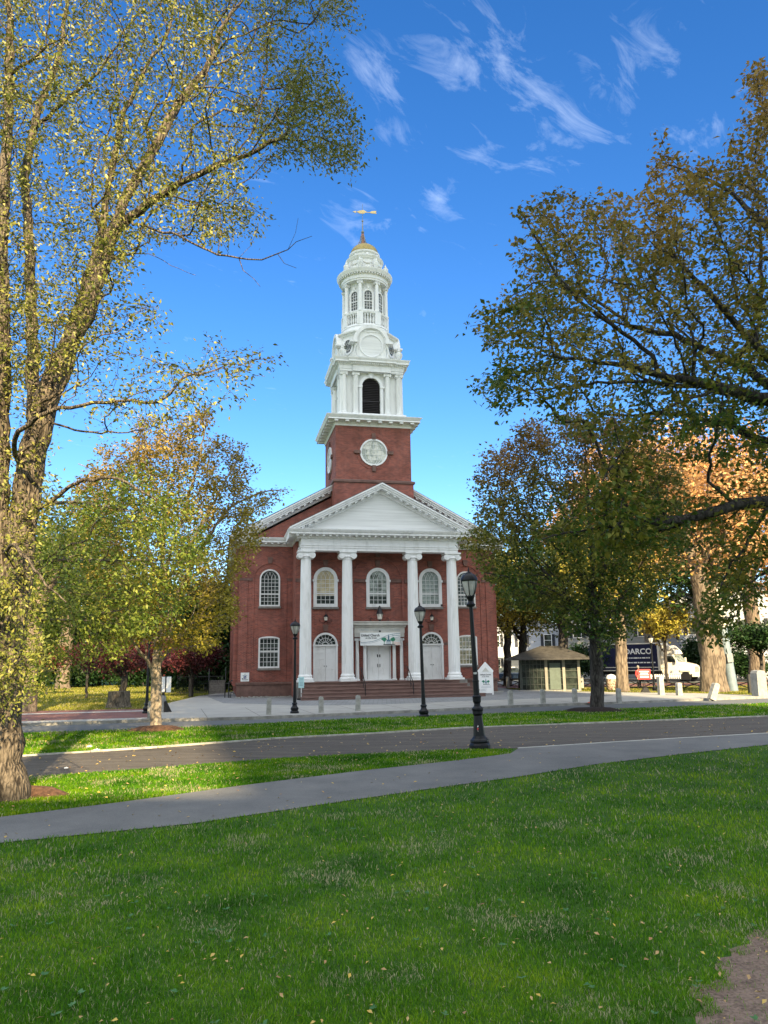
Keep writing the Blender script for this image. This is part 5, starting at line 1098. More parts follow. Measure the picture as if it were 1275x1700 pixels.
# mulch rings
def mulch(px, py, r, m, label, sy=.7):
    g = gnd(px, py); rr = random.Random(px); pts = [(g[0] + r * rr.uniform(.8, 1.15) * math.cos(a), g[1] + r * sy * rr.uniform(.85, 1.1) * math.sin(a)) for a in np.linspace(0, 2 * math.pi, 26)[:-1]]
    mb = MB(); n = len(pts); mb.add([(g[0], g[1], .2)] + [(g[0] + (p[0] - g[0]) * .6, g[1] + (p[1] - g[1]) * .6, .15) for p in pts] + [(p[0], p[1], .004) for p in pts], [(0, 1 + i, 1 + (i + 1) % n) for i in range(n)] + [(1 + i, 1 + n + i, 1 + n + (i + 1) % n, 1 + (i + 1) % n) for i in range(n)])
    tag(mb.build('mulch_bed', m, smooth=True), label, 'mulch', 'mulch beds round the trees', 'stuff')
mulch(986, 1181, 1.5, M['mulch'], 'black mulch ring under the dark-trunked tree', .8)
mulch(262, 1213, 1.1, M['mulch_red'], 'brown mulch under the pale-trunked young tree', .8)
mulch(38, 1322, .85, M['mulch_red'], 'brown earth and mulch at the foot of the huge elm', .45)

# ------------------------------------------------------------------ street lamps
def lamp(px, py, H, label, lean=0, detail=1, z=0.0, scale=1.0, big=False, facing=0):
    g = gnd(px, py, z); e = empty('street_lamp', (g[0], g[1], z), facing, label, 'street lamp', 'black street lamps on the green')
    e.rotation_euler = (0, R(lean), facing)
    k = H / 4.85; w = scale
    if big:
        base = [(.27, 0), (.27, .10), (.25, .14), (.23, .16), (.24, .2), (.235, .24), (.19, .28), (.165, .32), (.15, .34), (.14, .5), (.115, .80), (.11, .88), (.14, .93), (.14, 1.0), (.155, 1.04), (.155, 1.08), (.09, 1.14), (.085, 1.2), (.11, 1.26), (.115, 1.36), (.12, 1.40), (.085, 1.43)]
        pole = [(.082, 1.43), (.082, 1.78), (.09, 1.79), (.09, 1.83), (.075, 1.84), (.05, 3.86)]
    else:
        base = [(.21, 0), (.21, .08), (.16, .14), (.19, .2), (.19, .28), (.12, .36), (.10, .44), (.13, .48), (.12, .53), (.085, .56), (.08, .95)]
        pole = [(.075, .95), (.07, 1.3), (.05, 3.86)]
    sc = lambda pr: [(r * w, z_ * k) for r, z_ in pr]
    MB().lathe(sc(base), n=24 if big else 16, rf=(lambda i, z_: 1 + (.05 if (i % 3 == 0 and z_ < .9) else 0)) if big else None).build('base', M['black_iron'], e, smooth=not big)
    MB().lathe(sc(pole), n=16, rf=None).build('pole', M['black_iron'], e, smooth=True)
    MB().lathe(sc([(.05, 3.86), (.12, 3.88), (.13, 3.94), (.08, 3.98), (.06, 4.02), (.07, 4.06), (.11, 4.12), (.12, 4.17)]), n=16).build('capital', M['black_iron'], e, smooth=True)
    MB().lathe(sc([(.10, 4.17), (.15, 4.3), (.195, 4.45), (.215, 4.56), (.215, 4.6)]), n=8, rot=R(22.5)).build('glass', M['frost'], e, smooth=True)
    fr = MB()
    for q in range(6):
        a = q * math.pi / 3 + .3; fr.tube([(r * w * math.cos(a), r * w * math.sin(a), z_ * k) for r, z_ in ((.11, 4.16), (.165, 4.3), (.212, 4.45), (.232, 4.6))], .011 * w, 5)
    if big:
        for q in range(12): a = q * math.pi / 6; fr.lathe([(.018, 0), (.012, .03), (0, .05)], .118 * math.cos(a), .118 * math.sin(a), 5, 4.15 * k)
    fr.build('lantern_frame', M['black_iron'], e)
    MB().lathe(sc([(.235, 4.59), (.245, 4.62), (.235, 4.65), (.22, 4.70), (.17, 4.77), (.09, 4.81), (.08, 4.84), (.03, 4.86), (.02, 4.93), (.008, 5.0)]), n=20).build('hood', M['black_iron'], e, smooth=True)
    return e
l1 = lamp(797, 1243, 4.75, 'nearest and largest black street lamp, with white number and red sticker, right of the church door', lean=-1.7, big=True)
l1['label'] = 'nearest and tallest black street lamp, with white numbers and a red sticker on it'
text_mesh('181', .07, M['signwhite'], l1, (-.01, -.083, 1.98), name='numbers', bold=.003)
stk = MB(); stk.cbox(-.03, -.133, .50, .055, .006, .05)
stk.build('sticker', M['redpaint'], l1); MB().prism([(-.055, .57), (-.005, .57), (-.03, .62)], -.131, -.125).prism([(-.05, .48), (-.01, .48), (-.03, .44)], -.137, -.131).build('sticker', M['signwhite'], l1)
lamp(704, 1191, 4.7, 'black street lamp in front of the right-hand church door', lean=-.9, scale=1.08)
lamp(489, 1184, 4.1, 'black street lamp left of the church columns', scale=.95, z=.12)
lamp(243, 1184, 4.0, 'black street lamp on the lawn edge behind the pale tree trunk', z=.12, scale=.9)
lamp(1087, 1148, 4.0, 'distant street lamp in front of the white truck cab', scale=.9)

# ------------------------------------------------------------------ granite bollards and posts
def bollard_mesh(w, d, h, tilt=0):
    b = MB(); b.prism([(-w / 2, 0), (w / 2, 0), (w / 2 * .92, h * .88), (w / 2 * .7, h * .97), (0, h), (-w / 2 * .7, h * .97), (-w / 2 * .92, h * .88)], -d / 2, d / 2); return b
first = {}
def post(px, py, h, label, w=.22, tilt=0, group='granite bollards along the street', m='granite', z=.1, name='granite_bollard', rz=.2, cat='bollard'):
    g = gnd(px, py, z); key = (h, w, m)
    if key in first: o = first[key].copy(); COL.objects.link(o)
    else: o = bollard_mesh(w, w * .95, h).build(name, M[m]); first[key] = o
    o.location = (g[0], g[1], z - .02); o.rotation_euler = (0, R(tilt), rz); o.parent = None
    return tag(o, label, cat, group)
HB_ = .76
for px, py, lb, t in ((446, 1187, 'granite bollard left of the street lamp in front of the church wing', 1), (533, 1184, 'granite bollard first to the right of the left lamp', 0), (594, 1181, 'granite bollard straight in front of the church steps', 1.5),
        (848, 1171, 'granite bollard first to the right of the nearest lamp', 0), (902, 1169, 'granite bollard second to the right of the nearest lamp', -1), (955, 1167, 'granite bollard just left of the dark tree trunk', 0),
        (1028, 1167, 'granite bollard just right of the orange traffic cone', 0)): post(px, py, HB_, lb, tilt=t)
post(250, 1194, .78, 'sunlit granite bollard beside the pale tree trunk', w=.26)
post(1128, 1155, .80, 'short sunlit granite bollard below the truck bumper', w=.30)
post(1181, 1161, .95, 'leaning sunlit granite bollard tipped to the right', w=.34, tilt=24)
post(1098, 1154, 1.15, 'tall sunlit granite post at the foot of the distant lamp', w=.32)
post(1262, 1156, 1.5, 'big grey stone pillar at the right edge', w=.62, m='granite_dark', name='stone_pillar', cat='pillar', group=None)
q_ = gnd(1249, 1153); bb_ = MB().cbox(q_[0], q_[1] + .1, .1, .3, .25, 1.15); tag(bb_.build('utility_cabinet', M['black_metal']), 'black cabinet tucked beside the big grey stone pillar', 'cabinet')
# post and rail fence: granite posts with black crossed rails between
fp = [(843, 1141), (880, 1141), (897, 1141), (919, 1141), (966, 1142), (998, 1142), (1040, 1143), (1098, 1144), (1252, 1147)]
def fpos(px, py): g = gnd(px, py + 1); return np.array([g[0], g[1]])
names = ['leftmost granite fence post beside the parked cars', 'granite fence post left of the kiosk, second in the row', 'granite fence post third in the row', 'granite fence post at the left corner of the kiosk', 'granite fence post in front of the kiosk doorway', 'granite fence post between kiosk and barrel', 'granite fence post touching the slim pale trunk', 'granite fence post in front of the truck wheel', 'rightmost granite fence post near the stone pillar']
for (px, py), lb in zip(fp, names): post(px, py + 1, .98, lb, w=.26, group='granite posts of the rail fence', z=0.0, name='granite_post', cat='post')
def rail(p, q, label):
    e = empty('iron_railing', (p[0], p[1], 0), 0, label, 'railing', 'black crossed railings between granite posts'); d = np.array([q[0] - p[0], q[1] - p[1]]); L = np.linalg.norm(d); u = d / L
    n = max(1, round(L / 1.6)); r_ = MB(); x_ = MB()
    P = lambda s, z: (u[0] * s, u[1] * s, z)
    r_.tube([P(.15, .72), P(L - .15, .72)], .045, 5); r_.tube([P(.15, .16), P(L - .15, .16)], .04, 5)
    for k in range(n):
        a, b = .15 + (L - .3) * k / n, .15 + (L - .3) * (k + 1) / n
        x_.tube([P(a, .17), P(b, .71)], .034, 4); x_.tube([P(a, .71), P(b, .17)], .034, 4)
        if k: x_.tube([P(a, 0), P(a, .74)], .03, 4)
    r_.build('rails', M['black_metal'], e); x_.build('crosses', M['black_metal'], e)
seg = ['first on the left, before the cars', 'second from the left', 'left of the kiosk', 'along the kiosk front', 'right of the kiosk door', 'behind the patterned barrel', 'behind the red board', 'right of the distant lamp, the longest']
for k in range(len(fp) - 1):
    p, q = fpos(*fp[k]), fpos(*fp[k + 1]); rail(p, q, 'black crossed iron railing, ' + seg[k])
q2 = fpos(1252, 1147); rail(q2, q2 + np.array([7., -3.2]), 'black crossed iron railing leaving the frame at the right edge')
p0 = fpos(843, 1141); rail(p0 + np.array([-2.2, .8]), p0, 'black crossed iron railing running behind the church corner')

# ------------------------------------------------------------------ signs
# banner over the middle door
bc = CW(.08, yp - .62, 3.42)
ban = empty('banner', bc, th, 'white banner with church and green trees drawn on it, over the middle door', 'banner')
wb, hb = 2.72, .84
MB().box(-wb / 2, wb / 2, -.012, .012, 0, hb).build('cloth', M['signwhite'], ban)
text_mesh('United Church', .235, M['ink'], ban, (-.68, -.018, .66), name='lettering', bold=.006, sx=.88)
text_mesh('on the Green', .14, M['ink'], ban, (-.62, -.018, .49), name='lettering', bold=.003)
def band(f, x0, x1, w, m, nm='stripe', n=22, y=-.0165):
    b = MB(); xs = np.linspace(x0, x1, n)
    vs = []; 
    for x in xs: vs += [(x, y, f(x) - w / 2), (x, y, f(x) + w / 2)]
    b.add(vs, [(2 * i, 2 * i + 2, 2 * i + 3, 2 * i + 1) for i in range(n - 1)]); b.build(nm, M[m], ban)
sw_ = lambda x: .17 + .60 / (1 + math.exp(-(x - .1) * 3.0))
band(lambda x: sw_(x) + .02, -1.34, 1.34, .03, 'teal_ink'); band(lambda x: sw_(x) * .95 - .05, -1.34, 1.34, .022, 'greyink', y=-.0167)
for i, (o, m) in enumerate(((.62, 'teal_ink'), (.50, 'teal_ink'), (.42, 'teal_ink'), (.34, 'green_ink'), (.26, 'greyink'), (.18, 'orange_ink'), (.10, 'orange_ink'), (.03, 'orange_ink'))): band(lambda x, o=o: o + .05 * math.sin((1.3 - x) * 2) - .06 * (x - .9), .78, 1.34, .022, m, y=-.017 - .0002 * i)
def church_logo(par, cx, z0, s, y):
    MB().prism([(cx - .34 * s, z0), (cx + .42 * s, z0), (cx + .38 * s, z0 + .05 * s), (cx - .30 * s, z0 + .05 * s)], y - .003, y).build('drawing', M['ink'], par)
    MB().box(cx - .12 * s, cx + .12 * s, y - .0045, y - .0005, z0 + .05 * s, z0 + .25 * s).prism([(cx - .16 * s, z0 + .25 * s), (cx + .16 * s, z0 + .25 * s), (cx, z0 + .36 * s)], y - .0045, y - .0005).box(cx - .045 * s, cx + .045 * s, y - .0035, y - .0002, z0 + .3 * s, z0 + .5 * s).prism([(cx - .03 * s, z0 + .5 * s), (cx + .03 * s, z0 + .5 * s), (cx, z0 + .66 * s)], y - .0035, y - .0002).build('drawing', M['teal_ink'], par)
    MB().box(cx - .09 * s, cx - .05 * s, y - .006, y - .0046, z0 + .06 * s, z0 + .2 * s).box(cx - .02 * s, cx + .02 * s, y - .006, y - .0046, z0 + .06 * s, z0 + .2 * s).box(cx + .05 * s, cx + .09 * s, y - .006, y - .0046, z0 + .06 * s, z0 + .2 * s).build('drawing', M['signwhite'], par)
    for sx in (-1, 1):
        c = cx + sx * .27 * s; rr = random.Random(3 + sx); pts = [(c + s * .17 * rr.uniform(.7, 1.1) * math.cos(a), z0 + .33 * s + s * .14 * rr.uniform(.65, 1.1) * math.sin(a)) for a in np.linspace(0, 6.28, 17)[:-1]]
        MB().prism(pts, y - .0025, y).box(c - .015 * s, c + .015 * s, y - .0025, y, z0 + .05 * s, z0 + .25 * s).build('drawing', M['green_ink'], par)
church_logo(ban, .55, .03, 1.1, -.019)
# folding notice board by the right wing
g = atY(806, 1120, 52.3); sg2 = empty('notice_board', (g[0], g[1], .12), R(6), 'white gabled notice board with church drawing, standing by the right church wing', 'sign')
wS, hS = .98, 1.86
MB().box(-wS / 2, wS / 2, -.03, .03, .1, hS * .82).prism([(-wS / 2 - .04, hS * .80), (wS / 2 + .04, hS * .80), (wS / 2 + .04, hS * .84), (.0, hS + .28), (-wS / 2 - .04, hS * .84)], -.05, .05).box(-wS / 2, -wS / 2 + .08, -.06, .04, 0, hS * .8).box(wS / 2 - .08, wS / 2, -.06, .04, 0, hS * .8).build('board', M['signframe'], sg2)
text_mesh('United Church', .125, M['ink'], sg2, (-.01, -.036, 1.30), bold=.003, sx=.95); text_mesh('on the Green', .09, M['ink'], sg2, (-.01, -.036, 1.17), bold=.002)
church_logo(sg2, 0, .66, .62, -.034)
t_ = MB()
for i, (z, w) in enumerate(((.55, .62), (.47, .7), (.36, .4), (.30, .3), (.24, .36))): t_.box(-.36 if w < .5 else -w / 2, (-.36 + w) if w < .5 else w / 2, -.034, -.031, z, z + .022)
t_.build('small_print', M['greyink'], sg2); MB().prism([(-.24, 1.50), (.24, 1.50), (0, 1.78)], -.054, -.0505).build('emblem', M['cream'], sg2)
# parish sign on the left wing
ws = empty('wall_sign', CW(-8.62, YW - .03, 1.48), th, 'small white sign with blue wheelchair symbol on the left church wall', 'sign')
MB().box(-.28, .28, -.05, 0, -.29, .29).build('panel', M['signwhite'], ws); MB().box(-.09, .09, -.054, -.0505, -.12, .06).build('symbol_panel', M['blue_ink'], ws)
MB().ring([(.03 + .045 * math.cos(a), -.07 + .045 * math.sin(a)) for a in np.linspace(0, 6.28, 13)[:-1]], [(.03 + .03 * math.cos(a), -.07 + .03 * math.sin(a)) for a in np.linspace(0, 6.28, 13)[:-1]], -.057, -.0545).box(-.02, 0, -.057, -.0545, -.06, .02).box(-.02, .04, -.057, -.0545, -.06, -.045).lathe([(.0, -.015), (.015, 0), (0, .015)], -.012, -.056, 8, .035).build('wheelchair_symbol', M['signwhite'], ws)
MB().box(-.2, .2, -.054, -.0505, -.2, -.165).box(-.2, -.12, -.054, -.0505, -.13, -.07).build('small_print', M['ink'], ws); MB().box(-.15, .15, -.054, -.0505, .09, .12).prism([(-.05, .15), (.05, .2), (.05, .22), (-.05, .17)], -.054, -.0505).build('small_print', M['teal_ink'], ws)
# small aqua sign on a white stick
g = gnd(500, 1162, .12); ss = empty('post_sign', (g[0], g[1], .12), R(5), 'small pale blue sign on a white stick with black foot, by the church steps', 'sign')
MB().box(-.24, .30, -.18, .18, 0, .10).build('foot', M['black_metal'], ss); MB().box(-.025, .025, -.02, .02, .1, .95).build('stick', M['signframe'], ss)
MB().box(-.17, .17, -.045, -.022, .72, 1.38).build('panel', M['aqua'], ss); t_ = MB()
for z in (1.26, 1.19, 1.06, .99, .9, .84): t_.box(-.11, .11, -.048, -.0455, z, z + .022)
t_.build('small_print', M['teal_ink'], ss)
# grey folding sign on the brick walk, partly behind the pale trunk
g = gnd(270, 1182, .12); fs2 = empty('folding_sign', (g[0], g[1], .12), R(15), 'white and blue notice board on a dark foot behind the pale tree trunk', 'sign')
MB().prism([(-.42, 0), (.42, 0), (.16, .5), (-.16, .5)], -.2, .2).box(-.06, .06, -.05, .05, .5, .95).build('foot', M['black_metal'], fs2); MB().box(-.34, .34, -.05, .05, .92, 1.65).build('panel', M['signwhite'], fs2); MB().box(.06, .12, -.06, -.052, .92, 1.65).build('stripe', M['ink'], fs2)
g = gnd(256, 1184, .12); tag(MB().cbox(g[0], g[1] + .8, .1, .5, .4, .75).box(g[0] - .2, g[0] + .2, g[1] + .6, g[1] + 1, .85, .9).build('utility_box', M['lead']), 'low grey utility box behind the sunlit bollard', 'utility box')
# orange cone
g = gnd(984, 1167, .12); cn = empty('traffic_cone', (g[0], g[1], .12), 0, 'orange traffic cone with white bands right of the dark tree trunk', 'traffic cone')
MB().box(-.2, .2, -.2, .2, 0, .04).lathe([(.15, .04), (.035, .72), (.0, .74)], n=18).build('cone', M['orange'], cn, smooth=True)
MB().lathe([(.098, .36), (.078, .47)], n=18, cap=False).lathe([(.066, .55), (.054, .62)], n=18, cap=False).build('band', M['signwhite'], cn, smooth=True)
# litter barrel with a white dome
g = gnd(1016, 1146); br = empty('litter_barrel', (g[0], g[1], 0), 0, 'round patterned barrel with a white dome lid beside the slim pale trunk', 'litter bin')
MB().lathe([(.36, 0), (.4, .1), (.42, .45), (.4, .78), (.37, .84)], n=20).build('body', mat('patterned_body', (.42, .33, .24), .7, col2=(.10, .05, .04), vs=9, thr=(.44, .52)), br, smooth=True)
MB().lathe([(.41, .84), (.42, .9), (.36, 1.02), (.24, 1.14), (.0, 1.2)], n=20).build('lid', M['signwhite'], br, smooth=True)
# red board on a stand and the person in red behind it
g = gnd(1072, 1152); rb = empty('sign_stand', (g[0], g[1], 0), R(-12), 'red square board with white lettering on a black stand, right of the slim trunk', 'sign')
MB().prism([(-.36, 0), (.36, 0), (.1, .42), (-.1, .42)], -.3, .3).tube([(0, 0, .4), (0, 0, 1.1)], .03, 6).build('stand', M['black_metal'], rb)
MB().box(-.40, .40, -.05, -.01, .95, 1.62).build('board', M['redpaint'], rb)
MB().box(-.3, .3, -.054, -.0505, 1.44, 1.5).box(-.24, .24, -.054, -.0505, 1.33, 1.38).box(-.3, .3, -.054, -.0505, 1.24, 1.27).box(-.28, .28, -.054, -.0505, 1.08, 1.16).build('lettering_bars', M['signwhite'], rb)
# stump on the lawn
g = gnd(196, 1177); st = MB().lathe([(.78, 0), (.66, .12), (.58, .4), (.56, .95)], g[0], g[1], 24, rf=lambda i, z: 1 + .06 * math.sin(i * 1.7)); tag(st.build('tree_stump', M['bark_limb'], smooth=True), 'cut tree stump on the left lawn beside a purple maple', 'tree stump')
# utility pole
g = gnd(1217, 1148); up_ = empty('utility_pole', (g[0], g[1], 0), 0, 'thick utility pole, blue-grey below and whitish above, right of the forked elm', 'utility pole'); up_.rotation_euler = (0, R(-4.2), 0)
MB().lathe([(.36, 0), (.33, 2.0), (.31, 4.4)], n=20, cap=False).build('lower_pole', mat('blue_grey_paint', (.17, .22, .26), .55, var=.15), up_, smooth=True)
MB().lathe([(.30, 4.4), (.23, 11.8)], n=20).build('upper_pole', mat('weathered_pole', (.50, .46, .38), .8, var=.25, stretch=(2, 2, .3)), up_, smooth=True)
MB().lathe([(.335, 4.38), (.335, 4.44)], n=20).lathe([(.32, 4.9), (.32, 4.96)], n=20).lathe([(.31, 6.0), (.31, 6.06)], n=20).build('bands', M['black_metal'], up_)
MB().box(-.2, .2, -.45, -.3, 2.0, 2.6).build('junction_box', M['lead'], up_)
# side stairs and railing left of the church
e = empty('side_steps', CW(-10.45, 12.5), th, 'stone side steps with black handrails at the left of the church', 'steps')
for k in range(6): MB().box(-.6, .6, k * .34, 2.6, k * .18, (k + 1) * .18).build('step', M['greystone'], e)
for sx in (-1, 1):
    MB().tube([(sx * .64, 0, .1), (sx * .64, 0, 1.0), (sx * .64, 2.0, 2.05), (sx * .64, 2.6, 2.05)], .03, 5).tube([(sx * .64, 2.0, 1.0), (sx * .64, 2.0, 2.0)], .025, 5).tube([(sx * .64, 1.0, .6), (sx * .64, 1.0, 1.5)], .02, 5).build('handrail', M['black_metal'], e)
fe = empty('picket_railing', CW(-13.5, 14), th, 'dark iron picket railing between the lawn and the left church wall', 'railing'); pk = MB()
for k in range(26): pk.tube([(k * .14, 0, 0), (k * .14, 0, 1.5)], .012, 4)
pk.tube([(0, 0, 1.4), (3.6, 0, 1.4)], .02, 4).tube([(0, 0, .2), (3.6, 0, .2)], .02, 4); pk.build('pickets', M['black_metal'], fe)
e2 = empty('utility_pipe', CW(-9.65, 4.2, 0), th, 'black pipework bent along the left corner of the church', 'pipe'); MB().tube([(0, 0, .1), (0, 0, 1.15), (.3, 0, 1.3)], .05, 6).tube([(-.25, .3, .1), (-.25, .3, 1.05), (.1, .3, 1.05)], .04, 6).tube([(.1, -.2, .1), (.15, -.2, .5), (.4, -.25, .4)], .04, 6).build('pipe', M['black_metal'], e2)
# litter on the near strip
for (px, py, s) in ((149, 1239, .08), (161, 1245, .09), (110, 1274, .05)):
    g = gnd(px, py, .05); b = MB().cbox(0, 0, 0, s * 1.6, s, s * .45); b.prism([(-s * .5, .0), (s * .4, s * .1), (s * .1, s * .7)], -s * .3, s * .2); o = b.build('litter', M['signwhite'], loc=(g[0], g[1], .03)); tag(o, {149: 'crumpled white litter at the grass edge, left piece', 161: 'crumpled white litter on the kerb, right piece', 110: 'tiny white scrap lying in the near grass'}.get(px), 'litter', 'scraps of white litter')

# ------------------------------------------------------------------ kiosk
g = gnd(915, 1147); kx = atY(913, 1100, 61); ki = empty('kiosk', (kx[0], 61, 0), R(-14), 'glazed green-grey kiosk with low hipped roof behind the railing', 'kiosk')
kw, kd, kh = 4.3, 3.2, 2.45
KG = mat('kiosk_paint', (.06, .07, .06), .6, var=.2); KP = mat('kiosk_post', (.26, .25, .21), .6)
MB().box(-kw / 2 + .05, kw / 2 - .05, -kd / 2 + .05, kd / 2 - .05, .12, kh).build('glazing', glass_mat('kiosk_glass', (.05, .065, .055), (.015, .02, .018), 2, rough=.3, spec=.15), ki)
MB().box(-kw / 2 - .1, kw / 2 + .1, -kd / 2 - .1, kd / 2 + .1, 0, .12).build('plinth', M['granite_dark'], ki)
for x in (-kw / 2, -.25, 1.05, kw / 2):
    for y in (-kd / 2, kd / 2): MB().cbox(x, y, .12, .2, .2, kh - .1).build('post', KP if x > -2 else KG, ki)
kb_ = MB()
for k in range(1, 7): kb_.box(-kw / 2 + .1 + k * .28 - .02, -kw / 2 + .1 + k * .28 + .02, -kd / 2 - .03, -kd / 2 + .02, .2, kh)
for z in (.5, 1.0, 1.5, 2.0): kb_.box(-kw / 2 + .1, kw / 2 - .1, -kd / 2 - .02, -kd / 2 + .03, z, z + .04)
kb_.build('glazing_bars', KG, ki)
MB().box(.0, .8, -kd / 2 - .04, -kd / 2 + .03, .15, 2.1).build('door', mat('kiosk_door', (.10, .13, .11), .5), ki)
rfm = MB(); o_ = 1.05; rfm.add([(-kw / 2 - o_, -kd / 2 - o_, kh), (kw / 2 + o_, -kd / 2 - o_, kh), (kw / 2 + o_, kd / 2 + o_, kh), (-kw / 2 - o_, kd / 2 + o_, kh), (-.7, 0, kh + .95), (.7, 0, kh + .95), (-kw / 2 - o_, -kd / 2 - o_, kh - .12), (kw / 2 + o_, -kd / 2 - o_, kh - .12), (kw / 2 + o_, kd / 2 + o_, kh - .12), (-kw / 2 - o_, kd / 2 + o_, kh - .12)],
    [(0, 1, 5, 4), (1, 2, 5), (2, 3, 4, 5), (3, 0, 4), (6, 7, 1, 0), (7, 8, 2, 1), (8, 9, 3, 2), (9, 6, 0, 3), (9, 8, 7, 6)]); rfm.build('roof', mat('kiosk_roof', (.055, .052, .048), .8, var=.3), ki)
# ------------------------------------------------------------------ houses across the street
SHUT = mat('black_shutters', (.02, .025, .035), .6); CLAP = mat('shaded_white_clapboard', (.46, .49, .54), .7, col2=(.35, .38, .43), vs=.8, stretch=(.2, .2, 12), bump=.2, bs=12); GCLAP = mat('grey_clapboard', (.28, .29, .29), .7, col2=(.2, .21, .21), vs=.8, stretch=(.2, .2, 12))  # white boards darkened to bluish grey: the houses' shade is in the colour
def house(px, Y, w, h, label, m, rz=0, rows=2, cols=3, d=9, rh=3, porch=False, door=0):
    q = atY(px, 1100, Y); e = empty('house', (q[0], Y, 0), rz, label, 'house', 'houses across the street')
    MB().box(-w / 2, w / 2, 0, d, 0, h).prism([(-w / 2, h), (w / 2, h), (0, h + rh)], .0, d).build('wall', m, e)
    rf = MB()
    for s in (-1, 1): rf.prism([(s * (w / 2 + .5), h - .25), (s * (w / 2 + .5), h), (0, h + rh + .3), (0, h + rh + .02)], -.5, d + .5)
    rf.build('roof', M['slate'], e); MB().box(-w / 2 - .1, w / 2 + .1, -.12, -.005, h - .3, h).build('eaves_board', M['white'], e)
    for r_ in range(rows):
        for c in range(cols):
            x = -w / 2 + w * (c + .5) / cols; z = .9 + r_ * (h / rows)
            if r_ == 0 and c == door: 
                dd = MB().box(x - .5, x + .5, -.06, .02, .3, 2.5).build('door', SHUT, e); MB().prism([(x - 1.0, 2.75), (x + 1.0, 2.75), (x, 3.5)], -.9, 0).build('door_hood', M['white'], e); continue
            f = MB().ring(arch_poly(x, z - .08, 1.14, 1.76, 0), arch_poly(x, z, .96, 1.6, 0), -.09, .02).box(x - .48, x + .48, -.07, -.03, z + .78, z + .84).build('window', M['white'], e)
            MB().box(x - .48, x + .48, -.02, .01, z, z + 1.6).build('pane', M['glass_dark'], f)
            for s in (-1, 1): MB().box(*sorted((x + s * .6, x + s * 1.0)), -.07, -.005, z - .05, z + 1.65).build('shutter', SHUT, f)
    if porch:
        pm = MB().box(-w / 2, w / 2, -2.4, -.01, 2.8, 3.1).box(-w / 2, w / 2, -2.4, -.01, .2, .4); pm.build('porch', M['white'], e)
        for c in range(5): MB().lathe([(.16, .4), (.13, 2.8)], -w / 2 + .3 + c * (w - .6) / 4, -2.2, 10).build('porch_column', M['white'], e)
    return e
house(1245, 93, 15, 8.6, 'big white clapboard house with dark shutters behind the right-edge pillar', CLAP, R(-24), 2, 5, door=9)
house(1140, 98, 10, 7.6, 'white house with a dark gabled door hood just right of the truck cab', CLAP, R(-20), 2, 3, door=1)
house(1015, 100, 12, 8.5, 'grey clapboard house behind the truck box', GCLAP, R(-14), 2, 3, door=9)
house(868, 112, 11, 6.8, 'white house with a columned porch seen between church and kiosk', CLAP, R(-8), 2, 3, porch=True, door=1)
q = atY(1215, 1100, 86); pfn = empty('picket_fence', (q[0] - 8, 89, 0), R(-24), 'white picket fence in front of the big white house', 'fence'); pk = MB()
for k in range(90): pk.box(k * .22, k * .22 + .10, 0, .03, .1, 1.15)
pk.box(0, 19.8, .03, .07, .35, .43).box(0, 19.8, .03, .07, .85, .93); pk.build('pickets', M['white'], pfn)
# ------------------------------------------------------------------ vehicles
def wheel(par, x, y, r, w, m):
    t = MB().lathe([(r * .55, -w / 2), (r * .95, -w / 2), (r, -w / 3), (r, w / 3), (r * .95, w / 2), (r * .55, w / 2)], n=20); t.xform(Matrix.Translation((x, y, r)) @ Matrix.Rotation(R(90), 4, 'X'))
    o = t.build('wheel', M['black_metal'], par, smooth=True); q = MB().lathe([(0, -w / 2 + .02), (r * .56, -w / 2 + .01), (r * .56, w / 2 - .01), (0, w / 2 - .02)], n=14); q.xform(Matrix.Translation((x, y, r)) @ Matrix.Rotation(R(90), 4, 'X')); q.build('rim', m, o, smooth=True)
def loft(secs):    # secs: list of (x, [ (y,z)...]) closed rings
    b = MB(); n = len(secs[0][1]); vs = [(x, y, z) for x, ring in secs for (y, z) in ring]
    fs = [(i * n + k, i * n + (k + 1) % n, (i + 1) * n + (k + 1) % n, (i + 1) * n + k) for i in range(len(secs) - 1) for k in range(n)]
    fs += [tuple(range(n)), tuple((len(secs) - 1) * n + k for k in range(n - 1, -1, -1))]; b.add(vs, fs); return b
def car(px, Y, rz, paint, label):
    q = atY(px, 1100, Y); e = empty('parked_car', (q[0], Y, 0), rz, label, 'car', 'cars parked across the street')
    hw = .9
    def ring(z0, z1, w, t=.12): return [(-w, z0 + .1), (-w, z1 - t), (-w + t * 1.2, z1), (w - t * 1.2, z1), (w, z1 - t), (w, z0 + .1), (w - .12, z0), (-w + .12, z0)]
    loft([(-2.3, ring(.4, .85, .78)), (-2.15, ring(.3, 1.0, .88)), (-1.2, ring(.28, 1.02, hw)), (.6, ring(.28, 1.0, hw)), (1.6, ring(.28, .92, .9)), (2.15, ring(.3, .78, .84)), (2.3, ring(.42, .68, .7))]).build('body', paint, e, smooth=True)
    loft([(-1.95, [(-.74, .98), (-.74, 1.0), (.74, 1.0), (.74, .98)]), (-1.25, [(-.78, .98), (-.62, 1.42), (.62, 1.42), (.78, .98)]), (.1, [(-.78, .98), (-.62, 1.48), (.62, 1.48), (.78, .98)]), (.95, [(-.78, .95), (-.74, .97), (.74, .97), (.78, .95)])]).build('window', M['glass_dark'], e, smooth=True)
    MB().box(-1.1, .0, -.6, .6, 1.43, 1.50).build('roof', paint, e)
    for x in (-1.4, 1.4):
        for y in (-.82, .82): wheel(e, x, y, .33, .22, M['lead'])
    for y in (-.6, .6): MB().cbox(2.24, y, .58, .1, .3, .13).build('headlight', M['signwhite'], e); MB().cbox(-2.26, y, .72, .08, .3, .14).build('taillight', M['redpaint'], e)
    return e
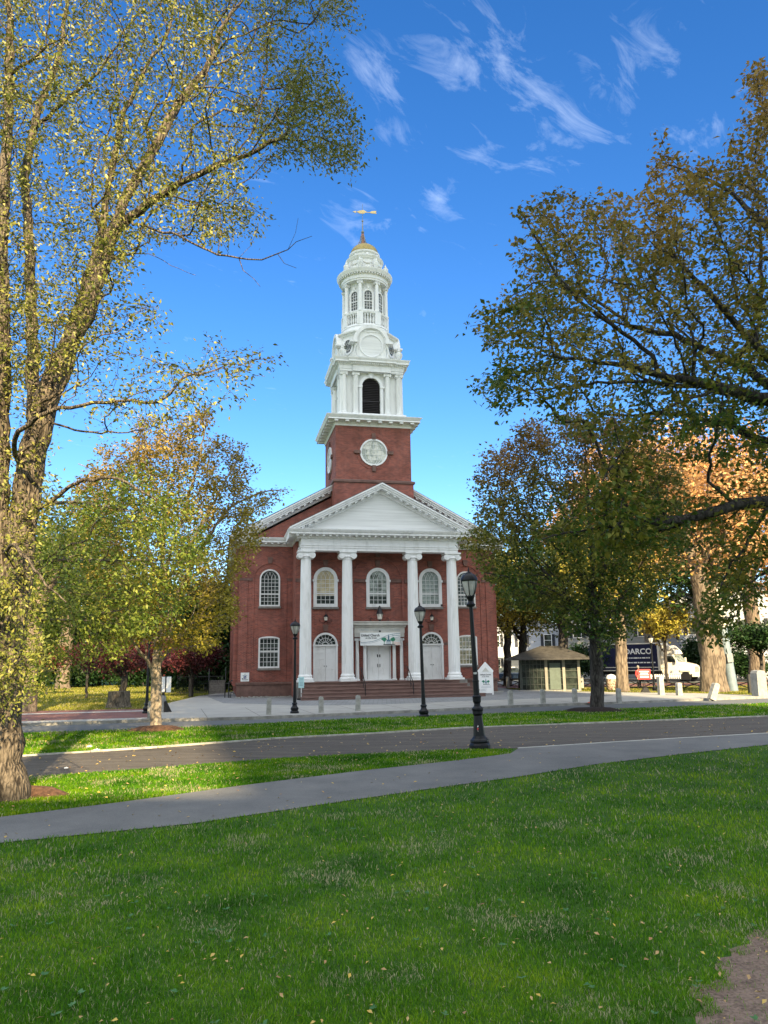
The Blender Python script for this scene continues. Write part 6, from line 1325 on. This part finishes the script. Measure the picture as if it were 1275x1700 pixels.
car(857, 90, R(-8), mat('dark_blue_paint', (.015, .03, .06), .25, coat=.6), 'dark blue car parked beyond the railing, left of the kiosk')
car(832, 96, R(-8), mat('black_car_paint', (.012, .012, .014), .25, coat=.6), 'black car mostly behind the church corner')
car(1160, 92, R(-25), mat('silver_paint', (.32, .34, .36), .3, coat=.6), 'silver car between the truck and the thick forked elm')
# box truck
q = atY(1112, 1100, 80); tk = empty('box_truck', (q[0], 80, 0), R(-40), 'white-cabbed moving truck with dark blue box, parked across the street', 'truck')
NAVY = mat('navy_box', (.010, .014, .05), .4, var=.1); TW = mat('truck_white', (.72, .70, .62), .35, coat=.4, var=.04)
MB().box(-8.2, -.55, -1.22, 1.22, 1.15, 3.85).build('box_body', NAVY, tk)
tr = MB()
for y in (-1.24, 1.20): tr.box(-.75, -.50, y, y + .04, 1.1, 3.9).box(-8.25, -.5, y, y + .04, 3.8, 3.92).box(-8.25, -.5, y, y + .04, 1.42, 1.5).box(-8.25, -.5, y, y + .04, 1.1, 1.18)
tr.box(-.56, -.5, -1.24, 1.24, 1.1, 3.92); tr.build('box_trim', TW, tk)
text_mesh('DARCO', .78, M['signwhite'], tk, (-2.75, -1.245, 3.05), bold=.02, sx=1.05)
bt = MB()
for (x0, x1, z) in ((-4.4, -1.5, 2.35), (-4.4, -1.0, 1.88)):
    x = x0
    rr = random.Random(int(z * 100))
    while x < x1: w_ = rr.uniform(.1, .4); bt.box(x, min(x1, x + w_), -1.235, -1.222, z, z + .12); x += w_ + .08
bt.build('small_print', M['signwhite'], tk)
MB().prism([(-.45, 2.75), (1.0, 2.75), (.85, 3.1), (.3, 3.62), (-.45, 3.72)], -1.05, 1.05).build('wind_deflector', TW, tk); text_mesh('DARCO', .34, M['ink'], tk, (.2, -1.055, 3.15), bold=.006)
text_mesh('DARCO', .34, M['ink'], tk, (.72, 0, 3.28), rot=(R(48), 0, R(90)), bold=.006)
cabs = lambda w, z0, z1, t=.12: [(-w, z0), (-w, z1 - t), (-w + t, z1), (w - t, z1), (w, z1 - t), (w, z0)]
loft([(-.45, cabs(1.08, .75, 2.75)), (.75, cabs(1.08, .75, 2.75)), (1.25, cabs(1.05, .75, 1.98)), (2.35, cabs(.98, .75, 1.72)), (2.62, cabs(.92, .85, 1.55))]).build('cab', TW, tk, smooth=True)
MB().add([(.80, -.98, 2.62), (.80, .98, 2.62), (1.27, 1.0, 2.0), (1.27, -1.0, 2.0), (.84, -.98, 2.62), (.84, .98, 2.62), (1.32, 1.0, 2.0), (1.32, -1.0, 2.0)], [(0, 1, 2, 3), (4, 5, 6, 7), (0, 1, 5, 4), (2, 3, 7, 6), (0, 3, 7, 4), (1, 2, 6, 5)]).build('windscreen', glass_mat('windscreen_glass', (.14, .19, .17), (.05, .08, .07), 2), tk)
for y in (-1.10, 1.085): MB().prism([(-.05, 1.95), (1.0, 1.95), (.72, 2.55), (-.05, 2.55)], y, y + .015).build('window', M['glass_dark'], tk)
gr = MB()
for k in range(6): gr.box(2.62, 2.67, -.48, .48, .98 + k * .095, 1.03 + k * .095)
gr.box(2.61, 2.65, -.55, -.48, .95, 1.55).box(2.61, 2.65, .48, .55, .95, 1.55); gr.build('grille', M['lead'], tk)
MB().box(2.50, 2.80, -1.12, 1.12, .52, .84).build('bumper', TW, tk)
for y in (-.76, .76): MB().box(2.50, 2.66, y - .16, y + .16, 1.08, 1.32).build('headlight', M['bulb'], tk)
for y in (-1.32, 1.32): MB().cbox(1.15, y, 1.9, .12, .16, .5).tube([(1.1, y * .8, 2.0), (1.15, y, 2.1)], .02, 4).build('mirror', TW, tk)
for s in (-1, 1): MB().box(1.35, 2.35, *sorted((s * .9, s * 1.14)), 1.02, 1.2).build('fender', TW, tk)
for (x, y) in ((1.85, -.95), (1.85, .95), (-5.6, -.95), (-5.6, .95)): wheel(tk, x, y, .5, .3, M['lead'])
MB().box(-7.8, -.9, -.9, .9, .75, 1.1).build('chassis', M['black_metal'], tk)
# ------------------------------------------------------------------ person in a red jacket behind the red board
def skin_mesh(name, joints, edges, mat_, parent, sub=2):
    me = bpy.data.meshes.new(name); me.from_pydata([j[0] for j in joints], edges, []); o = bpy.data.objects.new(name, me); COL.objects.link(o)
    o.parent = parent
    m1 = o.modifiers.new('skin', 'SKIN'); 
    for i, j in enumerate(joints): me.skin_vertices[0].data[i].radius = j[1] if isinstance(j[1], tuple) else (j[1], j[1])
    me.skin_vertices[0].data[0].use_root = True
    m1.use_smooth_shade = True; m2 = o.modifiers.new('sub', 'SUBSURF'); m2.levels = sub; m2.render_levels = sub
    me.materials.append(mat_); return o
SK = mat('skin', (.42, .26, .19), .6); RJ = mat('red_jacket', (.50, .05, .05), .8); DT_ = mat('dark_trousers', (.02, .022, .03), .8); HR = mat('grey_hair', (.30, .28, .26), .8)
g = gnd(1062, 1144); pr = empty('person', (g[0], g[1], 0), R(20), 'person in a red jacket and dark trousers standing behind the red board', 'person')
J = [((0, 0, .95), (.15, .11)), ((0, 0, 1.15), (.14, .10)), ((0, 0, 1.36), (.17, .11)), ((0, 0, 1.47), (.06, .06)), ((0, -.02, 1.56), (.055, .06)), ((0, -.03, 1.64), (.085, .10)), ((0, -.02, 1.72), (.07, .085)),
     ((-.20, 0, 1.38), .06), ((-.27, 0, 1.12), .045), ((-.24, -.14, .90), .035), ((.20, 0, 1.38), .06), ((.27, -.02, 1.12), .045), ((.20, -.22, 1.02), .035),
     ((-.10, 0, .86), .09), ((-.11, -.03, .48), .06), ((-.11, .03, .09), .045), ((-.11, -.12, .04), .04), ((.10, 0, .86), .09), ((.12, .03, .48), .06), ((.13, .10, .09), .045), ((.13, -.05, .04), .04)]
E_ = [(0, 1), (1, 2), (2, 3), (3, 4), (4, 5), (5, 6), (2, 7), (7, 8), (8, 9), (2, 10), (10, 11), (11, 12), (0, 13), (13, 14), (14, 15), (15, 16), (0, 17), (17, 18), (18, 19), (19, 20)]
skin_mesh('body', J, E_, SK, pr)
gr_ = lambda r, k: tuple(a + k for a in r) if isinstance(r, tuple) else r + k
jk = [0, 1, 2, 7, 8, 9, 10, 11, 12]; mp_ = {j: i for i, j in enumerate(jk)}; JJ = [(J[j][0], gr_(J[j][1], .022)) for j in jk]; JJ[0] = ((0, 0, .88), (.18, .14)); JJ.append(((0, 0, 1.43), (.085, .08)))
skin_mesh('jacket', JJ, [(mp_[a], mp_[b]) for a, b in E_ if a in mp_ and b in mp_] + [(mp_[2], len(jk))], RJ, pr)
tk_ = [0, 13, 14, 15, 17, 18, 19]; mp_ = {j: i for i, j in enumerate(tk_)}; skin_mesh('trousers', [(J[j][0], gr_(J[j][1], .018)) for j in tk_], [(mp_[a], mp_[b]) for a, b in E_ if a in mp_ and b in mp_], DT_, pr)
MB().lathe([(.02, .13), (.07, .115), (.105, .06), (.11, 0), (.10, -.05)], 0, 0, 14, sy=1.1).build('hair', HR, pr, smooth=True, loc=(0, .015, 1.69))
MB().prism([(-.015, 1.60), (.015, 1.60), (0, 1.66)], -.155, -.11).build('nose', SK, pr)
for s in (-1, 1):
    hd = MB(); bx, by, bz = (s * .24 if s < 0 else .20), (-.14 if s < 0 else -.22), (.90 if s < 0 else 1.02)
    hd.lathe([(.03, 0), (.04, -.04), (.035, -.09)], bx, by, 8, bz, sy=.5)
    for k in range(4): hd.tube([(bx + (k - 1.5) * .018, by, bz - .085), (bx + (k - 1.5) * .019, by - .015, bz - .13), (bx + (k - 1.5) * .018, by - .03, bz - (.155 if k in (1, 2) else .145))], .0085, 5)
    hd.tube([(bx + .03, by, bz - .03), (bx + .05, by - .03, bz - .07)], .009, 5); hd.build('hand', SK, pr)
# ------------------------------------------------------------------ grass blades, weeds and fallen leaves
def inside(P, poly): return in_poly(P, poly)
fore = [(-8, 3.6), (9, 3.6), (16, 12), (16, 24.3)] + path_near[::-1][2:-1]
fore = [(-9, 3.8), (8, 3.8), (22, 20), (22, 26)] + [p for p in path_near[::-1] if -13 < p[0] < 20]
def grass_mat(name, cols, straw, patch=.9, straw_amt=.42):
    m, n, l, p = nodes_of(name); g = n.new('ShaderNodeNewGeometry')
    def noise(sc, det=3):
        q = n.new('ShaderNodeTexNoise'); q.inputs['Scale'].default_value = sc; q.inputs['Detail'].default_value = det; l.new(g.outputs['Position'], q.inputs['Vector']); return q.outputs[0]
    def MM(op, a, b, clamp=False):
        q = n.new('ShaderNodeMath'); q.operation = op; q.use_clamp = clamp
        for i, v in enumerate((a, b)):
            if isinstance(v, (int, float)): q.inputs[i].default_value = v
            else: l.new(v, q.inputs[i])
        return q.outputs[0]
    rnd = g.outputs['Random Per Island']
    fac = MM('ADD', MM('MULTIPLY', rnd, .5), MM('ADD', MM('MULTIPLY', MM('SUBTRACT', noise(patch, 4), .5), 1.3), MM('ADD', MM('MULTIPLY', MM('SUBTRACT', noise(.28, 3), .5), .8), .22)), True)
    r = n.new('ShaderNodeValToRGB'); e = r.color_ramp.elements
    while len(e) < len(cols): e.new(.5)
    for i, c in enumerate(cols): e[i].position = i / (len(cols) - 1); e[i].color = c4(c)
    l.new(fac, r.inputs[0])
    s1 = MM('MULTIPLY', MM('SUBTRACT', noise(.75, 5), .53), 7, True)
    s2 = MM('GREATER_THAN', MM('ADD', MM('MULTIPLY', rnd, 1.0), MM('MULTIPLY', s1, straw_amt)), .94)
    mx = n.new('ShaderNodeMix'); mx.data_type = 'RGBA'; l.new(s2, mx.inputs[0]); l.new(r.outputs[0], mx.inputs[6]); mx.inputs[7].default_value = c4(straw)
    l.new(mx.outputs[2], p.inputs['Base Color']); p.inputs['Roughness'].default_value = .7; p.inputs['Specular IOR Level'].default_value = .08
    tr = n.new('ShaderNodeBsdfTranslucent'); l.new(mx.outputs[2], tr.inputs[0]); ms = n.new('ShaderNodeMixShader'); ms.inputs[0].default_value = .38
    l.new(p.outputs[0], ms.inputs[1]); l.new(tr.outputs[0], ms.inputs[2]); l.new(ms.outputs[0], n['Material Output'].inputs[0]); return m
GM = grass_mat('grass_blades', [(.020, .085, .004), (.060, .19, .008), (.165, .31, .010), (.37, .45, .02)], (.44, .40, .24))
def blades(rng, P, h, w, bend=.5):
    K = len(P); a = rng.uniform(0, 2 * math.pi, K); hh = h * rng.uniform(.45, 1.25, K); b = rng.uniform(.1, bend + .4, K) * hh; d = np.c_[np.cos(a), np.sin(a)]; s = np.c_[-d[:, 1], d[:, 0]] * (w * rng.uniform(.6, 1.4, K))[:, None] / 2
    z0 = np.zeros(K)
    p = P; v = np.empty((K, 5, 3))
    v[:, 0, :2] = p - s; v[:, 0, 2] = 0; v[:, 1, :2] = p + s; v[:, 1, 2] = 0
    mid = p + d * b[:, None] * .35
    v[:, 2, :2] = mid + s * .8; v[:, 2, 2] = hh * .62; v[:, 3, :2] = mid - s * .8; v[:, 3, 2] = hh * .62
    v[:, 4, :2] = p + d * b[:, None]; v[:, 4, 2] = hh * .95
    i = np.arange(K)[:, None] * 5
    F = np.stack([i + [0, 1, 2], i + [0, 2, 3], i + [3, 2, 4]], 1).reshape(-1, 3)
    return v.reshape(-1, 3), F
rgg = np.random.default_rng(77)
def scatter_view(rng, n, poly, y0, y1, power=1.6, xw=.64):
    # more blades near the path's side of the lawn where they are seen closely
    out = []
    tot = 0
    while tot < n:
        t = rng.uniform(0, 1, n); y = (y0 ** (1 - power) + t * (y1 ** (1 - power) - y0 ** (1 - power))) ** (1 / (1 - power)); x = rng.uniform(-1, 1, n) * (xw * y + .6)
        q = np.c_[x, y]; q = q[in_poly(q, poly)]; out.append(q); tot += len(q)
    return np.vstack(out)[:n]
def clumpy(rng, P, s=.35):
    # thin the sward irregularly so that clumps and gaps show
    ph = rng.uniform(0, 6.28, 6); f = sum(np.sin(P[:, 0] * k1 + P[:, 1] * k2 + p) for k1, k2, p in ((3.1, 1.2, ph[0]), (-2.2, 3.9, ph[1]), (7.3, 5.1, ph[2]), (5.9, -8.2, ph[3]), (13, 3, ph[4]), (-4, 15, ph[5]))) / 6
    return f
P = scatter_view(rgg, 380000, fore, 4.1, 26, 2.15)
wob = np.c_[.16 * np.sin(P[:, 1] * 7.3 + P[:, 0] * 3) + .09 * np.sin(P[:, 0] * 17 + 1) + .05 * np.sin(P[:, 1] * 31), .14 * np.sin(P[:, 0] * 8.1 + 2) + .08 * np.sin(P[:, 1] * 19)] + rgg.normal(0, .05, P.shape)
dmask = ~in_poly(P + wob * .6, np.array([(x + .06, y - .04) for x, y in _dp]).tolist()) | (rgg.uniform(size=len(P)) < .04); P = P[dmask]
f = clumpy(rgg, P); dist = np.hypot(P[:, 0], P[:, 1])
hN = (.040 + .016 * f) * np.clip(dist / 9, .85, 1.25); wN = .0042 * np.clip(dist / 6.0, .9, 3.2)
V, F = blades(rgg, P, hN, 1.0 * wN, .9)
tag(np_mesh('grass', V, 3, GM, F=F), 'mown green grass of the near lawn with straw-coloured patches', 'grass', kind='stuff')
s1p = [(-14, 7.5), (-6.1, 12.75)] + path_far[3:8] + [(3.3, 21.1), (2.0, 21.3), (0, 20.75), (-2.5, 19.95), (-6, 17.95), (-7.8, 17.05), (-14, 14.4)]
P = scatter_view(rgg, 90000, s1p, 9, 22, 1.6); dist = np.hypot(P[:, 0], P[:, 1]); V, F = blades(rgg, P, .05, .0062 * dist / 9, .8)
tag(np_mesh('grass', V, 3, GM, F=F), 'grass strip between the footpath and the dark service road', 'grass', kind='stuff')
s2p = [(p[0], p[1] + .12) for p in road_far[1:9]] + [(p[0], p[1] - .04) for p in g2far[8:0:-1]]
P = scatter_view(rgg, 100000, s2p, 18, 46, 1.5)
for (px_, py_, r_) in ((986, 1181, 1.25), (262, 1213, .95)): g_ = gnd(px_, py_); P = P[((P[:, 0] - g_[0]) / r_) ** 2 + ((P[:, 1] - g_[1]) / (r_ * .8)) ** 2 > rgg.uniform(.8, 1.1, len(P))]
dist = np.hypot(P[:, 0], P[:, 1]); V, F = blades(rgg, P, .075, .0075 * dist / 12, .8)
tag(np_mesh('grass', V, 3, GM, F=F), 'grass strip between the dark service road and the street', 'grass', kind='stuff')
farm = grass_mat('dry_lawn_blades', [(.09, .12, .015), (.20, .22, .03), (.34, .30, .06), (.44, .36, .10)], (.42, .36, .2), .3)
P = scatter_view(rgg, 60000, [(-60, 47), (-19, 41), (-13, 41.8), (-13.8, 60), (-12, 75), (-14, 95), (-70, 95)], 38, 95, 1.4, .58); dist = np.hypot(P[:, 0], P[:, 1]); V, F = blades(rgg, P, .12, .02 * dist / 25, .8)
tag(np_mesh('grass', V, 3, farm, F=F), 'yellowish grass of the lawn left of the church', 'grass', kind='stuff')
P = scatter_view(rgg, 30000, [(13.2, 56), (16.6, 52.8), (19.6, 50.7), (21.5, 47.4), (40, 50), (60, 60), (60, 66), (9, 67), (10.2, 60.2)], 46, 68, 1.4, .6); dist = np.hypot(P[:, 0], P[:, 1]); V, F = blades(rgg, P, .09, .014 * dist / 25, .8)
tag(np_mesh('grass', V, 3, farm, F=F), 'worn grass under the railing right of the plaza', 'grass', kind='stuff')
# broad-leaved weeds in the near lawn
WM = leaf_mat('weed_leaves', [(.03, .10, .03), (.06, .16, .05), (.10, .20, .08)], .2, clump=3)
P = scatter_view(rgg, 160, fore, 4.3, 14, 2.0); wv_ = []
for p in P:
    n = rgg.integers(4, 9)
    for a in rgg.uniform(0, 6.28, n):
        L = rgg.uniform(.02, .05); d = np.array([math.cos(a), math.sin(a), .25]); s = np.array([-d[1], d[0], 0]) * L * .3; c = np.array([p[0], p[1], .035])
        wv_ += [c, c + d * L * .5 + s, c + d * L, c + d * L * .5 - s]
tag(np_mesh('weeds', np.array(wv_), 4, WM), 'clover and plantain leaves scattered in the near lawn', 'weeds', kind='stuff')
FM = leaf_mat('fallen_leaf', [(.20, .10, .05), (.34, .20, .09), (.46, .33, .14), (.55, .38, .06), (.50, .46, .32)], .15, clump=9)
def fallen(n, poly, y0, y1, z, size, power):
    P = scatter_view(rgg, n, poly, y0, y1, power); K = len(P); a = rgg.uniform(0, 6.28, K); s = size * rgg.uniform(.6, 1.3, K); d = np.c_[np.cos(a), np.sin(a), rgg.uniform(-.3, .5, K)]; t = np.c_[-np.sin(a), np.cos(a), rgg.uniform(-.5, .5, K)]
    c = np.c_[P, z + rgg.uniform(0, .008, K)]; S = s[:, None]
    return np.stack([c - d * S * .5, c + t * S * .28 + [0, 0, .006], c + d * S * .5, c - t * S * .28 + [0, 0, .006]], 1).reshape(-1, 3)
lv = np.vstack([fallen(700, fore, 4.3, 24, .04, .042, 1.6), fallen(350, s1p, 10, 22, .06, .065, 1.3), fallen(330, s2p, 18, 42, .07, .09, 1.2), fallen(420, road_near[1:] + road_far[::-1], 14, 34, .02, .08, 1.2), fallen(110, path_near + path_far[::-1], 10, 26, .02, .06, 1.4)])
tag(np_mesh('fallen_leaves', lv, 4, FM), 'brown and yellow leaves lying on grass, road and footpath', 'leaves', kind='stuff')
